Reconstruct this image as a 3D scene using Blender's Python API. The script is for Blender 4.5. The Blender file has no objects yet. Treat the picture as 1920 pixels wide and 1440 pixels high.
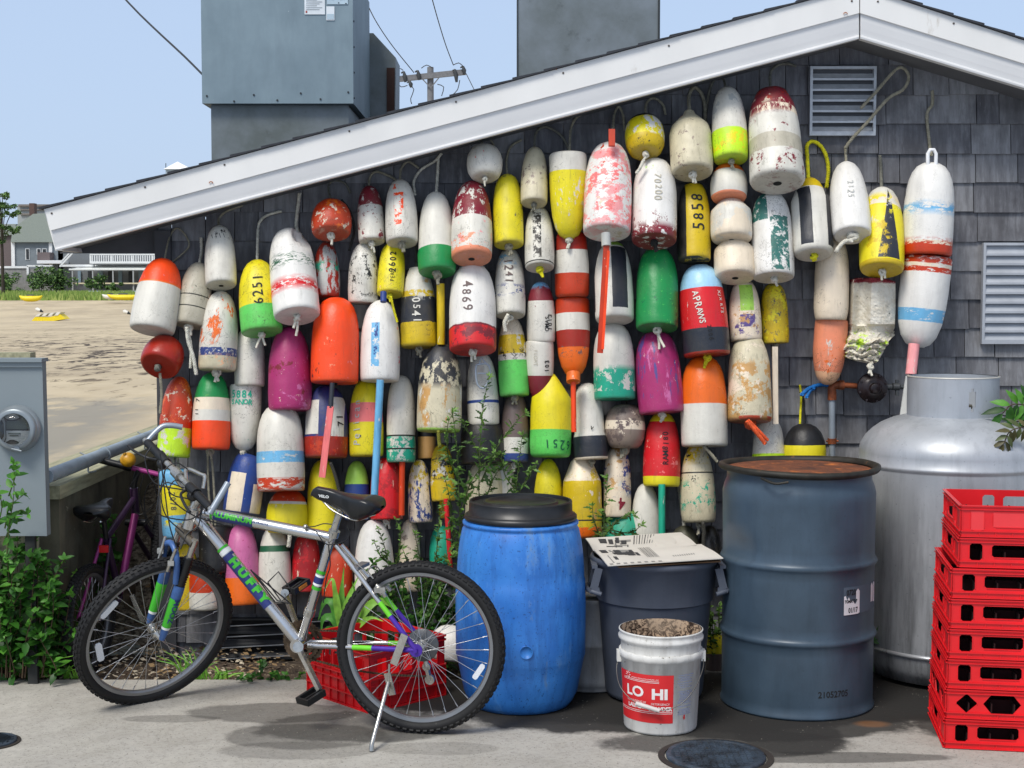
import bpy, bmesh, math, random, re
from mathutils import Vector, Matrix
R = math.radians
SC = bpy.context.scene
COL = SC.collection
# ---------------------------------------------------------------- camera, sky, sun, exposure
FPX, PITCH, CAMZ = 2750.0, R(3.5), 1.62
cam = bpy.data.cameras.new('camera'); camo = bpy.data.objects.new('camera', cam); COL.objects.link(camo)
camo.location = (0, 0, CAMZ); camo.rotation_euler = (R(90) - PITCH, 0, 0)
cam.sensor_width = 36; cam.lens = 36 * FPX / 1920; cam.clip_end = 3000; cam.clip_start = .1
SC.camera = camo
SUN_EL, SUN_AZ = 53.0, 211.0       # azimuth measured clockwise from +Y (view direction)
w = bpy.data.worlds.new('World'); SC.world = w; w.use_nodes = True
nt = w.node_tree; bg = nt.nodes['Background']
sky = nt.nodes.new('ShaderNodeTexSky'); sky.sky_type = 'NISHITA'; sky.sun_disc = False
sky.sun_elevation = R(SUN_EL); sky.sun_rotation = R(SUN_AZ); sky.altitude = 0
sky.air_density = 1.0; sky.dust_density = 2.2; sky.ozone_density = 4.0
# summer haze: the low sky fades towards a pale milky blue
hz = nt.nodes.new('ShaderNodeMix'); hz.data_type = 'RGBA'; hz.inputs[7].default_value = (2.65, 3.3, 4.4, 1)
tcw = nt.nodes.new('ShaderNodeTexCoord'); spw = nt.nodes.new('ShaderNodeSeparateXYZ'); mrw = nt.nodes.new('ShaderNodeMapRange')
nt.links.new(tcw.outputs['Generated'], spw.inputs[0]); nt.links.new(spw.outputs[2], mrw.inputs[0]); mrw.inputs[1].default_value = .0; mrw.inputs[2].default_value = .9; mrw.inputs[3].default_value = .86; mrw.inputs[4].default_value = .60
hc = nt.nodes.new('ShaderNodeMix'); hc.data_type = 'RGBA'; hc.inputs[6].default_value = (2.65, 3.3, 4.4, 1); hc.inputs[7].default_value = (3.5, 3.55, 3.6, 1); mr2 = nt.nodes.new('ShaderNodeMapRange'); mr2.inputs[1].default_value = .2; mr2.inputs[2].default_value = .8
nt.links.new(spw.outputs[2], mr2.inputs[0]); nt.links.new(mr2.outputs[0], hc.inputs[0]); nt.links.new(hc.outputs[2], hz.inputs[7])
nt.links.new(mrw.outputs[0], hz.inputs[0]); nt.links.new(sky.outputs[0], hz.inputs[6]); nt.links.new(hz.outputs[2], bg.inputs[0]); bg.inputs[1].default_value = .15
sl = bpy.data.lights.new('sun', 'SUN'); slo = bpy.data.objects.new('sun', sl); COL.objects.link(slo)
sl.energy = 2.05; sl.angle = R(20.0); sl.color = (1, .965, .90)
sd = Vector((math.sin(R(SUN_AZ)) * math.cos(R(SUN_EL)), math.cos(R(SUN_AZ)) * math.cos(R(SUN_EL)), math.sin(R(SUN_EL))))
slo.rotation_euler = sd.to_track_quat('Z', 'Y').to_euler(); slo.location = (-4, -6, 12)
SC.view_settings.view_transform = 'Standard'; SC.view_settings.look = 'None'
SC.view_settings.exposure = 0.42; SC.view_settings.gamma = 1.0
SC.cycles.max_bounces = 6; SC.cycles.diffuse_bounces = 3; SC.cycles.glossy_bounces = 3
SC.cycles.transparent_max_bounces = 6

# ---------------------------------------------------------------- measuring helpers (photo pixel -> place)
O = Vector((0, 0, CAMZ)); UP = Vector((0, math.sin(PITCH), math.cos(PITCH))); FW = Vector((0, math.cos(PITCH), -math.sin(PITCH)))
def ray(px, py): return Vector((1, 0, 0)) * ((px - 960) / FPX) + UP * (-(py - 720) / FPX) + FW
def onY(px, py, Y): d = ray(px, py); return O + d * (Y / d.y)
def onZ(px, py, z): d = ray(px, py); return O + d * ((z - CAMZ) / d.z)
def onP(px, py, p, n): d = ray(px, py); return O + d * ((p - O).dot(n) / d.dot(n))
def mpp(p): return (p - O).dot(FW) / FPX          # metres per photo pixel at p
def V(*a): return Vector(a)

# ---------------------------------------------------------------- colours and materials
def lin(c): c /= 255.; return c / 12.92 if c <= .04045 else ((c + .055) / 1.055) ** 2.4
def C(h):
    if not isinstance(h, str): return tuple(h) if len(h) == 4 else (*h, 1)
    return (lin(int(h[0:2], 16)), lin(int(h[2:4], 16)), lin(int(h[4:6], 16)), 1)
class NT:
    def __init__(s, name):
        s.m = bpy.data.materials.new(name); s.m.use_nodes = True; s.t = s.m.node_tree
        s.b = s.t.nodes['Principled BSDF']
    def n(s, t, **k):
        o = s.t.nodes.new(t)
        for a, v in k.items():
            if a.startswith('i_'):
                o.inputs[int(a[2:]) if a[2:].isdigit() else a[2:].replace('_', ' ')].default_value = v
            else: setattr(o, a, v)
        return o
    def l(s, a, b): s.t.links.new(a, b)
    def inp(s, sock, v):
        if hasattr(v, 'is_linked') or isinstance(v, bpy.types.NodeSocket): s.l(v, sock)
        else: sock.default_value = v
    def math(s, op, a, b=0.0, c=None):
        o = s.n('ShaderNodeMath', operation=op); s.inp(o.inputs[0], a); s.inp(o.inputs[1], b)
        if c is not None: s.inp(o.inputs[2], c)
        return o.outputs[0]
    def mix(s, f, a, b, mode='MIX'):
        o = s.n('ShaderNodeMix', data_type='RGBA', blend_type=mode); s.inp(o.inputs[0], f); s.inp(o.inputs[6], a); s.inp(o.inputs[7], b)
        return o.outputs[2]
    def co(s, kind='Object', scale=(1, 1, 1), loc=(0, 0, 0)):
        tc = s.n('ShaderNodeTexCoord'); mp = s.n('ShaderNodeMapping'); mp.inputs['Scale'].default_value = scale; mp.inputs['Location'].default_value = loc
        s.l(tc.outputs[kind], mp.inputs[0]); return mp.outputs[0]
    def noise(s, v, scale=5, detail=4, rough=.55, dist=0):
        o = s.n('ShaderNodeTexNoise'); o.inputs['Scale'].default_value = scale; o.inputs['Detail'].default_value = detail
        o.inputs['Roughness'].default_value = rough; o.inputs['Distortion'].default_value = dist; s.l(v, o.inputs['Vector']); return o.outputs['Fac']
    def step(s, v, lo, hi):
        o = s.n('ShaderNodeMapRange'); o.inputs[1].default_value = lo; o.inputs[2].default_value = hi; s.l(v, o.inputs[0]); return o.outputs[0]
    def bump(s, h, strength=.3, dist=.01):
        o = s.n('ShaderNodeBump'); o.inputs['Strength'].default_value = strength; o.inputs['Distance'].default_value = dist
        s.l(h, o.inputs['Height']); s.l(o.outputs[0], s.b.inputs['Normal'])
    def base(s, c): s.inp(s.b.inputs['Base Color'], c)
    def set(s, rough=.5, metal=0, spec=None):
        s.inp(s.b.inputs['Roughness'], rough); s.b.inputs['Metallic'].default_value = metal
        if spec is not None: s.b.inputs['Specular IOR Level'].default_value = spec
_mc = {}
def mat(name, color, rough=.5, metal=0, var=.15, vs=8, dirt=None, dirtamt=.0, dscale=12, bump=0, bs=60, stretch=(1, 1, 1), spec=None):
    """plain painted / metal / plastic surface with mottling, dirt speckle and bump"""
    if name in _mc: return _mc[name]
    s = NT(name); v = s.co('Object', stretch); c = C(color)
    n1 = s.noise(v, vs, 5)
    dk = tuple(x * (1 - var) for x in c[:3]) + (1,); lt = tuple(min(1, x * (1 + var)) for x in c[:3]) + (1,)
    col = s.mix(s.step(n1, .3, .7), dk, lt)
    if dirt:
        n2 = s.noise(v, dscale, 8, .65); col = s.mix(s.step(n2, .72 - dirtamt * .35, .78 - dirtamt * .3), col, C(dirt))
    s.base(col); s.set(s.math('ADD', s.math('MULTIPLY', n1, .2), rough - .1), metal, spec)
    if bump: s.bump(s.noise(v, bs, 5), bump, .004)
    _mc[name] = s.m; return s.m

# ---------------------------------------------------------------- meshes
WM = {}
def wm(o): return WM.get(o.name, Matrix.Identity(4)) if o else Matrix.Identity(4)
def tag(o, label=None, cat=None, group=None, kind=None, category=None):
    cat = cat or category
    if label: o['label'] = label
    if cat: o['category'] = cat
    if group: o['group'] = group
    if kind: o['kind'] = kind
    return o
def empty(name, label, cat, loc=(0, 0, 0), group=None, M=None):
    o = bpy.data.objects.new(name, None); COL.objects.link(o); o.empty_display_size = .05
    M = M or Matrix.Translation(Vector(loc)); o.matrix_world = M; WM[o.name] = M.copy()
    return tag(o, label, cat, group)
def frame_of(a):
    a = a.normalized(); u = a.cross(V(0, 0, 1)) if abs(a.z) < .9 else a.cross(V(0, 1, 0)); u.normalize(); return a, u, a.cross(u)
class MB:
    def __init__(s): s.v = []; s.f = []; s.mi = []; s.sm = []; s.at = []; s.cur = 0; s.a = 0.0
    def add(s, vs, fs, smooth=False, at=None):
        o = len(s.v); s.v += [Vector(x) for x in vs]
        for f in fs: s.f.append(tuple(i + o for i in f)); s.mi.append(s.cur); s.sm.append(smooth); s.at.append(s.a if at is None else at)
        return s
    def box(s, lo, hi, M=None):
        x0, y0, z0 = lo; x1, y1, z1 = hi
        vs = [Vector(p) for p in ((x0, y0, z0), (x1, y0, z0), (x1, y1, z0), (x0, y1, z0), (x0, y0, z1), (x1, y0, z1), (x1, y1, z1), (x0, y1, z1))]
        if M: vs = [M @ p for p in vs]
        return s.add(vs, [(3, 2, 1, 0), (4, 5, 6, 7), (0, 1, 5, 4), (1, 2, 6, 5), (2, 3, 7, 6), (3, 0, 4, 7)])
    def bar(s, a, b, wd, th, up=V(0, 0, 1)):
        a = Vector(a); b = Vector(b); d = (b - a).normalized(); u = d.cross(up)
        u = u.normalized() if u.length > 1e-4 else V(1, 0, 0); t = u.cross(d)
        vs = [p + u * (sx * wd / 2) + t * (sz * th / 2) for p in (a, b) for sx, sz in ((-1, -1), (1, -1), (1, 1), (-1, 1))]
        return s.add(vs, [(0, 1, 2, 3), (7, 6, 5, 4), (0, 4, 5, 1), (1, 5, 6, 2), (2, 6, 7, 3), (3, 7, 4, 0)])
    def prism(s, pts, d):
        """pts: polygon in world, extruded by vector d"""
        n = len(pts); d = Vector(d); vs = [Vector(p) for p in pts] + [Vector(p) + d for p in pts]
        return s.add(vs, [tuple(range(n)), tuple(range(2 * n - 1, n - 1, -1))] + [(i, i + n, (i + 1) % n + n, (i + 1) % n) for i in range(n)])
    def tube(s, pts, r, n=8, caps=True, closed=False, smooth=True):
        pts = [Vector(p) for p in pts]; N = len(pts); rs = r if isinstance(r, (list, tuple)) else [r] * N
        up = None; vs = []
        for i, p in enumerate(pts):
            if closed: t = pts[(i + 1) % N] - pts[i - 1]
            else: t = pts[min(i + 1, N - 1)] - pts[max(i - 1, 0)]
            t = t.normalized() if t.length > 1e-9 else V(0, 0, 1)
            if up is None: _, up, _ = frame_of(t)
            up = up - t * up.dot(t); up = up.normalized() if up.length > 1e-6 else frame_of(t)[1]; w_ = t.cross(up)
            vs += [p + (up * math.cos(2 * math.pi * k / n) + w_ * math.sin(2 * math.pi * k / n)) * rs[i] for k in range(n)]
        fs = []
        for i in range(N if closed else N - 1):
            j = (i + 1) % N
            fs += [(i * n + k, i * n + (k + 1) % n, j * n + (k + 1) % n, j * n + k) for k in range(n)]
        s.add(vs, fs, smooth)
        if caps and not closed: o = len(s.v) - N * n; s.add(vs[:n], [tuple(range(n - 1, -1, -1))]); s.add(vs[-n:], [tuple(range(n))])
        return s
    def lathe(s, prof, M=None, n=40, smooth=True, fn=None, a0=0, a1=2 * math.pi):
        """prof: list of (r, z); crisp edges by repeating a point"""
        M = M or Matrix.Identity(4); full = abs(a1 - a0 - 2 * math.pi) < 1e-6; m = n if full else n + 1
        segs = []; cur = [prof[0]]
        for a, b in zip(prof, prof[1:]):
            if abs(a[0] - b[0]) < 1e-7 and abs(a[1] - b[1]) < 1e-7: segs.append(cur); cur = [b]
            else: cur.append(b)
        segs.append(cur)
        for sg in segs:
            vs = []
            for r, z in sg:
                for k in range(m):
                    a = a0 + (a1 - a0) * k / n; p = V(r * math.cos(a), r * math.sin(a), z)
                    if fn: p = fn(p, a)
                    vs.append(M @ p)
            s.add(vs, [(i * m + k, i * m + (k + 1) % m, (i + 1) * m + (k + 1) % m, (i + 1) * m + k) for i in range(len(sg) - 1) for k in range(n)], smooth)
        return s
    def disc(s, c, nrm, r, n=24):
        a, u, v_ = frame_of(Vector(nrm)); c = Vector(c)
        return s.add([c + (u * math.cos(2 * math.pi * k / n) + v_ * math.sin(2 * math.pi * k / n)) * r for k in range(n)], [tuple(range(n))])
    def grid(s, f, nu, nv, smooth=True):
        return s.add([f(i / nu, j / nv) for j in range(nv + 1) for i in range(nu + 1)],
                     [(j * (nu + 1) + i, j * (nu + 1) + i + 1, (j + 1) * (nu + 1) + i + 1, (j + 1) * (nu + 1) + i) for j in range(nv) for i in range(nu)], smooth)
    def ball(s, c, r, n=12, m=8, sc=(1, 1, 1), M=None):
        c = Vector(c)
        def f(u, v_):
            a = 2 * math.pi * u; b = math.pi * (v_ - .5); p = V(math.cos(a) * math.cos(b) * sc[0], math.sin(a) * math.cos(b) * sc[1], math.sin(b) * sc[2]) * r
            return c + (M @ p if M else p)
        return s.grid(f, n, m)
    def build(s, name, mats, parent=None, label=None, local=False, **kw):
        me = bpy.data.meshes.new(name); vs = s.v; org = None
        if not local:
            if parent is not None:
                Mi = wm(parent).inverted(); vs = [Mi @ p for p in vs]
            else:
                lo = Vector([min(p[i] for p in vs) for i in range(3)]); hi = Vector([max(p[i] for p in vs) for i in range(3)])
                org = V((lo.x + hi.x) / 2, (lo.y + hi.y) / 2, lo.z); vs = [p - org for p in vs]
        me.from_pydata([tuple(p) for p in vs], [], s.f)
        me.polygons.foreach_set('use_smooth', s.sm); me.polygons.foreach_set('material_index', s.mi)
        if any(a != 0.0 for a in s.at):
            at = me.attributes.new('tone', 'FLOAT', 'FACE'); at.data.foreach_set('value', s.at)
        for m in (mats if isinstance(mats, (list, tuple)) else [mats]): me.materials.append(m)
        me.update(); o = bpy.data.objects.new(name, me); COL.objects.link(o)
        if org is not None: o.location = org; WM[o.name] = Matrix.Translation(org)
        if parent is not None: o.parent = parent; WM[o.name] = wm(parent).copy()
        return tag(o, label, **kw)
def struct(mb, name, m, label=None): return mb.build(name, m, None, label, kind='structure')
def smooth_path(pts, step=.01):
    pts = [Vector(p) for p in pts]
    if len(pts) < 3:
        n = max(2, int((pts[1] - pts[0]).length / step)); return [pts[0].lerp(pts[1], i / n) for i in range(n + 1)]
    P = [pts[0] * 2 - pts[1]] + pts + [pts[-1] * 2 - pts[-2]]; out = []
    for i in range(1, len(P) - 2):
        n = max(2, int((P[i + 1] - P[i]).length / step))
        for k in range(n):
            t = k / n; a, b, c, d = P[i - 1:i + 3]
            out.append(.5 * ((2 * b) + (c - a) * t + (2 * a - 5 * b + 4 * c - d) * t * t + (3 * b - a - 3 * c + d) * t ** 3))
    out.append(P[-2]); return out
def rope_mesh(mb, pts, r=.0055, pitch=.028, strands=3):
    path = smooth_path(pts, .006); acc = 0; fr = None; ups = []
    for i, p in enumerate(path):
        t = (path[min(i + 1, len(path) - 1)] - path[max(i - 1, 0)]).normalized()
        if fr is None: fr = frame_of(t)[1]
        fr = (fr - t * fr.dot(t)).normalized()
        if i: acc += (p - path[i - 1]).length
        ups.append((p, fr.copy(), t.cross(fr), acc))
    for k in range(strands):
        mb.tube([p + (u * math.cos(a / pitch * 6.283 + k * 6.283 / strands) + w_ * math.sin(a / pitch * 6.283 + k * 6.283 / strands)) * r * .5 for p, u, w_, a in ups], r * .56, 5)
    return mb
_tc = {}
def text_geo(string, size, bold=0.0, cut=False):
    key = (string, size, bold, cut)
    if key in _tc: return _tc[key]
    cu = bpy.data.curves.new('t', 'FONT'); cu.body = string; cu.size = size; cu.align_x = 'CENTER'; cu.align_y = 'CENTER'; cu.offset = bold; cu.resolution_u = 3
    ob = bpy.data.objects.new('t', cu); COL.objects.link(ob)
    dg = bpy.context.evaluated_depsgraph_get(); me = bpy.data.meshes.new_from_object(ob.evaluated_get(dg))
    if cut:                                   # slice the letters finely so that they can follow a round surface
        bm = bmesh.new(); bm.from_mesh(me); hi = max([max(abs(v.co.x), abs(v.co.y)) for v in bm.verts] or [0]); st = size / 7; k = int(hi / st) + 1
        for ax_ in ((1, 0, 0), (0, 1, 0)):
            for i in range(-k, k + 1): bmesh.ops.bisect_plane(bm, geom=bm.verts[:] + bm.edges[:] + bm.faces[:], plane_co=Vector(ax_) * i * st, plane_no=ax_)
        bm.to_mesh(me); bm.free()
    vs = [v.co.copy() for v in me.vertices]; fs = [tuple(p.vertices) for p in me.polygons]
    bpy.data.objects.remove(ob); bpy.data.curves.remove(cu); bpy.data.meshes.remove(me)
    _tc[key] = (vs, fs); return vs, fs
def flat_text(mb, string, size, org, ux, uy, bold=0.0, sx=1.0):
    vs, fs = text_geo(string, size, bold); return mb.add([Vector(org) + Vector(ux) * v.x * sx + Vector(uy) * v.y for v in vs], fs)
def cyl_text(mb, string, size, p0, ax, front, r, rot=0.0, bold=0.0, rf=None, eps=.0015, ang0=0.0, sx=1.0):
    """letters wrapped on a cylinder or a surface of revolution: p0 point on the axis, ax axis, front = direction the text faces; rf(h)->radius"""
    ax = Vector(ax).normalized(); fr = Vector(front); fr = (fr - ax * fr.dot(ax)).normalized(); sd_ = ax.cross(fr)
    vs, fs = text_geo(string, size, bold, True); c, s_ = math.cos(rot), math.sin(rot); out = []
    for v in vs:
        x = v.x * sx; a = x * c - v.y * s_; h = x * s_ + v.y * c
        rr = (rf(h) if rf else r) + eps; th = a / max(rr, .01) + ang0
        out.append(Vector(p0) + ax * h + (fr * math.cos(th) + sd_ * math.sin(th)) * rr)
    return mb.add(out, fs)
# ================================================================ the setting
rnd = random.Random(7)
YW = 6.70
# ---- pavement: concrete with real damp / oil stains
s = NT('stained concrete'); v = s.co('Object'); n1 = s.noise(v, 2.2, 6, .6); n2 = s.noise(v, 60, 4, .7); n3 = s.noise(v, 9, 6, .6)
c = s.mix(s.step(n1, .3, .7), C('9f9b93'), C('b6b2a8')); c = s.mix(s.math('MULTIPLY', s.step(n3, .4, .75), .45), c, C('8a857a'))
c = s.mix(s.math('MULTIPLY', s.step(n2, .48, .76), .5), c, C('67645f')); c = s.mix(s.step(s.noise(v, 130, 2, .5), .66, .71), c, C('55524d'))
tc = s.n('ShaderNodeTexCoord'); sp = s.n('ShaderNodeSeparateXYZ'); s.l(tc.outputs['Object'], sp.inputs[0])
jit = s.math('MULTIPLY', s.math('SUBTRACT', s.noise(v, 2.6, 6, .62), .5), .75); jit2 = s.math('MULTIPLY', s.math('SUBTRACT', s.noise(v, 11, 5, .6), .5), .22)
PAVO = V(0, 2.2, 0)                                   # the sheet's own origin
def blob(x, y, rx, ry, soft=.10):
    dx = s.math('DIVIDE', s.math('SUBTRACT', sp.outputs[0], x - PAVX), rx); dy = s.math('DIVIDE', s.math('SUBTRACT', sp.outputs[1], y - PAVY), ry)
    d = s.math('SQRT', s.math('ADD', s.math('MULTIPLY', dx, dx), s.math('MULTIPLY', dy, dy)))
    d = s.math('ADD', s.math('ADD', d, jit), jit2); return s.step(d, 1 + soft, 1 - soft)
PAVX, PAVY = 0.0, (1.5 + 6.6) / 2
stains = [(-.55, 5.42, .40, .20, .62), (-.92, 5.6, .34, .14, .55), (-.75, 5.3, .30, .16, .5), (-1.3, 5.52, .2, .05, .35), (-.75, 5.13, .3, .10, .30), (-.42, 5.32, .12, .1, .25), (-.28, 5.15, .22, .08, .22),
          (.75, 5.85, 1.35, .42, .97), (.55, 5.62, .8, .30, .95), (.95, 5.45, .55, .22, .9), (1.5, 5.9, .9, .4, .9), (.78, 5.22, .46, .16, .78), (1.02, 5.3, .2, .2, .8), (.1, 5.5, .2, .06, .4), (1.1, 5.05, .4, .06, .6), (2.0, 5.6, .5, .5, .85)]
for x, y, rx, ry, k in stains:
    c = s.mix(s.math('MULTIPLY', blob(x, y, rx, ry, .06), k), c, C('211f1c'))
c = s.mix(s.math('MULTIPLY', s.step(s.noise(v, 95, 2, .5), .71, .75), s.step(s.noise(v, 3, 2), .45, .6)), c, C('b9b4a6'))
c = s.mix(s.math('MULTIPLY', blob(1.36, 5.45, .06, .04, .3), .45), c, C('8a5a2c'))
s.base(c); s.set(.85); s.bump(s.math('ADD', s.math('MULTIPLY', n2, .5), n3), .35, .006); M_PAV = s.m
mb = MB(); ys = [1.5, 6.09, 6.60]
mb.box((-9, 1.5, -.14), (9, 6.09, 0))
mb.box((.15, 6.09, -.14), (9, 6.60, -.006))
struct(mb, 'pavement', M_PAV)
# ---- soil bed with leaf litter
s = NT('soil and leaf litter'); v = s.co('Object'); n1 = s.noise(v, 5, 7, .65); vo = s.n('ShaderNodeTexVoronoi'); vo.inputs['Scale'].default_value = 55; s.l(v, vo.inputs['Vector'])
c = s.mix(s.step(n1, .35, .65), C('3a2f26'), C('6b5c4c')); c = s.mix(s.step(s.noise(v, 45, 5, .7), .55, .62), c, C('a09078')); c = s.mix(s.step(s.noise(v, 30, 5, .7), .6, .66), c, C('1d1813'))
s.base(c); s.set(.95); s.bump(s.noise(v, 40, 6, .7), .9, .02); M_SOIL = s.m
mb = MB(); r0 = random.Random(3)
def bank(Y): t = min(1, max(0, (Y - 6.62) / 1.35)); return -.04 + .66 * t * t * (3 - 2 * t)
def soil(x0, x1, y0, y1, nu, nv, zf):
    mb.grid(lambda u, v_: V(x0 + (x1 - x0) * u, y0 + (y1 - y0) * v_, zf(u, v_)), nu, nv)
bed = lambda u, v_: -.05 + .03 * math.sin(u * 31) * math.sin(v_ * 9) + r0.uniform(-.012, .012)
soil(-5, 5.2, 6.085, 6.75, 140, 12, bed)
struct(mb, 'soil', M_SOIL)
mb = MB()
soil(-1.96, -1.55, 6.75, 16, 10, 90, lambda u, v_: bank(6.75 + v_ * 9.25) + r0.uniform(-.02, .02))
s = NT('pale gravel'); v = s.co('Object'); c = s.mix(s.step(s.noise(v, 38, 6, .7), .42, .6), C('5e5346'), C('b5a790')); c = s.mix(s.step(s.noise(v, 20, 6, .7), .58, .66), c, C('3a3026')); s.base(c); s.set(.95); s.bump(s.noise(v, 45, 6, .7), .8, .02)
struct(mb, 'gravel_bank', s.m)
# scattered pebbles and dead leaves on the soil
mb = MB(); r0 = random.Random(5)
for i in range(3200):
    x = r0.uniform(-3.2, -1.0) if i % 2 else r0.uniform(-1.93, -1.6); y = r0.uniform(6.1, 6.68) if i % 2 else r0.uniform(6.6, 9.5)
    z = bank(y) + .02; sz = r0.uniform(.006, .02); a = r0.uniform(0, 6.3)
    d = V(math.cos(a), math.sin(a), r0.uniform(-.3, .3)) * sz; e = V(-math.sin(a), math.cos(a), r0.uniform(-.3, .5)) * sz * .6; p = V(x, y, z + .012)
    mb.cur = r0.randrange(3); mb.add([p - d, p - e, p + d, p + e], [(0, 1, 2, 3)])
mb.build('leaf_litter', [mat('dry leaf', '8c7350', .9), mat('pale chip', 'b7ab95', .9), mat('dark leaf', '3f2f22', .9)], None, 'dry leaves and chips scattered on the soil beside the retaining wall', kind='stuff', category='leaf litter')
# ---- the beach: one sheet out to the horizon, rising into a dune
s = NT('beach sand'); v = s.co('Object'); tc = s.n('ShaderNodeTexCoord'); sp = s.n('ShaderNodeSeparateXYZ'); geo = s.n('ShaderNodeNewGeometry'); s.l(geo.outputs['Position'], sp.inputs[0])
pos = s.n('ShaderNodeMapping'); s.l(geo.outputs['Position'], pos.inputs[0]); pv = pos.outputs[0]
str_ = s.n('ShaderNodeMapping'); str_.inputs['Scale'].default_value = (1.1, .42, 1); s.l(geo.outputs['Position'], str_.inputs[0])
str2 = s.n('ShaderNodeMapping'); str2.inputs['Scale'].default_value = (.10, .045, 1); s.l(geo.outputs['Position'], str2.inputs[0])
c = s.mix(s.step(s.noise(str2.outputs[0], 2, 5, .6), .35, .65), C('ab9c82'), C('c6b697')); c = s.mix(s.math('MULTIPLY', s.step(s.noise(str_.outputs[0], 1.4, 8, .7), .45, .7), .35), c, C('a08d69'))
band = s.math('MULTIPLY', s.step(sp.outputs[1], 26, 50), s.step(sp.outputs[1], 140, 95))
band2 = s.math('MULTIPLY', s.step(sp.outputs[1], 48, 56), s.step(sp.outputs[1], 100, 80))
wr = s.noise(str_.outputs[0], 1.1, 9, .68, .6)
c = s.mix(s.math('MULTIPLY', band, s.step(wr, .57, .61)), c, C('5a4c38')); c = s.mix(s.math('MULTIPLY', band2, s.step(wr, .51, .56)), c, C('43372a'))
c = s.mix(s.step(sp.outputs[1], 32, 20), c, C('a3977f'))
ed = s.math('ADD', s.math('ADD', sp.outputs[0], s.math('MULTIPLY', sp.outputs[1], .143)), s.math('MULTIPLY', s.noise(str_.outputs[0], 1.2, 6, .6), 1.6))
wet = s.math('MULTIPLY', s.step(ed, -2.6, -3.6), s.math('MULTIPLY', s.step(s.math('ADD', sp.outputs[1], s.math('MULTIPLY', s.noise(str_.outputs[0], .8, 4), 6)), 26.5, 28.5), s.step(s.math('ADD', sp.outputs[1], s.math('MULTIPLY', s.noise(str_.outputs[0], 1.5, 5), 8)), 43, 40)))
wet = s.math('MULTIPLY', wet, s.step(s.noise(str_.outputs[0], .9, 5, .6), .36, .46)); c = s.mix(s.math('MULTIPLY', wet, .75), c, C('7f7b70'))
s.base(c); s.set(s.math('SUBTRACT', .95, s.math('MULTIPLY', wet, .25))); M_SAND = s.m
mb = MB()
def beach(u, v_):
    ys = [9, 14, 20, 27, 36, 48, 64, 85, 110, 140, 175, 205, 225, 240, 255, 300, 500, 1200, 2800]; t = v_ * (len(ys) - 1); i = min(int(t), len(ys) - 2); Y = ys[i] + (ys[i + 1] - ys[i]) * (t - i)
    z = -1.1 if Y < 180 else (-1.1 + (Y - 180) / 60 * 2.3 if Y < 240 else 1.2)
    return V((u - .5) * (60 + Y * 3.0), Y, z)
mb.grid(beach, 12, 18, False); mb.add([V(-40, 1, -1.12), V(-1.9, 1, -1.12), V(-1.9, 10, -1.12), V(-40, 10, -1.12)], [(0, 1, 2, 3)])
struct(mb, 'beach', M_SAND)
# ---- dune grass
M_GRASS = mat('dune grass', '6f8a3c', .9, var=.4, vs=.6); M_GR2 = mat('pale grass', '94a457', .9, var=.3)
mb = MB(); r0 = random.Random(11)
for i in range(9000):
    Y = r0.uniform(226, 252); x = r0.uniform(-92, -44) * Y / 250; z = -1.1 + (min(Y, 240) - 180) / 60 * 2.3; h = r0.uniform(.5, 1.25); w_ = r0.uniform(.10, .28); l_ = r0.uniform(-.3, .3)
    mb.cur = 0 if r0.random() < .65 else 1; mb.add([V(x - w_, Y, z), V(x + w_, Y, z), V(x + l_, Y, z + h)], [(0, 1, 2)])
mb.build('dune_grass', [M_GRASS, M_GR2], None, 'strip of green dune grass at the back of the beach', kind='stuff', category='grass')

# ================================================================ the shingled building
BLD = empty('shingled_building', 'grey cedar shingled gable building hung all over with lobster buoys', 'building', (1.57, YW, 0))
s = NT('weathered cedar shingle'); v = s.co('Object'); at = s.n('ShaderNodeAttribute', attribute_name='tone'); st = s.co('Object', (1, 1, .12)); n1 = s.noise(st, 34, 7, .7); n2 = s.noise(v, 3.5, 5, .6)
base = s.mix(at.outputs['Fac'], C('66666a'), C('8e8e90')); base = s.mix(s.math('MULTIPLY', s.step(n1, .42, .72), .6), base, C('454447')); base = s.mix(s.math('MULTIPLY', s.step(n1, .5, .34), .35), base, C('8f9196'))
base = s.mix(s.math('MULTIPLY', s.step(n2, .5, .66), .5), base, C('403f42')); base = s.mix(s.math('MULTIPLY', s.step(s.noise(st, 12, 8, .75), .62, .7), .5), base, C('a5a6a8'))
s.base(base); s.set(.9, spec=.2); s.bump(n1, .5, .006); M_SHIN = s.m
def roofz(x):       # underside of the rake (wall plane)
    ap = onY(1612, 75, 6.40); l = onY(105, 470, 6.40); r = onY(1920, 181, 6.40)
    return ap.z + (x - ap.x) * ((ap.z - l.z) / (ap.x - l.x) if x < ap.x else (r.z - ap.z) / (r.x - ap.x))
XL = onY(298, 470, YW).x; XR = 4.6
EXPO = .1317; zb = onY(1700, 233, 6.69).z
mb = MB(); rs = random.Random(21); k0 = -8
zc = zb + 9 * EXPO
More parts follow.
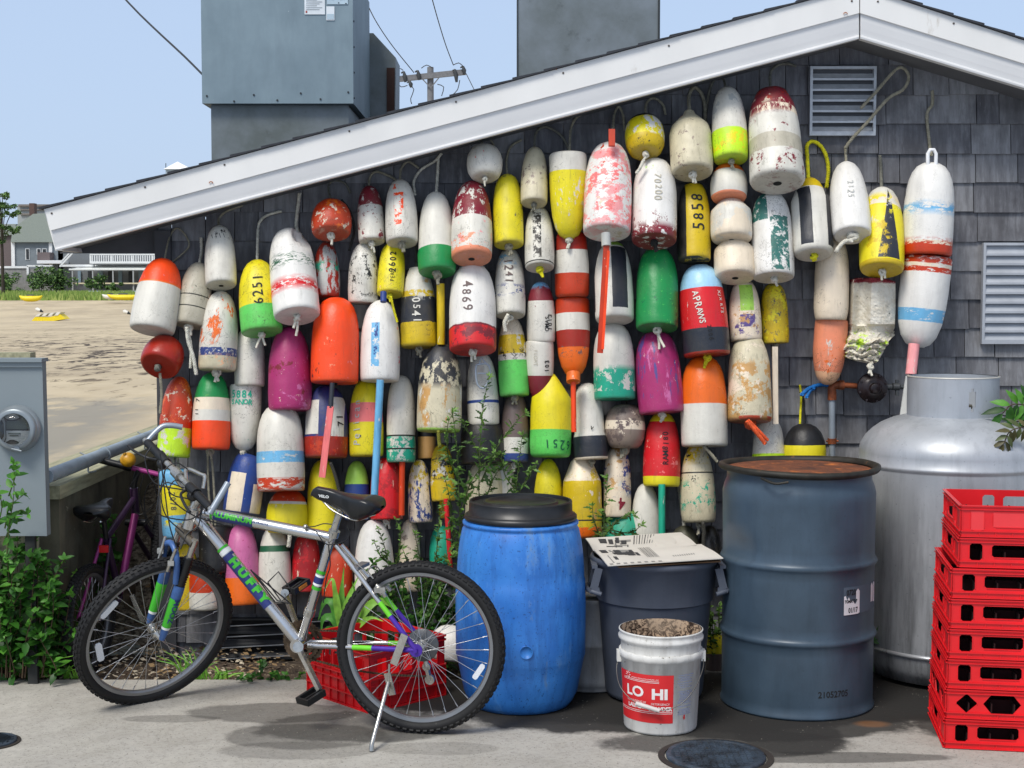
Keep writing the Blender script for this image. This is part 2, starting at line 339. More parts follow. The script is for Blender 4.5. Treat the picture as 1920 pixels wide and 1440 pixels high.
while zc > -.1:
    x = XL - rs.uniform(0, .1)
    while x < XR:
        wd = rs.choice((.10, .13, .15, .17, .19, .22)) * rs.uniform(.9, 1.1); a, b = max(x, XL) + .0015, x + wd - .0025
        if b > a + .01 and zc < roofz((a + b) / 2) + .08:
            t = rs.random() ** 1.2; dz = rs.uniform(-.003, .003); o = rs.uniform(0, .004)
            mb.a = .02 + .96 * t; y0 = YW - .016 - o; y1 = YW - .004; z0 = zc + dz; z1 = zc + EXPO + .004
            mb.add([(a, y0, z0), (b, y0, z0), (b, y1, z1), (a, y1, z1), (a, YW, z0), (b, YW, z0), (a, YW, z1), (b, YW, z1)], [(0, 1, 2, 3), (4, 5, 1, 0), (4, 0, 3, 6), (1, 5, 7, 2)])
        x += wd
    zc -= EXPO
mb.a = .02
mb.prism([(XL, YW + .002, -.15), (XR, YW + .002, -.15), (XR, YW + .002, roofz(XR)), (1.57, YW + .002, roofz(1.57)), (XL, YW + .002, roofz(XL))], (0, .12, 0))
mb.build('gable_wall', M_SHIN, BLD)
mb = MB(); mb.a = .4; mb.box((XL, YW + .13, -.15), (XL + .12, 16, roofz(XL))); mb.box((XR - .12, YW + .13, -.15), (XR, 16, roofz(XR))); mb.build('side_wall', M_SHIN, BLD)
M_CORN = mat('corner board', '4a4b4f', .85); mb = MB(); mb.box((XL - .012, YW - .03, -.1), (XL + .06, YW + .05, onY(298, 474, YW).z + .1)); mb.build('corner_board', M_CORN, BLD)
# rake boards
M_WHT = mat('white painted trim', 'e0ded9', .55, var=.05, vs=3, dirt='bdb6aa', dirtamt=.2, dscale=5, stretch=(1, 1, .35))
M_WHT2 = mat('white painted trim lower', 'd6d5d3', .6, var=.04, vs=3)
def ln(pts): return lambda x: next((a[1] + (b[1] - a[1]) * (x - a[0]) / (b[0] - a[0]) for a, b in zip(pts, pts[1:]) if x <= b[0]), pts[-1][1] + (x - pts[-1][0]) * (pts[-1][1] - pts[-2][1]) / (pts[-1][0] - pts[-2][0]))
Ltop, Lstep, Lbot = (83, 392), (95, 432), (105, 470)
Atop, Astep, Abot = (1612, -25), (1612, 24), (1612, 72)
Rtop, Rstep, Rbot = (1920, 76), (1920, 119), (1920, 165)
def ext(a, b, x): return (x, a[1] + (b[1] - a[1]) * (x - a[0]) / (b[0] - a[0]))
XE = 2700
REt, REs, REb = ext(Atop, Rtop, XE), ext(Astep, Rstep, XE), ext(Abot, Rbot, XE)
YF = 6.38
def board(nm, poly, y0, th, m):
    mb = MB(); mb.prism([onY(x, y, y0) for x, y in poly], (0, th, 0)); return mb.build(nm, m, BLD)
def ribbon(a, b, c_, d): return [a, b, c_, d]
mid = lambda a, b, t: (a[0] + (b[0] - a[0]) * t, a[1] + (b[1] - a[1]) * t)
board('rake_board', [Ltop, (1611, -24.7), (1611, 24.3), Lstep], YF, .022, M_WHT)
board('rake_board', [(1613, -24.7), REt, REs, (1613, 24.3)], YF, .022, M_WHT)
def moulding(a0, a1, b0, b1):    # a0-a1 upper edge line, b0-b1 lower edge line: shallow ogee in section
    mb = MB(); prof = [(0, .010), (.3, .012), (.6, .016), (.86, .021), (.87, .014), (.93, .012), (1, .014)]
    P0 = [onY(*mid(a0, b0, t), YF + d) for t, d in prof]; P1 = [onY(*mid(a1, b1, t), YF + d) for t, d in prof]
    n = len(prof); P0.append(P0[-1] + V(0, .04, 0)); P1.append(P1[-1] + V(0, .04, 0)); P0.append(P0[0] + V(0, .03, 0)); P1.append(P1[0] + V(0, .03, 0)); n += 2
    mb.add(P0 + P1, [(i, i + 1, n + i + 1, n + i) for i in range(n - 1)] + [tuple(range(n))[::-1], tuple(range(n, 2 * n))]); return mb.build('rake_moulding', M_WHT2, BLD)
moulding(Lstep, (1610.5, 24.2), Lbot, (1610.5, 72.2)); moulding((1613.5, 24.2), REs, (1613.5, 72.2), REb)
# nail heads on the rake boards
mb = MB(); M_NAIL = mat('nail head', '4a4038', .6)
for x, y in ((97, 400), (272, 351), (421, 309), (655, 246), (855, 191), (1056, 137), (1254, 86), (1597, 2), (1646, 3), (1788, 44)):
    p = onY(x, y, YF); mb.tube([p + V(0, -.0025, 0), p + V(0, .004, 0)], .0045, 8)
mb.build('nail_heads', M_NAIL, BLD, kind='stuff')
for x, y in ((396, 344), (1040, 131), (1585, 27)):
    p = onY(x, y, YF - .001); mb = MB(); mb.tube([p + V(.008 * math.cos(t), -.004, .008 * math.sin(t)) for t in (0, .5, 1, 1.57, 2.1, 2.6, 3.14)], .0018, 6); mb.build('rusty_hook', mat('rusty hook', '9a5a34', .7), BLD)
# soffit and enclosed eave
M_SOF = mat('dark soffit', '5c5d60', .8)
yb = YW - .004
mb = MB(); th = V(0, 0, .012)
a, b_, c_, = onY(*Lbot, YF + .028), onY(1612, 72, YF + .028), onY(*REb, YF + .028)
for p, q in ((a, b_), (b_, c_)):
    p2 = V(p.x, yb, p.z); q2 = V(q.x, yb, q.z); mb.prism([p + th, q + th, q2 + th, p2 + th], (0, 0, .012))
mb.build('soffit', M_SOF, BLD)
mb = MB(); zr = onY(200, 475, YW).z; xe = onY(112, 470, YW).x
mb.prism([(xe, YW, zr), (XL, YW, zr), (XL, YW, roofz(XL) + .02), (xe, YW, roofz(xe) + .02)], (0, .02, 0)); mb.build('eave_box', mat('eave panel', '4c4d50', .85), BLD)
mb = MB(); e0 = onY(*Ltop, YF + .03); e1 = onY(*Lbot, YF + .03); mb.prism([(e0.x, YF + .022, e0.z), (e1.x, YF + .022, e1.z), (e1.x + .03, YF + .022, e1.z), (e0.x + .03, YF + .022, e0.z)], (0, .30, 0)); mb.build('eave_fascia', M_WHT, BLD)
# roof with stepped shingle courses
M_ROOF = mat('asphalt roofing', '33353a', .9, var=.3, vs=30, bump=.4, bs=120)
mb = MB(); at_, lt_, rt_ = onY(*Atop, YF), onY(*Ltop, YF), onY(*REt, YF)
for p, q in ((lt_, at_), (rt_, at_)):
    d = q - p; L = d.length; n = int(L / .135); up = V(0, 0, 1)
    for i in range(n + 1):
        a0 = p + d * (max(0, i - .02) / n) - (d.normalized() * .02 if i == 0 else V(0, 0, 0)); a1 = p + d * (min(n, i + 1.25) / n); fy = -.012 - rs.uniform(0, .006)
        if i == n: continue
        mb.prism([a0 + V(0, fy, .003), a1 + V(0, fy, .002), a1 + V(0, fy, .005), a0 + V(0, fy, .014)], (0, 9.6 if max(a0.x, a1.x) > XL else .36, 0))
mb.build('roof', M_ROOF, BLD)
# louvre vents
def vent(nm, x0, y0, x1, y1, ns, Y, m, mi, fr=.012, slat=.5, tilt=1):
    a = onY(x0, y1, Y); b = onY(x1, y0, Y); bk = Y + .028
    mb = MB()
    for lo, hi in (((a.x, a.z), (a.x + fr, b.z)), ((b.x - fr, a.z), (b.x, b.z)), ((a.x + fr, a.z), (b.x - fr, a.z + fr)), ((a.x + fr, b.z - fr), (b.x - fr, b.z))):
        mb.box((lo[0], Y, lo[1]), (hi[0], bk, hi[1]))
    o = mb.build(nm, m, BLD); mb = MB(); mb.box((a.x + fr, bk - .004, a.z + fr), (b.x - fr, bk - .001, b.z - fr)); mb.build('vent_back', mi, o)
    H = (b.z - a.z - 2 * fr) / ns; mb = MB()
    for i in range(ns):
        z = a.z + fr + H * i; mb.prism([V(a.x + fr, Y + .003, z + .001), V(a.x + fr, Y + .006, z + .001 + .004), V(a.x + fr, Y + .022, z + H * slat + .006), V(a.x + fr, Y + .022, z + H * slat)], (b.x - a.x - 2 * fr, 0, 0))
        mb.box((a.x + fr, Y + .0005, z - .004 + .001), (b.x - fr, Y + .003, z + .0065))
    mb.build('slats', m, o); return o
M_GALV = mat('galvanised louvre', 'b4b7ba', .45, .35, var=.12, vs=40); M_SLAT = mat('grey enamel louvre', 'a4a8ae', .5, .1)
vent('louvre_vent', 1518, 124, 1644, 254, 6, 6.652, M_GALV, mat('vent inner', '47494d', .8))
vent('louvre_vent', 1841, 455, 2030, 645, 10, 6.652, M_SLAT, mat('vent inner two', '55585d', .7), .012, .9)
vent('foundation_vent', 408, 1160, 620, 1262, 4, 6.66, mat('dark louvre', '2c2e31', .5), mat('black', '0a0a0b', .8), .008, .3)
for y in (1171, 1191, 1211, 1232, 1251):
    a = onY(412, y + 4, 6.652); b = onY(616, y - 7, 6.652); mb = MB(); mb.bar(a, b, .004, .0045, V(0, 1, 0)); mb.build('vent_bar', M_GALV, BLD)
# galvanised exhaust ducts standing on the roof
s = NT('galvanised sheet'); v = s.co('Object'); st = s.co('Object', (1, 1, .25)); n1 = s.noise(v, 3, 5, .6); n2 = s.noise(st, 18, 6, .6)
c = s.mix(s.step(n1, .3, .7), C('6e8089'), C('82949c')); c = s.mix(s.math('MULTIPLY', s.step(n2, .45, .7), .3), c, C('61717a')); c = s.mix(s.step(s.noise(v, 55, 3, .6), .72, .76), c, C('a4b0b6'))
s.base(c); s.set(.55, .15); M_DUCT = s.m
s = NT('dull galvanised sheet'); v = s.co('Object'); n1 = s.noise(v, 4, 7, .62); c = s.mix(s.step(n1, .32, .68), C('5f6664'), C('7d858a')); c = s.mix(s.math('MULTIPLY', s.step(s.noise(v, 9, 6, .7), .6, .72), .6), c, C('4a4e4d')); s.base(c); s.set(.5, .3); M_DUCT2 = s.m
Yd = 7.30
def pbox(mb, x0, y0, x1, y1, Y, dep):
    a = onY(x0, y1, Y); b = onY(x1, y0, Y); return mb.box((a.x, Y, a.z), (b.x, Y + dep, b.z))
mb = MB(); a = onY(379, 194, Yd); b = onY(661, -60, Yd); bx = onY(697, 214, Yd + .75)
mb.box((a.x, Yd, a.z), (b.x, Yd + .85, b.z)); D1 = mb.build('exhaust_duct', M_DUCT, BLD)
mb = MB(); z0 = onY(520, 330, Yd + .05).z; mb.box((onY(393, 0, Yd + .05).x, Yd + .05, z0), (onY(652, 0, Yd + .05).x, Yd + .8, a.z - .002)); mb.build('duct_neck', M_DUCT2, D1)
mb = MB(); yy = Yd + .95; mb.prism([onY(x, y, yy) for x, y in ((690, 62), (700, 62), (742, 108), (740, 330), (690, 330))], (0, .3, 0)); mb.build('rear_hood', M_DUCT2, D1)
mb = MB(); mb.prism([onY(x, y, yy - .012) for x, y in ((725, 127), (740, 127), (738, 330), (725, 330))], (0, .011, 0)); mb.build('rusty_plate', mat('rust brown plate', '3c2218', .8), D1)
mb = MB()
for x, y in ((388, 180), (476, 178), (564, 175), (653, 173), (439, 190), (520, 188), (601, 186)):
    p = onY(x, y, Yd); mb.tube([p + V(0, -.004, 0), p + V(0, .001, 0)], .005, 8)
for i in range(6):
    p = V(b.x, Yd + .03, a.z + .03 + i * .125); mb.tube([p, p + V(.004, 0, 0)], .005, 8)
mb.build('rivets', mat('dark rivet', '23282c', .6), D1, kind='stuff')
mb = MB(); pbox(mb, 571, -14, 609, 27, Yd - .004, .003); mb.cur = 1
for i in range(8): pbox(mb, 574, -8 + i * 3.6, 604 - (i % 3) * 5, -7 + i * 3.6, Yd - .0055, .001)
mb.cur = 2; pbox(mb, 573, 20, 576, 24, Yd - .0055, .001); mb.build('sticker', [mat('paper label', 'd4dadd', .7), mat('print grey', '9aa2a6', .8), mat('label red', 'a04a40', .7)], D1)
mb = MB(); pbox(mb, 612, 12, 627, 38, Yd - .004, .003); mb.cur = 1; pbox(mb, 613, 26, 626, 36, Yd - .0055, .001); pbox(mb, 613, -16, 652, 8, Yd - .004, .003); mb.cur = 2
for i in range(16): x = rs.uniform(614, 648); y = rs.uniform(-12, 6); pbox(mb, x, y, x + rs.uniform(2, 7), y + rs.uniform(1, 3), Yd - .0055, .001)
mb.build('sticker', [mat('paper label', 'd4dadd'), mat('pale blue label', 'a9bcc6'), mat('label black', '22262a')], D1)
mb = MB(); a = onY(971, 160, Yd); b = onY(1234, -60, Yd); mb.box((a.x, Yd, a.z), (b.x, Yd + .7, b.z)); D2 = mb.build('exhaust_duct', M_DUCT2, BLD)
mb = MB(); mb.box((b.x, Yd - .012, a.z), (b.x + .010, Yd + .012, b.z)); mb.box((a.x - .006, Yd - .008, a.z), (a.x, Yd + .01, b.z)); mb.build('duct_seam', mat('dark seam', '2b3032', .6), D2)

# ================================================================ retaining wall, rail, meter
s = NT('mossy old concrete'); v = s.co('Object'); n1 = s.noise(v, 3, 7, .65); st = s.co('Object', (1, 1, .3)); c = s.mix(s.step(n1, .35, .65), C('3f3d30'), C('6a6654')); c = s.mix(s.math('MULTIPLY', s.step(s.noise(st, 9, 6, .6), .5, .65), .6), c, C('2c2b22')); c = s.mix(s.step(s.noise(v, 14, 6, .7), .66, .72), c, C('8d8872'))
s.base(c); s.set(.95); s.bump(n1, .5, .02); M_OLDC = s.m
WX = -1.95
mb = MB(); mb.box((WX - .28, 6.27, -1.2), (WX, 16, .74)); mb.box((-6, 6.02, -1.2), (WX - .28, 6.30, .70)); RW = mb.build('retaining_wall', M_OLDC, None, 'old mossy concrete retaining wall between the beach and the building', category='wall')
s = NT('weathered timber'); st = s.co('Object', (1, .08, 1)); n1 = s.noise(st, 40, 5, .6); s.base(s.mix(s.step(n1, .3, .7), C('85836a'), C('b8b594'))); s.set(.9); s.bump(n1, .5, .004); M_TIMB = s.m
mb = MB(); mb.box((WX - .30, 6.25, .742), (WX + .012, 16, .80)); mb.build('timber_cap', M_TIMB, RW)
s = NT('dull zinc pipe'); v = s.co('Object'); c = s.mix(s.step(s.noise(v, 9, 6, .65), .3, .7), C('8795a0'), C('a9b6c0')); c = s.mix(s.step(s.noise(v, 35, 5, .7), .66, .72), c, C('5c6368')); s.base(c); s.set(.5, .25); M_PIPE = s.m
p0 = onZ(87, 894, .86); p1 = onZ(335, 797, .86); d = (p1 - p0).normalized()
PR = empty('pipe_rail', 'dull grey steel pipe lying along the top of the mossy wall', 'pipe', p0)
mb = MB(); mb.tube([p0, p1 + d * .8], .030, 16); mb.build('pipe', M_PIPE, PR)
for t, r_ in ((.36, .034), (.8, .034), (.83, .036)):
    p = p0.lerp(p1, t); mb = MB(); mb.tube([p - d * .02, p + d * .02], r_, 16); mb.build('collar', M_PIPE, PR)
for x, y in ((150, 862), (258, 822)):
    p = onZ(x, y, .86); mb = MB(); mb.tube(smooth_path([p + V(.0, 0, .034), p + V(.036, 0, .01), p + V(.04, -.01, -.04), p + V(.045, -.02, -.055), p + V(.08, -.02, -.05)], .01), .004, 6); mb.build('hook', mat('steel hook', '9aa0a4', .5, .3), PR)
# meter box
M_MBOX = mat('grey enamel box', '7c868a', .6, var=.05, vs=4, dirt='4d5356', dirtamt=.08, dscale=40)
a = onY(-70, 1005, 6.0); b = onY(79, 679, 6.0); MBX = empty('electric_meter_box', 'tall grey metal box with a round glass electric meter at the left edge', 'meter box', (a.x, 6.0, 0))
mb = MB(); bq = onY(88, 1005, 6.0); mb.prism([a, bq, V(b.x, 6.0, b.z), V(a.x, 6.0, b.z)], (0, .05, 0)); mb.build('cabinet', M_MBOX, MBX)
mb = MB(); mb.box((a.x, 5.975, b.z + .001), (b.x + .006, 6.06, b.z + .016)); mb.box((a.x, 5.988, b.z - .02), (b.x + .003, 5.999, b.z)); mb.build('lid', M_MBOX, MBX)
mb = MB(); mb.box((a.x + .25, 6.02, -.1), (a.x + .29, 6.045, a.z - .001)); mb.build('stand', mat('dark post', '2a2c2b', .8), MBX)
mc = onY(34, 803, 6.0); Mm = Matrix.Translation(mc) @ Matrix.Rotation(R(90), 4, 'X')
mb = MB(); mb.lathe([(.096, 0), (.096, .02), (.088, .03), (.088, .03), (.086, .05), (.078, .056), (.066, .056), (.066, .056), (.066, .012), (.0, .012)], Mm, 40); mt = mb.build('meter', mat('meter ring', '8d9599', .35, .4), MBX)
mb = MB(); q = lambda x0, z0, x1, z1, y: mb.box((mc.x + x0, mc.y - y - .003, mc.z + z0), (mc.x + x1, mc.y - y, mc.z + z1))
q(-.045, -.045, .045, .045, .013); mb.cur = 1; q(-.032, .0, .032, .03, .017); mb.cur = 2; q(-.033, -.04, .033, -.006, .017); q(-.04, .034, .04, .042, .017); q(-.042, -.04, -.036, .034, .017); q(.036, -.04, .042, .034, .017)
mb.cur = 1; q(-.025, -.018, .02, -.014, .0205); q(-.02, -.026, .012, -.022, .0205)
mb.build('meter_face', [mat('meter dark', '171a1a', .5), mat('lcd', '37413a', .3), mat('meter plate', '7d8587', .5)], mt)
s = NT('meter glass'); s.b.inputs['Transmission Weight'].default_value = 1; s.set(.03); s.base((1, 1, 1, 1)); mb = MB(); mb.lathe([(.064, .03), (.064, .062), (.058, .074), (.04, .079), (0, .08)], Mm, 32); mb.build('meter_glass', s.m, mt)
mb = MB(); p = mc + V(.012, -.06, -.078); mb.tube([p + V(0, .03, 0), p], .012, 10); mb.tube([p + V(-.02, 0, 0), p + V(.02, 0, -.01)], .005, 8); mb.build('seal_lock', mat('meter ring', ''), mt)
mb = MB(); mb.box((a.x - .05, 6.19, -.1), (onY(58, 660, 6.2).x, 6.26, onY(58, 661, 6.2).z)); mb.build('timber_post', M_TIMB, None, 'mossy square timber post just behind the grey meter box', category='post')
# manhole covers
def manhole(cx, cy, r, label):
    t = empty('manhole_cover', label, 'manhole cover', (cx, cy, 0), 'round iron covers set in the concrete'); T = Matrix.Translation((cx, cy, 0))
    s = NT('worn iron'); v = s.co('Object'); c = s.mix(s.step(s.noise(v, 14, 6, .65), .35, .65), C('23262b'), C('43505e')); c = s.mix(s.step(s.noise(v, 40, 4, .7), .62, .7), c, C('3b382c')); s.base(c); s.set(.55, .2); s.bump(s.noise(v, 70, 4), .6, .006)
    mb = MB(); mb.lathe([(r * 1.16, .001), (r * 1.16, .004), (r * 1.16, .004), (r * 1.03, .005), (r * 1.03, .005), (r * 1.03, .001)], T, 56); mb.build('frame', mat('stained iron frame', '2d2722', .8, bump=.5), t)
    mb = MB(); mb.lathe([(r, .001), (r, .008), (r * .985, .012), (r * .9, .012), (r * .9, .012), (r * .88, .009), (0, .009)], T, 56); cv = mb.build('cover', s.m, t)
    mb = MB()
    for i in range(-6, 7):
        for j in range(-6, 7):
            x, y = i * r * .13, j * r * .13
            if x * x + y * y < (r * .82) ** 2: mb.box((cx + x - .008, cy + y - .008, .0091), (cx + x + .008, cy + y + .008, .0125))
    mb.build('tread_pattern', s.m, cv, kind='stuff')
p = onZ(1342, 1420, 0); manhole(p.x, p.y, 93 * mpp(p), 'blue black round iron manhole cover on the ground in front of the white bucket')
p = onZ(-14, 1392, 0); manhole(p.x, p.y, .085, 'small round iron cover sunk in the concrete at the left edge')
# ================================================================ far background
def fb(mb, x0, y0, x1, y1, Y, dep): return pbox(mb, x0, y0, x1, y1, Y, dep)
rf = random.Random(31)
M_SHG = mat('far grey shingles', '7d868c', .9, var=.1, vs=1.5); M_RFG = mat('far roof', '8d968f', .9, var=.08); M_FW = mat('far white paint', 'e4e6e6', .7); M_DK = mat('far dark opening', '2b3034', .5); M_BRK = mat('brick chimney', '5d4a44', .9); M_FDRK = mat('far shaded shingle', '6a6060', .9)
def window(parent, x0, y0, x1, y1, Y):
    mb = MB(); fb(mb, x0 - 1.2, y0 - 1.2, x1 + 1.2, y1 + 1.2, Y - .1, .1); o = mb.build('window', M_FW, parent); mb = MB(); fb(mb, x0, y0, x1, y1, Y - .16, .05); mb.build('pane', M_DK, o)
def house(): 
    Y = 262; t = empty('grey_house', 'grey shingled house with a chimney behind the beach at left', 'house', onY(70, 545, Y))
    mb = MB(); fb(mb, 24, 452, 118, 545, Y, 9); mb.build('wall', M_SHG, t)
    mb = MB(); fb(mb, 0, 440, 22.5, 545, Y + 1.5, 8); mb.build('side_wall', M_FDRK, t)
    mb = MB(); mb.prism([onY(x, y, Y - .8) for x, y in ((20, 454), (120, 454), (128, 425), (100, 399), (62, 401), (24, 428))], (0, .5, 0)); mb.add([onY(20, 454, Y - .8), onY(120, 454, Y - .8), onY(100, 399, Y - .8) + V(0, 6, 0), onY(62, 401, Y - .8) + V(0, 6, 0)], [(0, 1, 2, 3)])
    mb.prism([onY(x, y, Y + 1) for x, y in ((-20, 446), (24, 440), (30, 420), (-10, 420))], (0, 3, 0)); r_ = mb.build('roof', M_RFG, t)
    mb = MB(); fb(mb, 55, 381, 64, 404, Y + 2, 1.5); mb.build('chimney', M_BRK, r_)
    mb = MB(); fb(mb, 22.5, 454, 27, 545, Y - .3, .3); fb(mb, 93, 440, 97, 545, Y - .3, .3); mb.build('corner_trim', M_FW, t)
    window(t, 49, 467, 54, 486, Y); window(t, 70, 467, 75, 476, Y); window(t, 80, 467, 86, 476, Y)
    mb = MB(); fb(mb, 70, 473, 93, 489, Y - 2.5, 2.4); mb.build('balcony', M_FDRK, t)
    mb = MB(); fb(mb, 69, 488, 116, 494, Y - 4, 4); mb.build('porch_roof', M_FW, t)
house()
t = empty('large_building', 'long pale flat roofed building rising behind the grey house', 'building', onY(80, 545, 290))
mb = MB(); fb(mb, 36, 386, 132, 560, 290, 10); mb.build('wall', mat('far pale wall', '9aa0a0', .9), t)
mb = MB(); fb(mb, 34, 383, 134, 387, 289.4, 12); mb.build('cornice', mat('far cornice', '76716c', .8), t)
mb = MB(); fb(mb, 38, 392, 131, 394, 289.6, .4); fb(mb, 38, 400, 131, 403, 289.6, .4); mb.build('string_course', mat('far cornice', ''), t)
# restaurant deck with white awning and railing
Y = 256; t = empty('beach_restaurant', 'beachside building with white balcony railing and open white awning', 'building', onY(220, 545, Y))
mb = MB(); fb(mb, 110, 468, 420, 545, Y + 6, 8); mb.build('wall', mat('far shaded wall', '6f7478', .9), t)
mb = MB(); fb(mb, 130, 455, 420, 475, Y + 6.5, 7); mb.build('upper_storey', mat('far terracotta', '9a8878', .9), t)
mb = MB(); mb.add([onY(129, 505, Y), onY(420, 505, Y), onY(420, 497, Y + 5), onY(165, 497, Y + 5)], [(0, 1, 2, 3)]); fb(mb, 129, 503.5, 420, 506.5, Y - .1, .1); mb.build('awning', mat('far awning', 'e9ebe6', .7), t)
for i in range(8):
    mb = MB(); x = 135 + i * 38; fb(mb, x, 506.6, x + 1.6, 545, Y, .3); mb.build('post', mat('far grey post', 'a8abab', .7), t)
mb = MB(); fb(mb, 168, 476, 420, 478.5, Y + 1, .2); fb(mb, 168, 490, 420, 494, Y + 1, 4); rl = mb.build('railing', M_FW, t); mb = MB()
for i in range(60): x = 168 + i * 4.3; fb(mb, x, 478.5, x + (3 if i % 9 == 0 else 1.5), 490, Y + 1.05, .15)
mb.build('balusters', M_FW, rl)
mb = MB(); fb(mb, 136, 530, 420, 532.5, Y - .3, .2); mb.build('counter_rail', mat('far counter', 'd5c9a8', .7), t)
for i in range(14):
    mb = MB(); x = 146 + i * 19; fb(mb, x, 508, x + rf.uniform(5, 13), 530, Y + 5.6, .3); mb.build('opening', M_DK if i % 2 else mat('far blue curtain', '7d93a3', .8), t)
mb = MB(); mb.bar(onY(112, 500, Y), onY(140, 470, Y), .25, .25); mb.bar(onY(112, 494, Y), onY(136, 468, Y), .2, .2); fb(mb, 112, 496, 175, 500, Y + 2, 1); mb.build('stair', M_FW, t)
# stone wall with white cap
t = empty('stone_wall', 'grey stone garden wall with a white cap below the grey house', 'wall', onY(40, 548, 254))
mb = MB(); fb(mb, -60, 503, 96, 552, 254, .5); mb.build('masonry', mat('far stone', '8b8a88', .9, var=.2, vs=2), t)
mb = MB(); fb(mb, -60, 499, 53, 503, 253.8, .8); fb(mb, 50, 497, 97, 500, 253.8, .8); fb(mb, 50, 500, 53.5, 515, 253.7, .3); mb.build('cap', M_FW, t)
# cupola peeping over the roof
Y = 280; t = empty('white_cupola', 'small white peaked cupola showing just above the white rake board', 'cupola', onY(332, 420, Y))
mb = MB(); fb(mb, 312, 316, 352, 420, Y, 4); mb.build('lantern', mat('far lantern', 'b8c6cc', .7), t)
mb = MB(); a, b, c_, d = onY(306, 317, Y - .5), onY(358, 317, Y - .5), onY(358, 317, Y - .5) + V(0, 5, 0), onY(306, 317, Y - .5) + V(0, 5, 0); ap = onY(333, 303, Y + 2); mb.add([a, b, c_, d, ap], [(0, 1, 4), (1, 2, 4), (2, 3, 4), (3, 0, 4)]); mb.build('roof', M_FW, t)
mb = MB(); mb.tube([onY(311, 317, Y), onY(311, 306, Y)], .08, 5); mb.build('finial', M_DK, t)
# leafy masses: crowns made of leaf-size faces
def crown(mb, c, rad, n, leaf, rr, sq=(1, 1, 1), mats=3):
    cl = [(c + V(rr.gauss(0, .45) * rad * sq[0], rr.gauss(0, .45) * rad * sq[1], rr.gauss(0, .4) * rad * sq[2]), rad * rr.uniform(.22, .42)) for _ in range(max(6, n // 60))]
    for i in range(n):
        q, r_ = cl[i % len(cl)]; d = V(rr.gauss(0, 1), rr.gauss(0, 1), rr.gauss(0, 1)).normalized() * r_ * rr.uniform(.5, 1.05); p = q + V(d.x * sq[0], d.y * sq[1], d.z)
        u = V(rr.gauss(0, 1), rr.gauss(0, 1), rr.gauss(0, .6)).normalized(); w_ = u.cross(V(rr.gauss(0, 1), rr.gauss(0, 1), rr.gauss(0, 1))).normalized(); l_ = leaf * rr.uniform(.6, 1.3)
        mb.cur = rr.randrange(mats); mb.add([p - u * l_, p + w_ * l_ * .45, p + u * l_, p - w_ * l_ * .45], [(0, 1, 2, 3)])
M_LF = [mat('far leaf dark', '35502a', .8, var=.2), mat('far leaf', '4d6e35', .8, var=.2), mat('far leaf light', '6c8c48', .8, var=.2)]
for i, (x, y, r_, n, lb) in enumerate(((14, 526, 2.0, 900, 'rounded green bush before the stone wall, at the left edge'), (78, 527, 2.6, 1500, 'wide green bush between the stone wall and the white awning'), (112, 520, 2.2, 1100, 'tall green bush growing beside the end of the white awning'),
                                      (178, 530, 1.7, 700, 'low green bush growing in front of the restaurant deck'), (212, 540, 1.1, 420, 'smallest green bush at the edge of the dune grass by the deck'))):
    p = onY(x, y, 250 - i * .7); t = empty('bush', lb, 'bush', (p.x, p.y, 1.1), 'bushes behind the beach')
    mb = MB(); crown(mb, p, r_, n, .28, rf, (1.25, 1, .8)); mb.build('foliage', M_LF, t); mb = MB(); mb.tube([V(p.x, p.y, 1), p], [.1, .05], 6); mb.build('stem', M_BRK, t)
p = onY(5, 500, 236); t = empty('beach_tree', 'leafy green tree reaching in at the left edge above the house', 'tree', (p.x, p.y, 1))
mb = MB(); tops = [onY(4, 365, 236), onY(22, 400, 236), onY(8, 425, 236), onY(28, 432, 236), onY(-8, 390, 236), onY(10, 385, 236), onY(2, 450, 236)]
mb.tube([V(p.x, p.y, 1), onY(4, 470, 236), onY(2, 400, 236), onY(-2, 360, 236)], [.3, .25, .17, .06], 8)
for q in tops: mb.tube(smooth_path([onY(3, 455, 236), onY(6, 430, 236).lerp(q, .5), q], .5), .07, 5)
mb.build('trunk', mat('tree bark', '3b342b', .9), t)
mb = MB()
for q, r_ in zip(tops, (1.1, 1.0, .9, 1.0, 1.6, 1.2, .7)): crown(mb, q, r_, 260, .26, rf, (1.3, 1, .7))
crown(mb, onY(-18, 410, 236), 3.0, 700, .28, rf); mb.build('crown', M_LF, t)
# small craft on the sand
def kayak(lb, p, L, ang, m, wd=.75, h=.35, grp='boats pulled up on the sand'):
    t = empty('kayak', lb, 'kayak', p, grp); u = V(math.cos(ang), math.sin(ang), 0); w_ = V(-u.y, u.x, 0)
    mb = MB(); prof = [(t_, math.sin(math.pi * min(1, max(0, t_))) ** .6) for t_ in [i / 14 for i in range(15)]]
    mb.grid(lambda a, b: p + u * (a - .5) * L + w_ * math.cos(math.pi * 2 * b) * wd / 2 * (math.sin(math.pi * a) ** .55 if 0 < a < 1 else 0) + V(0, 0, h * .5 + math.sin(math.pi * 2 * b) * h / 2 * (math.sin(math.pi * a) ** .4 if 0 < a < 1 else 0) + h * .5 * (2 * a - 1) ** 4), 14, 10)
    mb.build('hull', m, t); mb = MB(); mb.tube([p + u * L * .12 + V(0, 0, h * .97), p - u * L * .15 + V(0, 0, h * .97)], .2, 8); mb.build('cockpit', M_DK, t)
M_YEL = mat('yellow boat plastic', 'e8cf1c', .5); M_KW = mat('white boat plastic', 'd9d6cc', .5)
kayak('yellow kayak lying alone on the sand before the stone wall', onY(58, 566, 214), 3.4, .1, M_YEL, 1.3, .9)
kayak('yellow kayak on the sand by the white one', onY(232, 563, 215), 4.9, .06, M_YEL, 1.2, .85)
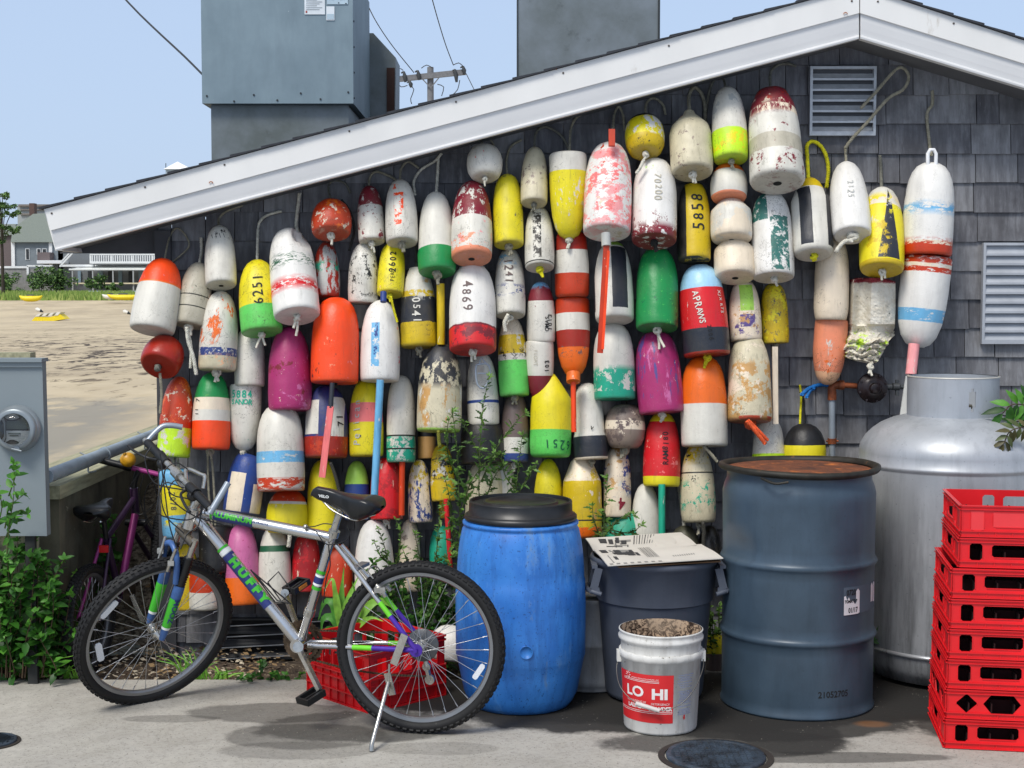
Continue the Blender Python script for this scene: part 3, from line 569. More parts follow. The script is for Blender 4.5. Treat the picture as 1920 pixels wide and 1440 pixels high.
kayak('white kayak half behind the yellow one on the sand', onY(208, 562, 217), 2.6, .25, M_KW, 1.2, .8)
p = onY(90, 604, 150); t = empty('rowing_boat', 'small upturned yellow boat with white slats on the sand', 'boat', p, 'boats pulled up on the sand')
mb = MB(); A = lambda x, y, dy=0: onY(x, y, 150) + V(0, dy, 0); mb.prism([A(58, 603), A(88, 604), A(92, 595), A(66, 594)], (0, 1.6, 0)); mb.prism([A(88, 604), A(123, 598), A(112, 589), A(92, 595)], (0, 1.6, 0)); mb.build('hull', M_YEL, t)
mb = MB()
for i in range(4): x = 66 + i * 12; mb.prism([A(x, 593.5 - i * .6, -.05), A(x + 7, 593 - i * .6, -.05), A(x + 12, 588 - i, -.05), A(x + 5, 588.5 - i, -.05)], (0, 1.7, 0))
mb.build('slats', M_KW, t)
for x, y, lb in ((74, 584, 'white float with a dark end lying behind the yellow boat'), (238, 588, 'white float with a dark end alone on open sand')):
    p = onY(x, y, 170); t = empty('beach_float', lb, 'float', p, 'floats on the beach'); mb = MB(); mb.tube([p + V(-.4, 0, .2), p + V(-.3, 0, .24), p + V(.1, 0, .1)], [.16, .24, .2], 8); mb.build('body', M_KW, t); mb = MB(); mb.tube([p + V(.1, 0, .1), p + V(.45, 0, -.08)], [.19, .05], 8); mb.build('dark_end', M_DK, t)
# utility pole and wires
Yp = 70; t = empty('utility_pole', 'wooden utility pole with crossarm and insulators behind the roof', 'utility pole', onY(808, 720, Yp))
MP = mat('grey pole wood', '76777a', .9); MI = mat('insulator', '3a3d3f', .5)
mb = MB(); a = onY(807, 126, Yp); mb.tube([V(a.x, Yp, -1), a], [.2, .15], 10); mb.build('pole', MP, t)
mb = MB(); mb.bar(onY(741, 149, Yp - .2), onY(873, 135, Yp - .2), .16, .26); mb.build('crossarm', MP, t)
mb = MB(); mb.bar(onY(790, 146, Yp - .25), onY(806, 163, Yp - .25), .05, .05); mb.bar(onY(826, 142, Yp - .25), onY(809, 163, Yp - .25), .05, .05); mb.build('brace', MP, t)
for x, y, h in ((757, 134, 20), (783, 132, 18), (853, 130, 24), (868, 124, 16), (768, 152, 12)):
    mb = MB(); mb.tube([onY(x, y, Yp - .35), onY(x + 2, y + h * .5, Yp - .35), onY(x + 3, y + h, Yp - .35)], [.05, .11, .06], 7); mb.tube([onY(x, y, Yp - .35), onY(x - 5, y + 3, Yp - .35)], .04, 5); mb.build('insulator', MI, t)
mb = MB()
for pts in (((745, 140), (748, 128), (756, 132)), ((742, 152), (752, 163), (764, 160)), ((768, 158), (776, 168), (770, 185), (772, 195)), ((820, 158), (832, 163), (828, 180)), ((862, 150), (858, 168), (848, 178)), ((850, 122), (860, 118), (868, 124)), ((790, 128), (800, 122), (812, 128))):
    mb.tube(smooth_path([onY(x, y, Yp - .4) for x, y in pts], .2), .022, 5)
mb.build('jumper_wires', MI, t)
def wire(lb, pts, Y0, Y1, r_, nm='overhead_wire', grp='overhead wires'):
    n = len(pts) - 1; mb = MB(); mb.tube(smooth_path([onY(x, y, Y0 + (Y1 - Y0) * i / n) for i, (x, y) in enumerate(pts)], .4), r_, 6); mb.build(nm, mat('wire black', '26282b', .6), None, lb, category='wire', group=grp)
wire('thick black cable running down from the top left to the large duct', [(225, -12), (262, 27), (305, 68), (345, 105), (379, 139)], 9, 7.6, .0055)
wire('thin wire from the left duct down to the end of the crossarm', [(685, 0), (705, 40), (735, 85), (776, 136)], 60, 69, .022)
wire('thin wire dropping from the top of the photo to the right end of the crossarm', [(808, -10), (822, 40), (836, 85), (850, 122)], 60, 69, .022)
wire('short thin wire leaving the right end of the crossarm behind the roof', [(874, 138), (884, 158), (900, 190)], 70, 76, .02)
# ================================================================ lobster buoys
CC = dict(w='dad6ca', W='e6e3dc', c='d0c6a8', b='bcb5a2', g='b8b9b4', n='262a33', k='17181b', y='e8d81a', Y='d3b40c', l='c6f01e', L='a8d955', e='5fce5a', G='118a45', E='0c5a3a', T='1ba887', t='2f6f66',
          o='fa4a10', O='ea6a14', p='f0906a', r='b01a22', R='d81a24', m='7e1a2c', q='a3200f', M='a82a68', P='c8689c', v='5a4888', u='1f3f86', U='24306e', s='6fb4dc', S='a5d2ec', i='f27a78', j='f4a0a0', B='6a5a56', a='8d7c70', D='c99a5a', x='c4380f', d='5b5a4a', z='e9d9c0', f='efb98f')
PROF = {
 'b': [(0, 0), (.88, 0), (.93, .006), (.965, .025), (.985, .07), (1, .22), (.995, .38), (.97, .52), (.915, .65), (.82, .77), (.69, .87), (.52, .94), (.30, .985), (.12, .999), (0, 1)],
 'e': [(0, 0), (.80, 0), (.88, .008), (.94, .04), (.98, .12), (1, .28), (.99, .42), (.94, .56), (.84, .70), (.70, .82), (.50, .92), (.28, .98), (0, 1)],
 'f': [(0, 0), (.92, 0), (.965, .008), (.985, .03), (1, .2), (.995, .42), (.975, .58), (.93, .70), (.855, .80), (.74, .885), (.57, .95), (.34, .988), (.14, .999), (0, 1)],
 'c': [(0, 0), (.80, 0), (.92, .015), (.98, .05), (1, .12), (1, .5), (1, .88), (.98, .95), (.9, .985), (.7, 1), (0, 1)],
 's': [(0, 0), (.80, 0), (.88, .01), (.95, .07), (1, .25), (1, .45), (.93, .64), (.78, .81), (.55, .93), (.28, .99), (0, 1)],
 'o': [(0, 0), (.55, 0), (.66, .01), (.82, .08), (.95, .22), (1, .42), (.99, .55), (.93, .72), (.78, .87), (.5, .97), (.2, 1), (0, 1)],
 'h': [(0, 0), (.84, 0), (.92, .01), (.97, .05), (1, .14), (1, .62), (.9, .74), (.5, .88), (.33, .93), (.27, .97), (.24, 1), (0, 1)],
 'q': [(0, 0), (.86, 0), (.95, .01), (1, .04), (.985, .2), (.95, .5), (.90, .72), (.80, .86), (.66, .95), (.58, 1), (0, 1)],
 't': [(0, 0), (.80, 0), (.9, .01), (.97, .04), (1, .14), (1, .6), (.97, .70), (.55, .94), (.35, .99), (0, 1)],
}
for k_ in 'bescft': PROF['i' + k_] = [(r_, 1 - z_) for r_, z_ in PROF[k_]][::-1]
PROF['ib2'] = [(r_, 1 - z_) for r_, z_ in [(0, 0), (.92, 0), (.97, .01), (1, .04), (1, .35), (.97, .55), (.88, .74), (.72, .88), (.5, .965), (.3, .99), (.28, 1), (0, 1)]][::-1]
def rfun(prof, R_):
    pz = [(z, r) for r, z in prof]
    def f(t):
        t = max(0, min(1, t)); best = 0
        for (z0, r0), (z1, r1) in zip(pz, pz[1:]):
            if z0 - 1e-9 <= t <= z1 + 1e-9: best = max(best, r0 + (r1 - r0) * ((t - z0) / (z1 - z0) if z1 > z0 else 1))
        return best * R_
    return f
def bands(st): return [(m[0], float(m[1:])) for m in re.findall(r'[a-zA-Z][\d.]+', st)]
def buoy_mat(i, bd, wear, patch, dirt, rough, jit, groove):
    s = NT('buoy paint %d' % i); tc = s.n('ShaderNodeTexCoord'); sp = s.n('ShaderNodeSeparateXYZ'); s.l(tc.outputs['Generated'], sp.inputs[0])
    mp = s.n('ShaderNodeMapping'); mp.inputs['Location'].default_value = (i * 3.7, i * 1.3, i * .9); s.l(tc.outputs['Object'], mp.inputs[0]); v = mp.outputs[0]
    j1 = s.noise(v, 22, 6, .65); zj = s.math('ADD', sp.outputs[2], s.math('MULTIPLY', s.math('SUBTRACT', j1, .5), jit)); xj = s.math('ADD', sp.outputs[0], s.math('MULTIPLY', s.math('SUBTRACT', j1, .5), jit * 1.5))
    cur = C(CC[bd[0][0]])
    for (c0, z0), (c1, z1) in zip(bd, bd[1:]): cur = s.mix(s.step(zj, z0 - .003, z0 + .003), cur, C(CC[c1]))
    for p in patch:
        x0, x1, z0, z1, pc = p[:5]
        if len(p) > 5 and p[5] == 'tri':       # widening downwards
            hw = s.math('MULTIPLY', s.math('SUBTRACT', z1, zj), (x1 - x0) / 2 / (z1 - z0)); mk = s.math('LESS_THAN', s.math('ABSOLUTE', s.math('SUBTRACT', xj, (x0 + x1) / 2)), hw)
        else: mk = s.math('MULTIPLY', s.math('GREATER_THAN', xj, x0), s.math('LESS_THAN', xj, x1))
        mk = s.math('MULTIPLY', mk, s.math('MULTIPLY', s.math('GREATER_THAN', zj, z0), s.math('LESS_THAN', zj, z1)))
        mk = s.math('MULTIPLY', mk, s.math('LESS_THAN', sp.outputs[1], .62))
        if len(p) > 6: mk = s.math('MULTIPLY', mk, s.step(s.noise(v, 30, 7, .7), p[6], p[6] + .04))
        cur = s.mix(mk, cur, C(CC[pc]))
    for k, wv in enumerate(wear):
        wc, a, sc = wv[:3]; z0, z1, sx = (list(wv[3:]) + [-1, 2, 1][len(wv) - 3:])
        m2 = s.n('ShaderNodeMapping'); m2.inputs['Location'].default_value = (k * 5.1 + i, 2.3 * k, 0); m2.inputs['Scale'].default_value = (1, 1, 1 / sx); s.l(v, m2.inputs[0])
        nn = s.math('ADD', s.math('MULTIPLY', s.noise(m2.outputs[0], sc, 8, .68), .68), s.math('MULTIPLY', s.noise(m2.outputs[0], sc * 3.7, 6, .75), .32)); T = .5 + (.5 - a) * .36; mk = s.step(nn, T, T + .018)
        if z0 > -.5 or z1 < 1.5: mk = s.math('MULTIPLY', mk, s.math('MULTIPLY', s.step(zj, z0 - .04, z0 + .04), s.step(zj, z1 + .04, z1 - .04)))
        cur = s.mix(mk, cur, C(CC[wc]))
    # grime: soft stains, brush-like tone, run marks and pin specks
    m4 = s.n('ShaderNodeMapping'); m4.inputs['Scale'].default_value = (1, 1, .12); s.l(v, m4.inputs[0]); cur = s.mix(s.math('MULTIPLY', s.step(s.noise(m4.outputs[0], 26, 5, .6), .40, .75), .30), cur, s.mix(.5, cur, C('3c3830')))
    g1 = s.noise(v, 9, 6, .6); cur = s.mix(s.math('MULTIPLY', s.step(g1, .45, .75), .30 * dirt), cur, C('6d6450'))
    m3 = s.n('ShaderNodeMapping'); m3.inputs['Scale'].default_value = (1, 1, .22); s.l(v, m3.inputs[0]); cur = s.mix(s.math('MULTIPLY', s.step(s.noise(m3.outputs[0], 55, 6, .7), .56, .72), .42 * dirt), cur, C('55503f'))
    cur = s.mix(s.math('MULTIPLY', s.step(s.noise(v, 120, 3, .55), .69, .73), min(1, .55 * dirt)), cur, C('2f2c26'))
    cur = s.mix(s.math('MULTIPLY', s.step(sp.outputs[2], .05, .0), .35 * dirt), cur, C('6b6350'))
    ck = s.math('ABSOLUTE', s.math('SUBTRACT', s.noise(v, 6.5, 5, .7, .4), .5)); cur = s.mix(s.math('MULTIPLY', s.math('MULTIPLY', s.math('LESS_THAN', ck, .0035), s.step(s.noise(v, 5, 2), .48, .56)), .6 * min(1, dirt)), cur, C('3a352c'))
    if groove:
        for gz in groove: cur = s.mix(s.math('LESS_THAN', s.math('ABSOLUTE', s.math('SUBTRACT', sp.outputs[2], gz)), .009), cur, C('2b2b25'))
    s.base(cur); s.set(s.math('ADD', s.math('MULTIPLY', g1, .35), rough - .15), 0, .45)
    s.bump(s.math('ADD', s.noise(v, 28, 7, .65), s.math('MULTIPLY', s.noise(v, 170, 3, .6), .25)), .22, .012); return s.m
ROPE = {}
def rope_mat(c):
    if c not in ROPE: ROPE[c] = mat('rope ' + c, dict(w='c9c5b6', b='8f8a78', y='cfc81e', g='6d6c62', d='3d3c36', u='1c6fb8', o='d2552a', k='20201e', n='7a7a2a').get(c, 'b0aa98'), .95, var=.3, vs=60)
    return ROPE[c]
def knot(mb, p, r, rr, tails=2, ln_=.04):
    for k in range(3):
        a = Vector([rr.gauss(0, 1) for _ in range(3)]).normalized(); _, u, w_ = frame_of(a)
        mb.tube([p + (u * math.cos(t * .7) + w_ * math.sin(t * .7)) * r * .75 for t in range(9)], r * .42, 6, closed=True)
    for k in range(tails):
        d = V(rr.uniform(-.5, .5), rr.uniform(-.6, -.1), -1).normalized(); q = p + d * ln_ * rr.uniform(.5, 1)
        mb.tube(smooth_path([p, p.lerp(q, .5) + V(rr.uniform(-.3, .3) * r, 0, 0), q], .01), r * .34, 6)
BN = [0]
def B(label, tx, ty, bx, by, w_, shape, bd, wear=(), patch=(), lay=0, tilt=None, rope=None, kn=None, sp=None, txt=(), dirt=1., rough=.42, jit=.012, groove=(), Y=None, mod=None, back=0, n=34):
    i = BN[0]; BN[0] += 1; rr = random.Random(100 + i); bd = bands(bd)
    Yc0 = Y if Y else YW - .03 - w_ / 2 * .00246 - lay * .085
    if tilt is None: tilt = 9 if ty > 500 else 19
    elif ty < 480 and tilt > 7: tilt += 8
    tp = onY(tx, ty, Yc0); bt = onY(bx, by, Yc0); L = (tp - bt).length; tl = math.tan(R(tilt)) * L
    for _ in range(3): tp = onY(tx, ty, Yc0 + tl * .35); bt = onY(bx, by, Yc0 - tl * .65)
    z = tp - bt; L = z.length; z.normalize(); y = V(0, 1, 0); x = y.cross(z).normalized(); y = z.cross(x).normalized()
    Rb = w_ / 2 * mpp((tp + bt) / 2); foreshort = 0
    if by > 0:   # trim the length so that the visible edge of the bottom disc, not its centre, reaches the measured pixel
        nz = abs(z.dot((bt - O).normalized())); L = max(L - Rb * nz * .9, L * .55); bt = tp - z * L
    Mx = Matrix(((x.x, y.x, z.x, bt.x), (x.y, y.y, z.y, bt.y), (x.z, y.z, z.z, bt.z), (0, 0, 0, 1)))
    root = empty('lobster_buoy', label, 'buoy', group='lobster buoys hung on the shingle wall', M=Mx)
    pr = PROF[shape]; prof = []; rf_ = rfun(pr, Rb)
    for r_, z_ in pr: prof.append((r_ * Rb, z_ * L))
    if shape[0] != 'i' or shape == 'iq': prof.insert(2, prof[1])
    elif True: prof.insert(len(prof) - 2, prof[-2])
    k1, k2, ph = rr.uniform(.004, .012), rr.uniform(.003, .008), rr.uniform(0, 6)
    dn = [(rr.uniform(-2.6, -.5), rr.uniform(.1, .85), rr.uniform(.15, .4), rr.uniform(.012, .045)) for _ in range(3)]
    def wob(p, a):
        q = 1 + k1 * math.sin(2 * a + ph) + k2 * math.sin(3 * a + ph * 2 + p.z / L * 5); p = V(p.x * q, p.y * q, p.z)
        g_ = math.sin(a * 2.3 + p.z * 31 + ph) * math.sin(a * 1.0 - p.z * 19 + ph * 3); q2 = 1 - .014 * max(0, g_) ** 2; p = V(p.x * q2, p.y * q2, p.z)
        for da, dz, dr, dd in dn:
            e_ = ((math.atan2(math.sin(a - da), math.cos(a - da))) / dr) ** 2 + (((p.z / L) - dz) * L / (dr * Rb)) ** 2
            if e_ < 4: p = V(p.x * (1 - dd * math.exp(-e_)), p.y * (1 - dd * math.exp(-e_)), p.z)
        return mod(p, a, L, Rb) if mod else p
    mb = MB()
    # resample the long straight runs so that dents show
    pp = [prof[0]]
    for a, b in zip(prof, prof[1:]):
        m = max(1, int(abs(b[1] - a[1]) / .02))
        for k in range(1, m + 1): pp.append((a[0] + (b[0] - a[0]) * k / m, a[1] + (b[1] - a[1]) * k / m))
    mb.lathe(pp, None, n, fn=wob)
    fl = mb.build('float', buoy_mat(i, bd, wear, patch, dirt, rough, jit, groove), root, local=True)
    if by < 560 or kn:
        mb = MB(); mb.disc((0, 0, -.0012), (0, 0, -1), Rb * .16, 12); mb.build('hole', mat('buoy hole', '14120f', .9), fl, local=True)
    if rope:
        ropes = rope if isinstance(rope[0], list) else [rope]
        for rp in ropes:
            col = rp[0]; pts = [Vector(onY(px, py, (YW - .028) if k > 0 else (tp + z * -.01).y)) for k, (px, py) in enumerate(rp[1])]
            if len(rp) > 3: pts = [onY(px, py, rp[3]) for px, py in rp[1]]
            mb = MB(); rope_mesh(mb, pts, rp[2] if len(rp) > 2 else .0062); mb.build('rope', rope_mat(col), root)
    if kn:
        mb = MB(); knot(mb, bt - z * .008 + V(0, -.012, 0), kn[1] if len(kn) > 1 else .017, rr, kn[2] if len(kn) > 2 else 2, kn[3] if len(kn) > 3 else .045); mb.build('knot', rope_mat(kn[0]), root)
    if sp:
        for q in (sp if isinstance(sp, list) else [sp]):
            (x0, y0), (x1, y1), pw, pc = q[:4]; Ys = bt.y - .005 if len(q) < 5 else q[4]; a = onY(x0, y0, Ys); b = onY(x1, y1, Ys - .02); r_ = pw / 2 * mpp(a)
            mb = MB()
            if len(q) > 5: mb.bar(a, b, r_ * 2, r_ * 1.2, V(0, 1, 0))
            else: mb.tube([a, b], r_, 12)
            mb.build('spindle', stick_mat(pc), root)
    for t in txt:
        st, tz, ang, size, rot, tcx = t[:6]; bold = t[6] if len(t) > 6 else .0; mb = MB(); adv = size * .60; cr, sr = math.cos(R(rot)), math.sin(R(rot))
        for ci, ch in enumerate(st):          # each character brushed on by hand: own size, tilt and drift
            if ch == ' ': continue
            o_ = (ci - (len(st) - 1) / 2) * adv; k_ = rr.uniform(.88, 1.1); jy = rr.uniform(-.06, .06) * size; dx_ = o_ * cr - jy * sr; dz_ = o_ * sr + jy * cr
            cyl_text(mb, ch, round(size * k_, 4), (0, 0, tz * L + dz_), (0, 0, 1), (0, -1, 0), Rb, R(rot + rr.uniform(-8, 8)), bold * .45, rf=lambda h: rf_(tz + (dz_ + h) / L) * (1 + k1 + k2), eps=.0012, ang0=R(ang) + dx_ / Rb, sx=.9)
        mb.build('lettering', mat('letter ' + tcx, CC.get(tcx, '333333'), .7), fl, local=True)
    return root
def stick_mat(c):
    if ('st', c) in _mc: return _mc[('st', c)]
    s = NT('stick ' + c); v = s.co('Object', (1, 1, .2)); n1 = s.noise(v, 30, 6, .65); cc = C(CC[c]); dk = tuple(q * .7 for q in cc[:3]) + (1,)
    col = s.mix(s.step(n1, .35, .6), dk, cc); col = s.mix(s.step(s.noise(v, 50, 8, .7), .62, .65), col, C('d9cfc0')); s.base(col); s.set(.55); s.bump(n1, .3, .003); _mc[('st', c)] = s.m; return s.m
def bite(a0, z0, ra, rz, dep):        # a chunk missing from the foam
    def f(p, a, L, Rb):
        d = math.atan2(math.sin(a - R(a0)), math.cos(a - R(a0))) / R(ra); e = (p.z / L - z0) / rz; q = d * d + e * e
        if q < 1: k = 1 - dep * (1 - q) ** .4 * (1 + .15 * math.sin(a * 23 + p.z * 160)); return V(p.x * k, p.y * k, p.z)
        return p
    return f
def neck(z0, dep, wd=.02):            # a pinched waist
    def f(p, a, L, Rb): k = 1 - dep * math.exp(-((p.z / L - z0) / wd) ** 2); return V(p.x * k, p.y * k, p.z)
    return f
def lump(amp):
    def f(p, a, L, Rb): k = 1 + amp * (math.sin(a * 5 + p.z * 60) * .5 + math.sin(a * 9 - p.z * 95) * .35 + math.sin(a * 2 + p.z * 30) * .5); return V(p.x * k, p.y * k, p.z)
    return f
def topcut(c, s_):                     # top sliced off obliquely
    def f(p, a, L, Rb):
        lim = L * (c + s_ * p.x / Rb); return V(p.x, p.y, min(p.z, lim))
    return f
# ---- left edge, top row leftwards to the middle
B('white buoy with a bright orange nose, furthest left on the wall', 309, 486, 283, 630, 86, 'b', 'w.6O.62o1', [('i', .3, 25, .62, .72, 1)], tilt=18, lay=.6, rope=[['b', [(308, 488), (318, 445), (331, 428), (347, 440), (354, 462), (330, 486), (319, 492)], .0045]], dirt=.5)
B('small dirty beige buoy with two dark grooves and a long rope tassel', 376, 493, 354, 617, 62, 'b', 'b1', [('d', .22, 20), ('i', .15, 8, .5, 1)], tilt=16, lay=.3, groove=(.26, .44), dirt=1.3, rope=[['w', [(374, 494), (378, 470), (377, 446)], .008], ['w', [(350, 614), (353, 640), (362, 668), (368, 702)], .009, 6.30], ['w', [(350, 616), (358, 648), (357, 690)], .007, 6.31]], kn=('w', .02, 1))
B('plain white buoy with a black speckled nose near the left corner', 411, 424, 415, 545, 58, 'b', 'w1', [('k', .33, 26, .72, .97)], tilt=14, lay=.4, rope=['b', [(411, 426), (411, 410), (425, 396), (455, 385)], .006], txt=[('\\\\\\\\', .75, 5, .035, 0, 'n')])
B('white buoy smeared with orange above a speckled navy blue band', 415, 546, 407, 698, 72, 'b', 'c.17u.27w1', [('O', .46, 12, .3, .95, 2.2), ('w', .42, 45, .15, .3), ('f', .4, 15, 0, .17)], lay=.5, kn=('w', .02), jit=.03)
B('dark red dome buoy tilted to show its round end with a white patch', 318, 640, 291, 703, 78, 's', 'q1', [('i', .12, 40, .5, .9)], tilt=42, lay=1.0, dirt=.3, rough=.3, kn=('g', .016, 0), rope=['b', [(300, 700), (303, 740), (300, 775)], .007, 6.42])
B('orange and brown crackled buoy with a lime green bottom, above the bicycle handlebar', 337, 706, 325, 858, 62, 'b', 'l.36x1', [('O', .45, 12, .4, 1), ('z', .34, 20, .38, 1), ('k', .2, 26, .38, 1), ('w', .36, 10, 0, .34)], lay=.7, mod=lump(.02), rope=[['b', [(325, 856), (326, 880), (328, 905)], .006, 6.5], ['b', [(333, 856), (335, 880), (334, 905)], .006, 6.5]])
B('buoy in dark green, cream and orange bands', 399, 698, 395, 844, 71, 'b', 'o.36w.50z.66G1', [('L', .3, 8, .5, .66)], lay=.5, dirt=.5, rope=[['b', [(394, 842), (399, 880), (402, 930), (404, 985)], .006, 6.55], ['b', [(390, 842), (390, 880), (392, 930), (398, 985)], .006, 6.56]], kn=('b', .018), txt=[('7', .62, -38, .035, 90, 'k', .0008), ('11', .47, -38, .03, 90, 'k', .0006)])
B('white buoy with faint green smudges hanging nose up against a twin below', 468, 614, 468, 727, 57, 'f', 'w1', [('T', .17, 9, 0, .8)], lay=.1)
B('nose down white buoy with green painted number 5884', 461, 722, 457, 846, 60, 'ib2', 'w1', [('T', .25, 30, 0, .45)], lay=.2, kn=('w', .014), txt=[('5884', .84, -5, .042, 0, 'T', .0022), ('SANOR', .72, -5, .034, 0, 'T', .0018)])
B('yellow buoy with a green bottom and the upright number 6251', 482, 488, 492, 634, 79, 'b', 'e.33y1', [('O', .33, 7, .5, 1), ('d', .22, 14, .35, .7)], tilt=17, lay=.5, rope=['w', [(482, 490), (484, 430), (490, 412), (505, 402), (528, 396)], .007], kn=('w', .016, 2, .07), txt=[('6251', .52, 8, .062, 90, 'k', .0008)])
B('big white buoy with a chipped nose, thin green smears and a red band', 541, 432, 559, 608, 88, 'f', 'W1', [('E', .48, 30, .50, .62, .35), ('R', .62, 24, .22, .34, .35)], tilt=17, lay=.55, mod=bite(-28, .86, 42, .13, .62), rope=['w', [(566, 448), (556, 425), (558, 395), (562, 362)], .009], kn=('w', .018, 2, .08), dirt=.5)
B('plain magenta buoy below the big chipped white one', 543, 612, 544, 773, 82, 'b', 'M1', [('z', .2, 35, 0, .6), ('m', .28, 8, 0, 1), ('P', .3, 5)], lay=.45, kn=('w', .018), dirt=.4)
B('tall white buoy with a sky blue band above a scratched red bottom, near the handlebar', 525, 758, 527, 922, 90, 'f', 'x.15w.32s.45w1', [('w', .5, 18, 0, .15, .3), ('w', .3, 22, .3, .46, .4)], lay=.7, jit=.02, dirt=.5)
B('dark blue buoy with a cream rectangle painted on it, behind the handlebar', 470, 846, 452, 962, 70, 'f', 'u1', [('z', .12, 40)], patch=[(.13, .56, .02, .66, 'z'), (.78, 1, .02, .5, 'z')], lay=.3, mod=topcut(.95, -.05), jit=.02)
B('squat orange red dome buoy with scraped white spots', 622, 377, 621, 453, 76, 's', 'x1', [('z', .33, 22, 0, .7), ('O', .4, 10)], tilt=16, lay=.3, rope=[['g', [(622, 379), (616, 350), (628, 338), (648, 345), (657, 362)], .006], ['k', [(640, 375), (655, 395), (664, 430), (655, 470)], .007, 6.58]], kn=('w', .018, 1))
B('narrow white buoy streaked with dark red and a teal smear', 612, 453, 612, 566, 51, 'e', 'g1', [('q', .52, 14, -1, 2, 3.5), ('T', .5, 16, .42, .58)], tilt=10, lay=-.1, mod=lump(.02))
B('largest bright orange red buoy with small dark chips', 631, 558, 627, 722, 91, 'f', 'o1', [('k', .22, 30, 0, 1, 3.5), ('p', .2, 12), ('i', .2, 20, 0, .5)], lay=.75, dirt=.5, rough=.36, kn=('k', .014, 1))
B('navy buoy with two white panels and a rusty red bottom behind a pink stick', 613, 722, 611, 860, 82, 'b', 'q.28U1', [('x', .4, 20, 0, .28), ('z', .2, 30, 0, .3)], patch=[(.05, .38, .31, .78, 'w'), (.66, .93, .28, .82, 'w')], lay=.3, sp=[((623, 718), (620, 765), 9, 'n', 6.30), ((620, 762), (604, 895), 12, 'i', 6.28, 1)], txt=[('71', .5, 47, .05, 90, 'k', .0015)])
B('small white buoy with a dark red flaking nose', 692, 349, 698, 462, 50, 'b', 'w.6m1', [('w', .35, 30, .55, 1), ('m', .36, 26, 0, .6)], tilt=12, lay=.1, rope=['b', [(692, 352), (693, 335), (704, 322), (728, 329), (748, 341)], .0065], kn=('w', .014))
B('white buoy peppered with black flecks beneath the small dark red nosed one', 682, 456, 681, 572, 58, 'b', 'w1', [('k', .38, 38, .1, .9, 1.3)], tilt=7, lay=.3, dirt=1.3)
B('white buoy with a vertical orange streak', 750, 338, 754, 466, 61, 'b', 'w1', patch=[(.32, .62, .2, .72, 'o', 'r', .5), (.3, .5, .78, .88, 'o', 'r', .5)], tilt=13, lay=.3, rope=['b', [(750, 342), (752, 318), (765, 303), (785, 315)], .006], kn=('b', .018, 2, .05))
B('small yellow buoy with the number 2602 running up it', 737, 457, 731, 560, 50, 'f', 'y1', [('f', .26, 20, 0, .14)], lay=.5, tilt=14, kn=('y', .014, 1), rope=['y', [(733, 556), (738, 580), (745, 604)], .006, 6.42], txt=[('2602', .55, 8, .045, 90, 'k', .0016), ('PERM', .28, 10, .025, 90, 'k')])
B('white buoy with a wide plain bright green bottom', 817, 361, 820, 522, 68, 'b', 'G.27w1', tilt=13, lay=.3, dirt=.45, rope=[['w', [(818, 364), (820, 335), (822, 295)], .008], ['w', [(778, 365), (776, 340), (790, 318), (815, 302), (828, 288)], .007]], kn=('b', .022, 2, .05), mod=lambda p, a, L, Rb: V(p.x * (1.05 if p.z / L < .27 else 1), p.y * (1.05 if p.z / L < .27 else 1), p.z))
B('white buoy with one vertical blue brush mark and a long blue stick', 714, 563, 712, 718, 75, 'b', 'W1', [('i', .2, 6)], patch=[(.32, .52, .16, .70, 's', 'r', .41), (.38, .48, .3, .7, 'u', 'r', .5)], lay=.85, dirt=.5, jit=.03, sp=[((719, 548), (719, 566), 12, 'u', 6.4), ((713, 712), (702, 930), 14, 's', 6.33), ((716, 712), (705, 930), 4, 'W', 6.322)])
B('yellow buoy with a salmon pink middle band', 686, 710, 687, 857, 64, 'b', 'y.43i.68y1', [('d', .2, 20)], lay=.25, jit=.005, txt=[('Pelican', .42, -28, .05, 90, 'g', .0008)])
B('white buoy with a two part turquoise bottom and an orange stick', 752, 704, 752, 868, 55, 'f', 'T.30w1', [('w', .42, 24, 0, .3)], lay=.35, groove=(.15, .3), sp=((754, 866), (753, 966), 11, 'o', 6.50), mod=neck(.3, .05, .012))
B('buoy with a frayed white nose above yellow, black and yellow bands', 783, 503, 786, 655, 70, 'q', 'Y.30n.62Y.70w1', [('w', .4, 20, .6, .75), ('D', .3, 12, .7, 1)], lay=.35, tilt=9, jit=.05, mod=lambda p, a, L, Rb: V(p.x * (1 - max(0, p.z / L - .6) * .6), p.y * (1 - max(0, p.z / L - .6) * .6), p.z), rope=['g', [(782, 506), (780, 480), (779, 430)], .006], kn=('b', .016), txt=[('0541', .44, -3, .05, -90, 'w', .0015)])
B('large buoy with mottled black nose and peeling cream lower half', 828, 644, 822, 812, 84, 'b', 'L.03c.5c1', [('n', .6, 26, .5, .92, 1.5), ('n', .75, 12, .8, 1, 3), ('D', .42, 9, .03, .5, 2.5), ('W', .36, 11, .05, .5, 2)], lay=.8, dirt=1.2, sp=[((826, 532), (827, 646), 15, 'Y', 6.5)], rope=['n', [(822, 808), (823, 825), (825, 838)], .009, 6.36])
B('crimson buoy with a pale flaking lower half and open hole in its end', 885, 342, 884, 500, 77, 'b', 'p.06w.46m1', [('w', .42, 24, .42, .9, 1.6), ('p', .36, 12, 0, .45), ('j', .3, 26, 0, .45)], tilt=19, lay=.5)
B('small round white buoy tucked under the eave with a pink smudge', 908, 276, 910, 347, 67, 'o', 'w1', patch=[(.25, .5, .4, .6, 'R', 'r', .5)], tilt=20, lay=.3, rope=['b', [(903, 282), (905, 266), (914, 259), (924, 268), (928, 282)], .005], kn=('w', .012))
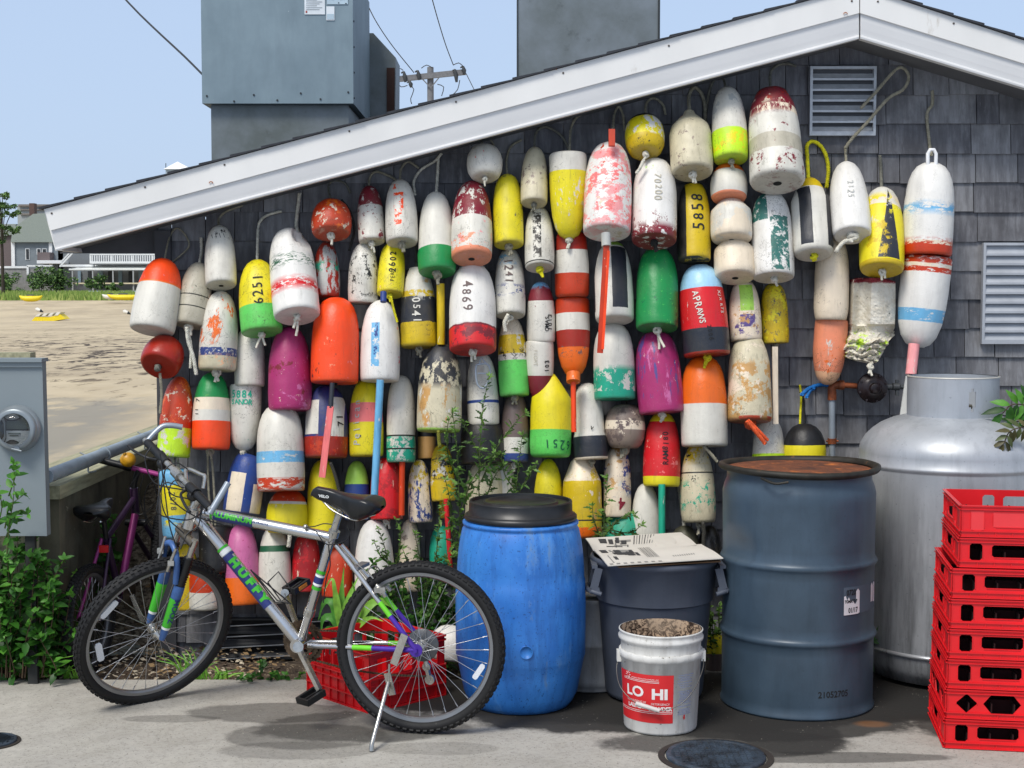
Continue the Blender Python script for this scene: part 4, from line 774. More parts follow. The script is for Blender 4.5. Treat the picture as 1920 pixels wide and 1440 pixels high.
B('slim plain yellow buoy beside the crimson one', 951, 328, 954, 468, 57, 'f', 'y1', [('d', .25, 18)], tilt=10, lay=.25, rope=['b', [(951, 331), (950, 300), (958, 275), (978, 262)], .006], kn=('b', .018, 2))
B('white buoy with blue smears and the number 1241', 955, 466, 957, 600, 57, 'b', 'w1', [('u', .45, 22, .26, .40, .6), ('s', .38, 20, .72, .88, .6)], lay=.2, kn=('w', .014), txt=[('1241', .6, -6, .052, -90, 'B', .0016)])
B('tall plain white buoy with a glossy dark pink bottom and the number 4869', 885, 496, 887, 668, 89, 'f', 'R.22m.24W1', [('m', .45, 9, 0, .22)], lay=.7, dirt=.45, jit=.04, kn=('w', .018), txt=[('4869', .55, -12, .062, -90, 'B', .0014)])
B('small beige buoy with brown speckles across its middle', 1003, 277, 1001, 391, 51, 'b', 'c1', [('a', .40, 34, .25, .62)], tilt=15, lay=.3, rope=['g', [(1002, 280), (1005, 250), (1022, 238), (1048, 250), (1062, 270), (1068, 292)], .0065], kn=('g', .013, 2, .05))
B('narrow white buoy with one vertical black stripe', 1010, 388, 1012, 512, 56, 'b', 'w1', patch=[(.28, .56, .08, .96, 'k', 'r', .46)], lay=.4, tilt=15, kn=('y', .016, 2), groove=(.04,))
B('nose down yellow buoy with a plain white cap', 1065, 289, 1067, 452, 71, 'ib2', 'y.78w1', [('w', .34, 20, .1, .80, 2.5)], tilt=6, lay=.5, rope=['b', [(1068, 292), (1070, 245), (1080, 222), (1095, 212)], .0065], kn=('w', .016))
B('red buoy with a broad white band standing on an inverted twin', 1071, 436, 1073, 560, 64, 'c', 'x.36w.72q1', [('z', .12, 35)], lay=.2, tilt=5, dirt=.6, mod=lambda p, a, L, Rb: V(p.x * (1 - max(0, p.z / L - .5) * .3), p.y * (1 - max(0, p.z / L - .5) * .3), p.z))
B('nose down red and white banded buoy with an orange tip and red stick', 1073, 561, 1076, 708, 64, 'ib2', 'O.36q.58w.80x1', [('B', .35, 26, .25, .4)], lay=.25, dirt=.6, sp=[((1075, 700), (1075, 716), 26, 'O', 6.46), ((1075, 712), (1076, 810), 10, 'o', 6.45)])
B('very large white buoy smudged with salmon pink, red stick at its nose', 1143, 270, 1137, 452, 90, 'f', 'W1', [('j', .45, 7, .0, .9, .8), ('i', .40, 12, .0, .95, .7), ('x', .26, 10, .6, 1), ('c', .3, 5)], tilt=13, lay=.75, dirt=.6, sp=[((1147, 243), (1147, 274), 12, 'x', 6.42, 1), ((1136, 438), (1137, 462), 18, 'g', 6.33), ((1137, 460), (1125, 662), 11, 'x', 6.31, 1), ((1141, 470), (1130, 655), 5, 'o', 6.30, 1)], rope=['b', [(1149, 246), (1152, 215), (1160, 200), (1168, 215), (1171, 245)], .0065])
B('squat yellow buoy with a black cap and peeling white paint', 1207, 222, 1211, 304, 75, 'o', 'Y.28y.80k1', [('W', .48, 12, .28, .8), ('k', .28, 30, 0, .2)], tilt=26, lay=.2, rope=[['b', [(1210, 224), (1212, 195), (1225, 184), (1242, 195), (1248, 215)], .0065], ['w', [(1207, 300), (1200, 315), (1193, 325)], .008, 6.44]], kn=('w', .016, 1))
B('big white buoy with flaking dark red bottom and the number 70200', 1228, 300, 1226, 467, 84, 'f', 'W1', [('m', .66, 20, -1, .12), ('m', .36, 24, .08, .26), ('L', .3, 4, .4, 1)], tilt=15, lay=.6, dirt=.5, kn=('k', .016), txt=[('70200', .55, 2, .046, -90, 'b', .0006)])
B('dirty off white buoy shaped like a bottle with a short neck', 1292, 210, 1299, 340, 80, 'h', 'c1', [('a', .3, 20), ('L', .24, 10, 0, .5), ('E', .2, 14, 0, .4), ('p', .2, 8)], tilt=16, lay=.35, dirt=1.2, rope=['b', [(1293, 212), (1292, 180), (1302, 164), (1315, 175), (1322, 200), (1322, 232)], .009], kn=('w', .018))
B('white buoy with a neon yellow lower third', 1363, 164, 1371, 312, 66, 'b', 'l.36w1', [('y', .4, 16, 0, .36), ('g', .45, 9, .5, 1)], tilt=13, lay=.4, rope=['g', [(1361, 167), (1357, 150), (1345, 144), (1332, 165), (1325, 200), (1322, 235)], .0065], kn=('b', .014), jit=.025)  # grey blotches on the upper half paint in the eave's shadow
B('tall battered buoy with a dark red nose and white taped bands', 1447, 177, 1459, 363, 102, 'q', 'w.27b.44w.69z.78m1', [('m', .36, 18, 0, .26), ('m', .22, 20, .27, .69), ('m', .50, 16, .69, .80, 3), ('z', .30, 18, .8, 1, 2), ('q', .4, 6, .8, 1)], tilt=17, lay=.45, jit=.03, rope=['g', [(1446, 180), (1444, 140), (1455, 124), (1475, 119), (1492, 124)], .007], mod=lump(.008))
B('buoy half black half yellow with the big upright number 5858', 1300, 342, 1302, 496, 62, 'f', 'k1', patch=[(.22, 1.1, .0, .97, 'Y')], lay=.45, dirt=.6, tilt=8, jit=.02, txt=[('5858', .56, 10, .075, 90, 'k', .0012)], mod=topcut(.97, -.04))
B('stubby white buoy with an orange top, uppermost of the three stubby white ones', 1366, 308, 1367, 386, 70, 's', 'p.07w.70O1', [('O', .3, 16, 0, .1)], lay=.55, tilt=14, dirt=.5)
B('stubby plain cream white buoy, middle one of the three stubby ones', 1370, 375, 1372, 463, 78, 't', 'z1', [('w', .4, 5)], lay=.75, tilt=13, dirt=.45)
B('stubby plain cream white buoy, lowest of the three stubby ones', 1376, 448, 1379, 534, 78, 't', 'z1', [('D', .12, 10, 0, .5)], lay=.75, tilt=15, dirt=.6)
B('white buoy with two ragged dark green patches', 1444, 362, 1451, 531, 79, 'f', 'W1', [('t', .12, 30)], patch=[(-.1, .34, .62, .98, 't', 'r', .40), (.38, .82, .03, .66, 't', 'r', .43)], lay=.5, tilt=9, jit=.03, kn=('w', .016))
B('white buoy with black vertical stripes and yellow nose, hung by a yellow rope loop', 1517, 337, 1526, 491, 75, 't', 'w.84Y1', patch=[(.14, .42, .06, .83, 'n'), (.8, 1.1, .06, .85, 'n')], tilt=15, lay=.45, rope=['y', [(1516, 340), (1514, 300), (1513, 275), (1520, 266), (1532, 268), (1546, 285), (1553, 315), (1550, 352)], .010], kn=('y', .018, 2, .03), dirt=.6)
B('glossy plain white buoy with a faint embossed number, under the long rope from the vent', 1586, 306, 1599, 456, 72, 'b', 'W1', tilt=22, lay=.5, dirt=.35, rough=.3, rope=[['b', [(1587, 309), (1585, 275)], .007], ['b', [(1585, 278), (1596, 262), (1630, 225), (1665, 185), (1693, 168), (1704, 145), (1694, 128), (1678, 132), (1640, 175), (1614, 203)], .008, 6.62], ['w', [(1598, 452), (1585, 452), (1574, 462), (1568, 472)], .010, 6.30]], kn=('w', .026, 1, .03), txt=[('2125', .5, -8, .04, -90, 'g', .0004)])
B('long dull white cylinder buoy joined end to end above the peach one', 1561, 440, 1558, 602, 65, 'f', 'z1', [('a', .12, 30)], lay=.2, tilt=4, dirt=.9, mod=lambda p, a, L, Rb: V(p.x * (.9 + .1 * min(1, p.z / L * 9)), p.y * (.9 + .1 * min(1, p.z / L * 9)), p.z))
B('nose down peach orange buoy just above the rusty pipe elbow', 1560, 599, 1550, 722, 62, 'ib', 'f.2p1', [('O', .24, 16, .1, .6), ('w', .3, 9, .2, .7, 2.5), ('B', .12, 40)], lay=.15, tilt=3)
B('yellow buoy with a tall black triangle', 1654, 353, 1653, 521, 82, 'b', 'Y.05y.72z.85w1', [('w', .35, 10, .5, 1), ('y', .45, 8, .6, .85), ('Y', .3, 5, 0, .7)], patch=[(.3, .8, .06, .93, 'n', 'tri')], tilt=15, lay=.5, dirt=.5, rope=['g', [(1653, 356), (1652, 325), (1650, 292)], .0085], kn=('w', .016))
B('largest white buoy with a sky blue smear and plastic eye on top, far right', 1746, 305, 1737, 485, 93, 'f', 'x.1z.14W1', [('x', .55, 24, .02, .15, .4), ('s', .55, 16, .44, .54, .35), ('y', .15, 6, .2, .5)], tilt=5, lay=.6, dirt=.35, rough=.3, rope=['b', [(1746, 290), (1743, 270), (1738, 215), (1748, 195), (1748, 170)], .008], jit=.02)
B('nose down white buoy with a red ring, a blue band and a pink stick', 1739, 482, 1720, 652, 92, 'ib2', 'W.28s.42W.82x.88z.92x1', [('W', .35, 18, .28, .42, .3), ('W', .4, 22, .8, 1, .3)], tilt=2, lay=.6, dirt=.35, rough=.3, sp=((1714, 645), (1708, 702), 21, 'j', 6.42), jit=.02)
t = [o for o in COL.objects if o.name.startswith('lobster_buoy')][-2]; p = onY(1747, 310, 6.47); mb = MB(); mb.tube([p + V(-.017, 0, -.02), p + V(-.018, 0, .05), p + V(-.008, 0, .068), p + V(.008, 0, .068), p + V(.018, 0, .05), p + V(.017, 0, -.02)], .0085, 8); mb.build('plastic_eye', mat('eye plastic', 'dedede', .4), t)
# ---- middle field
B('white buoy with a yellow nose and black vertical stripes behind the red stick', 1148, 452, 1153, 611, 73, 'b', 'w.9L1', patch=[(.43, .82, .1, .88, 'n'), (-.1, .02, .1, .9, 'n')], lay=.35, tilt=11, dirt=.6, mod=None)
B('white buoy with flaking turquoise lower half below the red stick', 1149, 606, 1153, 752, 78, 'f', 'T.1w1', [('T', .56, 16, .02, .40, 1.3)], lay=.45, dirt=.6, jit=.04)
B('large plain green buoy', 1232, 466, 1232, 626, 80, 'f', 'G1', [('e', .24, 45), ('E', .3, 8)], lay=.5, dirt=.4, kn=('w', .018, 2, .09), tilt=10, rough=.35)
B('plain magenta buoy with violet scuffs directly under the large green one', 1228, 621, 1241, 777, 85, 'f', 'M1', [('P', .42, 9, .1, .9, 5), ('v', .36, 12, .2, 1, 5), ('z', .16, 40)], lay=.5, dirt=.35, kn=('w', .018), rough=.35)
B('buoy in sky blue, red and black bands lettered APRAWS', 1311, 496, 1326, 671, 88, 'f', 'q.03n.28R.72S1', [('w', .17, 18, .1, .7, 5)], lay=.6, dirt=.5, rough=.3, kn=('y', .018, 2, .06), txt=[('APRAWS', .5, -18, .043, -80, 'w', .0012), ('2006', .22, 5, .03, -80, 'k', .001), ('XJX', .62, 42, .026, -90, 'w', .0006), ('RTS', .48, 44, .026, -90, 'w', .0006)], tilt=9)
B('glossy buoy, orange above and white below', 1318, 668, 1321, 839, 87, 'f', 'w.46O1', [('i', .1, 12, .46, 1)], lay=.6, dirt=.4, rough=.28, rope=['b', [(1318, 836), (1332, 850), (1345, 866)], .008, 6.4], kn=('b', .014, 1))
B('small cream buoy with a lime rectangle over a purple patch', 1394, 523, 1399, 643, 60, 'b', 'z1', [('D', .3, 12), ('w', .2, 14), ('v', .45, 20, .08, .34, 1)], patch=[(.3, .72, .46, .88, 'L'), (.28, .74, .2, .40, 'v', 'r', .4)], lay=.4, kn=('w', .018), jit=.03)
B('small rough yellow buoy beside the one with the lime rectangle', 1450, 531, 1454, 645, 51, 'f', 'Y1', [('d', .36, 34), ('y', .4, 12)], lay=.05, tilt=5, mod=lump(.012), kn=('b', .013, 1))
B('big cream buoy with dark cracks and a rusty rim, orange rope at its end', 1404, 636, 1406, 795, 84, 'q', 'x.05c1', [('D', .5, 8, 0, .7), ('z', .35, 10, 0, 1), ('B', .13, 16, .3, 1)], lay=.65, dirt=1.2, tilt=11, mod=lump(.01), rope=[['o', [(1400, 790), (1412, 803), (1435, 832)], .010, 6.28], ['o', [(1403, 788), (1420, 805), (1440, 826)], .008, 6.29]], kn=('o', .024, 0))
B('small white buoy with a maroon nose, above its inverted twin', 1013, 528, 1015, 642, 54, 'b', 'w.68m1', [('s', .5, 18, .9, 1), ('m', .18, 30, .3, .68)], lay=.35, tilt=3, dirt=.5, txt=[('1013', .32, 38, .032, 90, 'k', .0018), ('OMAS', .30, 24, .028, 90, 'k', .0012)])
B('nose down small white buoy with a maroon tip', 1012, 639, 1012, 752, 53, 'ib', 'm.42w1', lay=.5, tilt=2, dirt=.4, txt=[('FLOAT', .72, -18, .025, -90, 'b'), ('103', .58, 32, .032, 90, 'k', .0018)])
B('buoy with a yellow and white flaking top and a plain light green bottom', 958, 594, 965, 745, 57, 'b', 'e.44w.52Y.76z1', [('k', .45, 30, .44, .58), ('w', .42, 14, .5, .8)], lay=.2, dirt=.9, kn=('b', .016), rope=['w', [(953, 590), (946, 605), (948, 622)], .010, 6.45])
B('large yellow buoy with a green bottom and upside down number 6251', 1034, 700, 1032, 859, 77, 't', 'e.32y1', lay=.15, dirt=.6, txt=[('6251', .15, 22, .058, 180, 'E', .0006)], mod=lambda p, a, L, Rb: V(p.x, p.y, min(p.z, L * (1 - .35 * max(0, abs(p.x / Rb + .25) - .35)))))
B('white buoy with a moulded grey ring pull shape and thin blue band', 902, 662, 907, 800, 60, 'b', 'w.30u.34w1', lay=.2, dirt=.8, jit=.004)
t = [o for o in COL.objects if o.name.startswith('lobster_buoy')][-1]; q = onY(906, 700, 6.46); mb = MB(); A_ = lambda x, y: onY(x, y, 6.435)
mb.tube(smooth_path([A_(893, 684), A_(892, 700), A_(896, 722), A_(906, 728), A_(915, 716), A_(919, 692), A_(912, 682), A_(893, 684)], .01), .0045, 6); mb.tube([A_(896, 700), A_(914, 700)], .004, 6); mb.tube([A_(898, 684), A_(902, 670), A_(912, 682)], .004, 6); mb.build('ring_pull', mat('grey moulding', '9aa3ad', .5), t)
B('fat plain black buoy half hidden behind the tall weeds', 905, 780, 905, 872, 84, 'f', 'k1', [('g', .08, 20)], lay=.0, dirt=.3)
B('off white buoy below the fat black one behind the weeds', 912, 862, 908, 985, 74, 'f', 'c1', [('a', .2, 12)], lay=-.1)
B('brown grey buoy with white and dark blue bands at its bottom', 966, 733, 965, 868, 53, 'b', 'u.12w.34B1', [('q', .2, 6, .34, 1)], lay=.2, jit=.012, kn=('w', .016))
B('white buoy with a black flared bottom', 1100, 718, 1109, 863, 62, 'f', 'z.03n.30w1', [('w', .14, 40, 0, .3)], lay=.4, tilt=9, dirt=.5, mod=lambda p, a, L, Rb: V(p.x * (1.04 if p.z / L < .3 else .93), p.y * (1.04 if p.z / L < .3 else .93), p.z), kn=('b', .015), txt=[('^', .42, 8, .04, 160, 'k', .001)])
B('round grey brown buoy with a pale band around it', 1173, 758, 1171, 841, 76, 'o', 'a.42z.62a1', [('z', .25, 14), ('B', .4, 8)], lay=.3, tilt=7, rough=.35, kn=('b', .022, 2), rope=['g', [(1174, 760), (1175, 750), (1178, 742)], .006])
B('worn red buoy lettered RAM8180 with yellow top and bottom', 1242, 772, 1240, 913, 70, 'b', 'y.13R.86y1', [('z', .25, 26, .15, .85, 1.5), ('i', .3, 10, .15, .6)], lay=.4, dirt=.5, jit=.006, sp=((1241, 908), (1241, 1010), 13, 'T', 6.42), txt=[('RAM8180', .50, 6, .036, 90, 'k', .0008)])
B('tall off white buoy with black and yellow flecks near its nose and green smears', 1305, 830, 1310, 980, 66, 'e', 'c1', [('Y', .45, 8, .75, 1), ('k', .30, 24, .5, .95), ('T', .42, 22, .15, .5)], lay=.55, tilt=9, groove=(.62,), kn=('B', .013, 2, .07))
B('patchy beige, blue and white buoy with dark red painted letters', 1158, 836, 1157, 970, 52, 'f', 'z1', [('u', .45, 12, .3, 1), ('D', .45, 9, .4, 1), ('w', .35, 14, 0, .6)], lay=.15, kn=None, txt=[('4', .2, 15, .07, 180, 'm', .003)])
B('plain pale yellow buoy rising behind the black barrel lid', 1028, 860, 1028, 960, 53, 'e', 'y1', [('d', .2, 16)], lay=.3)
B('big amber yellow buoy with a white nose, right of the black barrel lid', 1090, 856, 1093, 1010, 74, 't', 'O.14Y.7z1', [('z', .25, 16, .4, .8, 2), ('Y', .3, 12, .7, .85), ('D', .3, 10, 0, .6)], lay=.3, jit=.05, groove=(.22,))
B('plain white buoy standing above the newspaper on the grey bin', 1210, 906, 1212, 1050, 56, 'b', 'w1', lay=.35, dirt=.7)
B('white buoy with a lime bottom edge and tall white stick, behind the rusty drum lid', 1440, 782, 1442, 862, 60, 'f', 'l.12w1', lay=.2, sp=((1453, 650), (1454, 795), 10, 'z', 6.5, 1), mod=lambda p, a, L, Rb: V(p.x * (1.05 - .25 * p.z / L), p.y * (1.05 - .25 * p.z / L), p.z))
B('round yellow buoy with a black cap hanging behind the rusty drum lid', 1508, 794, 1509, 885, 80, 's', 'y.55k1', lay=.3, dirt=.3, tilt=4, rope=[['y', [(1500, 800), (1501, 770), (1502, 745), (1500, 722)], .006], ['k', [(1507, 800), (1507, 770), (1506, 745), (1500, 735)], .006], ['u', [(1503, 740), (1518, 728), (1535, 722), (1552, 722)], .010], ['u', [(1512, 745), (1520, 732), (1528, 728)], .008]])
B('small peach buoy between the turquoise bottomed one and the big mottled one', 800, 798, 800, 862, 34, 'c', 'k.02D.66k1', lay=-.2, dirt=.4)
B('small yellow buoy speckled black with a crumbling base, red stick below', 827, 833, 832, 940, 46, 'b', 'Y1', [('k', .5, 34, .38, .78), ('w', .4, 30, .3, .7)], lay=.5, tilt=9, mod=lump(.02), sp=((836, 935), (845, 1068), 9, 'R', 6.42))
B('slim buoy covered in blue, white and yellow flaking specks', 785, 862, 789, 980, 45, 'b', 'z1', [('Y', .45, 26, .5, 1), ('u', .48, 24, 0, 1, 2.5), ('n', .25, 40)], lay=.3)
B('small buoy, light green nose above a blue body, behind the bicycle saddle', 669, 864, 669, 975, 48, 'b', 'u.6L1', lay=.2, dirt=.4, jit=.005)
B('dark red buoy with a cracked pale seam behind the bicycle saddle', 725, 858, 725, 974, 62, 'f', 'R1', [('r', .5, 8), ('z', .28, 22, 0, 1, 6)], lay=.2, dirt=.3, kn=('w', .016))
B('plain yellow long buoy directly behind the saddle nose', 606, 862, 605, 1008, 58, 'f', 'y1', lay=.25, dirt=.5, rope=['d', [(620, 868), (628, 890), (636, 920)], .008, 6.42])
B('yellow buoy with a red nose above the top tube of the bicycle', 541, 917, 538, 1000, 78, 's', 'y.66w.72x1', [('w', .3, 16, .6, .8)], lay=.4, dirt=.5, jit=.01)
B('faded light blue and yellow buoy seen through the bicycle brake cables', 325, 880, 333, 1010, 54, 'c', 's.34y.78s1', [('b', .2, 12), ('y', .4, 18, .2, .4)], lay=1.2, tilt=3, txt=[('2078', .55, 4, .035, -90, 'd', .001)], jit=.03)
B('pink buoy with an orange bottom behind the bicycle down tube', 452, 982, 457, 1135, 66, 'b', 'O.34P1', [('M', .3, 9, .34, 1)], lay=.35, dirt=.6, jit=.015)
B('white buoy with a dark green ring seen inside the bicycle frame', 514, 985, 516, 1132, 62, 'b', 'w.66E.74w1', lay=.35, dirt=.7, rope=['w', [(535, 985), (543, 1000), (541, 1025)], .010, 6.42])
B('dark red buoy with white paint flecks seen inside the bicycle frame', 575, 998, 573, 1110, 52, 'f', 'r1', [('z', .30, 34, 0, 1, 2.5), ('R', .4, 8)], lay=.3, dirt=.4)
B('plain rounded white buoy between the saddle and the rear tyre', 701, 974, 703, 1130, 74, 'b', 'W1', lay=.6, dirt=.4)
B('slim cream buoy behind the weeds above the rear tyre', 768, 974, 768, 1110, 40, 'f', 'z1', [('a', .3, 12)], lay=.3, dirt=1.2)
B('small teal buoy deep in the weeds left of the blue barrel', 828, 985, 826, 1060, 44, 's', 'T1', lay=-.2)
B('small yellow buoy end hidden in the weeds beside the red stick', 833, 930, 833, 972, 20, 'f', 'Y1', lay=-.3)
B('white buoy with orange scraps behind the leaves above the black barrel lid', 942, 838, 938, 960, 50, 'e', 'w1', [('p', .35, 10), ('k', .2, 20, .1, .5)], lay=-.1)
B('yellow buoy behind the front fork of the bicycle', 348, 1020, 350, 1145, 44, 'f', 'Y1', [('u', .2, 8)], lay=.8, tilt=2)
B('orange and white half and half buoy seen through the front wheel', 383, 1060, 384, 1146, 64, 'c', 'w.42x1', [('z', .3, 18, .5, 1)], lay=.5, tilt=2, dirt=.5)
B('black speckled buoy behind the top of the front tyre', 404, 985, 405, 1075, 62, 'c', 'k1', [('g', .17, 36)], lay=.3, dirt=.2)
B('orange red chipped buoy low behind the seat tube', 634, 1020, 632, 1120, 58, 'f', 'x1', [('z', .33, 24, 0, 1, 2)], lay=.2, dirt=.5)
B('olive brown buoy hidden behind the bin with a rope from above', 1283, 985, 1285, 1060, 56, 's', 'd1', [('Y', .3, 8)], lay=.3, rope=['w', [(1283, 988), (1277, 945), (1272, 905)], .009])
B('black buoy hidden between the newspaper and the drum', 1330, 985, 1332, 1080, 46, 's', 'k1', [('z', .15, 24)], lay=.4, rough=.25, rope=['d', [(1318, 980), (1320, 1000), (1318, 1030)], .010, 6.3])
B('fallen white buoy lying behind the blue barrel inside the rear wheel', 848, 1172, 838, 1240, 76, 's', 'W1', Y=6.15, tilt=12, dirt=.5)
B('teal buoy low down above the newspaper', 1170, 955, 1170, 1040, 74, 's', 'T1', lay=-.1)
B('yellow and grey buoy on the ground between the grey bin and the drum', 1340, 1190, 1340, 1262, 34, 'c', 'B.5y1', [('k', .35, 18)], Y=6.3)

# ---- smashed block of foam under the black triangle buoy
t = empty('lobster_buoy', 'smashed jagged chunk of white foam buoy with lime paint, under the black triangle one', 'buoy', onY(1640, 680, 6.5), group='lobster buoys hung on the shingle wall'); rz = random.Random(55)
outl = [(1602, 524), (1622, 519), (1650, 520), (1679, 527), (1679, 580), (1677, 628), (1660, 652), (1652, 670), (1640, 682), (1612, 678), (1588, 672), (1584, 655), (1590, 642), (1598, 610), (1600, 560)]
Yf_ = 6.48
def fo(u, v_):
    ly = 521 + (680 - 521) * v_; xs = []
    for (x0, y0), (x1, y1) in zip(outl, outl[1:] + outl[:1]):
        if (y0 - ly) * (y1 - ly) <= 0 and y0 != y1: xs.append(x0 + (x1 - x0) * (ly - y0) / (y1 - y0))
    xl, xr = (min(xs), max(xs)) if len(xs) > 1 else (1620, 1650); x = xl + (xr - xl) * u
    # right panel is a flat smooth slab, the left is a deep gouge, the bottom is shredded
    d = .07 * (2 * u - 1) ** 2 * .5
    if v_ < .55: d += .0 if u > .42 else .055 * math.sin(math.pi * u / .42)
    elif v_ < .72: d += .05 * (1 - abs(v_ - .63) / .1) * (.5 + .5 * math.sin(u * 8)) + .02
    else: d += .018 * math.sin(v_ * 90 + math.sin(u * 11) * 2) + rz.uniform(-.008, .008)
    return onY(x + (rz.uniform(-2.5, 2.5) if v_ > .6 else 0), ly + (rz.uniform(-2, 2) if v_ > .6 else 0), Yf_ + d + rz.uniform(-.002, .002))
mb = MB(); mb.grid(fo, 26, 44, False); m = len(mb.v); mb.grid(lambda u, v_: mb.v[round(v_ * 44) * 27 + round(u * 26)] * 1 if False else V(mb.v[round(v_ * 44) * 27 + round(u * 26)].x, 6.63, mb.v[round(v_ * 44) * 27 + round(u * 26)].z), 26, 44, False)
for i in range(26): mb.f += [(i, i + 1, m + i + 1, m + i), (44 * 27 + i, 44 * 27 + i + 1, m + 44 * 27 + i + 1, m + 44 * 27 + i)]
for j in range(44): mb.f += [(j * 27, (j + 1) * 27, m + (j + 1) * 27, m + j * 27), (j * 27 + 26, (j + 1) * 27 + 26, m + (j + 1) * 27 + 26, m + j * 27 + 26)]
ex = len(mb.f) - len(mb.mi); mb.mi += [0] * ex; mb.sm += [False] * ex; mb.at += [0.0] * ex
s = NT('broken foam'); tc = s.n('ShaderNodeTexCoord'); sp = s.n('ShaderNodeSeparateXYZ'); s.l(tc.outputs['Generated'], sp.inputs[0]); v = s.co('Object'); n1 = s.noise(v, 18, 6, .65)
c = s.mix(s.step(n1, .35, .65), C('cfc6b2'), C('e6e1d3')); zj = s.math('ADD', sp.outputs[2], s.math('MULTIPLY', s.math('SUBTRACT', n1, .5), .12))
c = s.mix(s.math('MULTIPLY', s.step(zj, .93, .95), s.step(n1, .62, .58)), c, C('8a2430')); c = s.mix(s.math('MULTIPLY', s.math('MULTIPLY', s.step(zj, .38, .34), s.step(zj, .03, .08)), s.step(s.noise(v, 14, 6, .7), .52, .56)), c, C('c2e23a')); c = s.mix(s.step(s.noise(v, 40, 7, .7), .62, .66), c, C('7d7460')); s.base(c); s.set(.75); s.bump(s.noise(v, 60, 6, .7), .6, .01)
mb.build('foam_block', s.m, t); mb = MB(); knot(mb, onY(1632, 688, 6.46), .016, rz, 2, .05); mb.build('knot', rope_mat('w'), t)
# ================================================================ barrels, bins, tank, crates
rr = random.Random(77)
def zat(px, py, Y): return onY(px, py, Y).z
def cylmat(name, c1, c2, dark, rough=.4, metal=0, streak=.5, spk=.5, bump=.12):
    s = NT(name); v = s.co('Object'); st = s.co('Object', (1, 1, .16)); n1 = s.noise(v, 3.2, 6, .6); n2 = s.noise(st, 22, 7, .68)
    c = s.mix(s.step(n1, .3, .7), C(c1), C(c2)); c = s.mix(s.math('MULTIPLY', s.step(n2, .48, .72), streak), c, C(dark)); c = s.mix(s.math('MULTIPLY', s.step(s.noise(v, 75, 4, .6), .66, .70), spk), c, C(dark))
    s.base(c); s.set(s.math('ADD', s.math('MULTIPLY', n1, .3), rough - .12), metal); s.bump(s.math('ADD', n1, s.math('MULTIPLY', n2, .2)), bump, .02); return s.m, s, v
# ---- blue barrel
Yb_ = 5.75; bx = onY(976, 1318, Yb_).x; k = mpp(V(bx, Yb_, .4)); T = Matrix.Translation((bx, Yb_, 0))
BB = empty('plastic_barrel', 'big bright blue plastic barrel with a black screw lid', 'barrel', (bx, Yb_, 0))
z_ = lambda y: zat(976, y, Yb_)
M_BLUE, s, v = cylmat('blue barrel plastic', '1c60b4', '3f8ad8', '1a4686', .42, 0, .6, .75)
bs = s.b.inputs['Base Color'].links[0].from_socket; sc2 = s.co('Object', (1, 1, .35), (3, 1, 0)); bs = s.mix(s.math('MULTIPLY', s.step(s.noise(sc2, 6, 7, .7), .54, .68), .45), bs, C('7db0e0')); bs = s.mix(s.math('MULTIPLY', s.step(s.noise(v, 95, 3, .6), .63, .67), .6), bs, C('15305c')); bs = s.mix(s.math('MULTIPLY', s.step(s.noise(sc2, 12, 8, .75), .60, .66), .35), bs, C('6a6f6c')); s.base(bs)
prof = [(0, .0), (.170, 0), (.195, .004), (.208, .02), (.226, z_(1290)), (.243, z_(1250)), (.254, z_(1225)), (.257, z_(1222)), (.2575, z_(1180)), (.258, z_(1120)), (.256, z_(1084)), (.2525, z_(1081)), (.251, z_(1060)), (.247, z_(1035)), (.240, z_(1010)), (.231, z_(990)), (.226, z_(986)), (.2235, z_(982)), (.229, z_(980)), (.229, z_(976)), (.22, z_(974)), (.20, z_(972)), (.198, z_(950))]
mb = MB(); mb.lathe(prof, T, 72); body = mb.build('body', M_BLUE, BB)
M_LID = mat('black lid plastic', '1a1b1d', .4, var=.3, vs=20, dirt='3e3d38', dirtamt=.2)
t0 = z_(937)
mb = MB(); mb.lathe([(.2, z_(974)), (.218, z_(973)), (.2225, z_(970)), (.2225, z_(965)), (.2165, z_(962)), (.2165, z_(962)), (.205, z_(960)), (.2035, t0 - .004), (.2035, t0 - .004), (.201, t0), (.194, t0), (.194, t0), (.192, t0 - .012), (.192, t0 - .012), (.15, t0 - .012), (.15, t0 - .012), (.146, t0 - .003), (.140, t0 - .003), (.136, t0 - .012), (0, t0 - .014)], T, 72); lid = mb.build('lid', M_LID, BB)
q = V(bx + .02, Yb_ - .2585, z_(1194)); mb = MB(); Mq = Matrix.Translation(q) @ Matrix.Rotation(R(90), 4, 'X'); mb.lathe([(.026, -.002), (.026, .0025), (.023, .0025), (.023, .0005), (0, .0005)], Mq, 24); mb.build('moulded_disc', M_BLUE, BB)
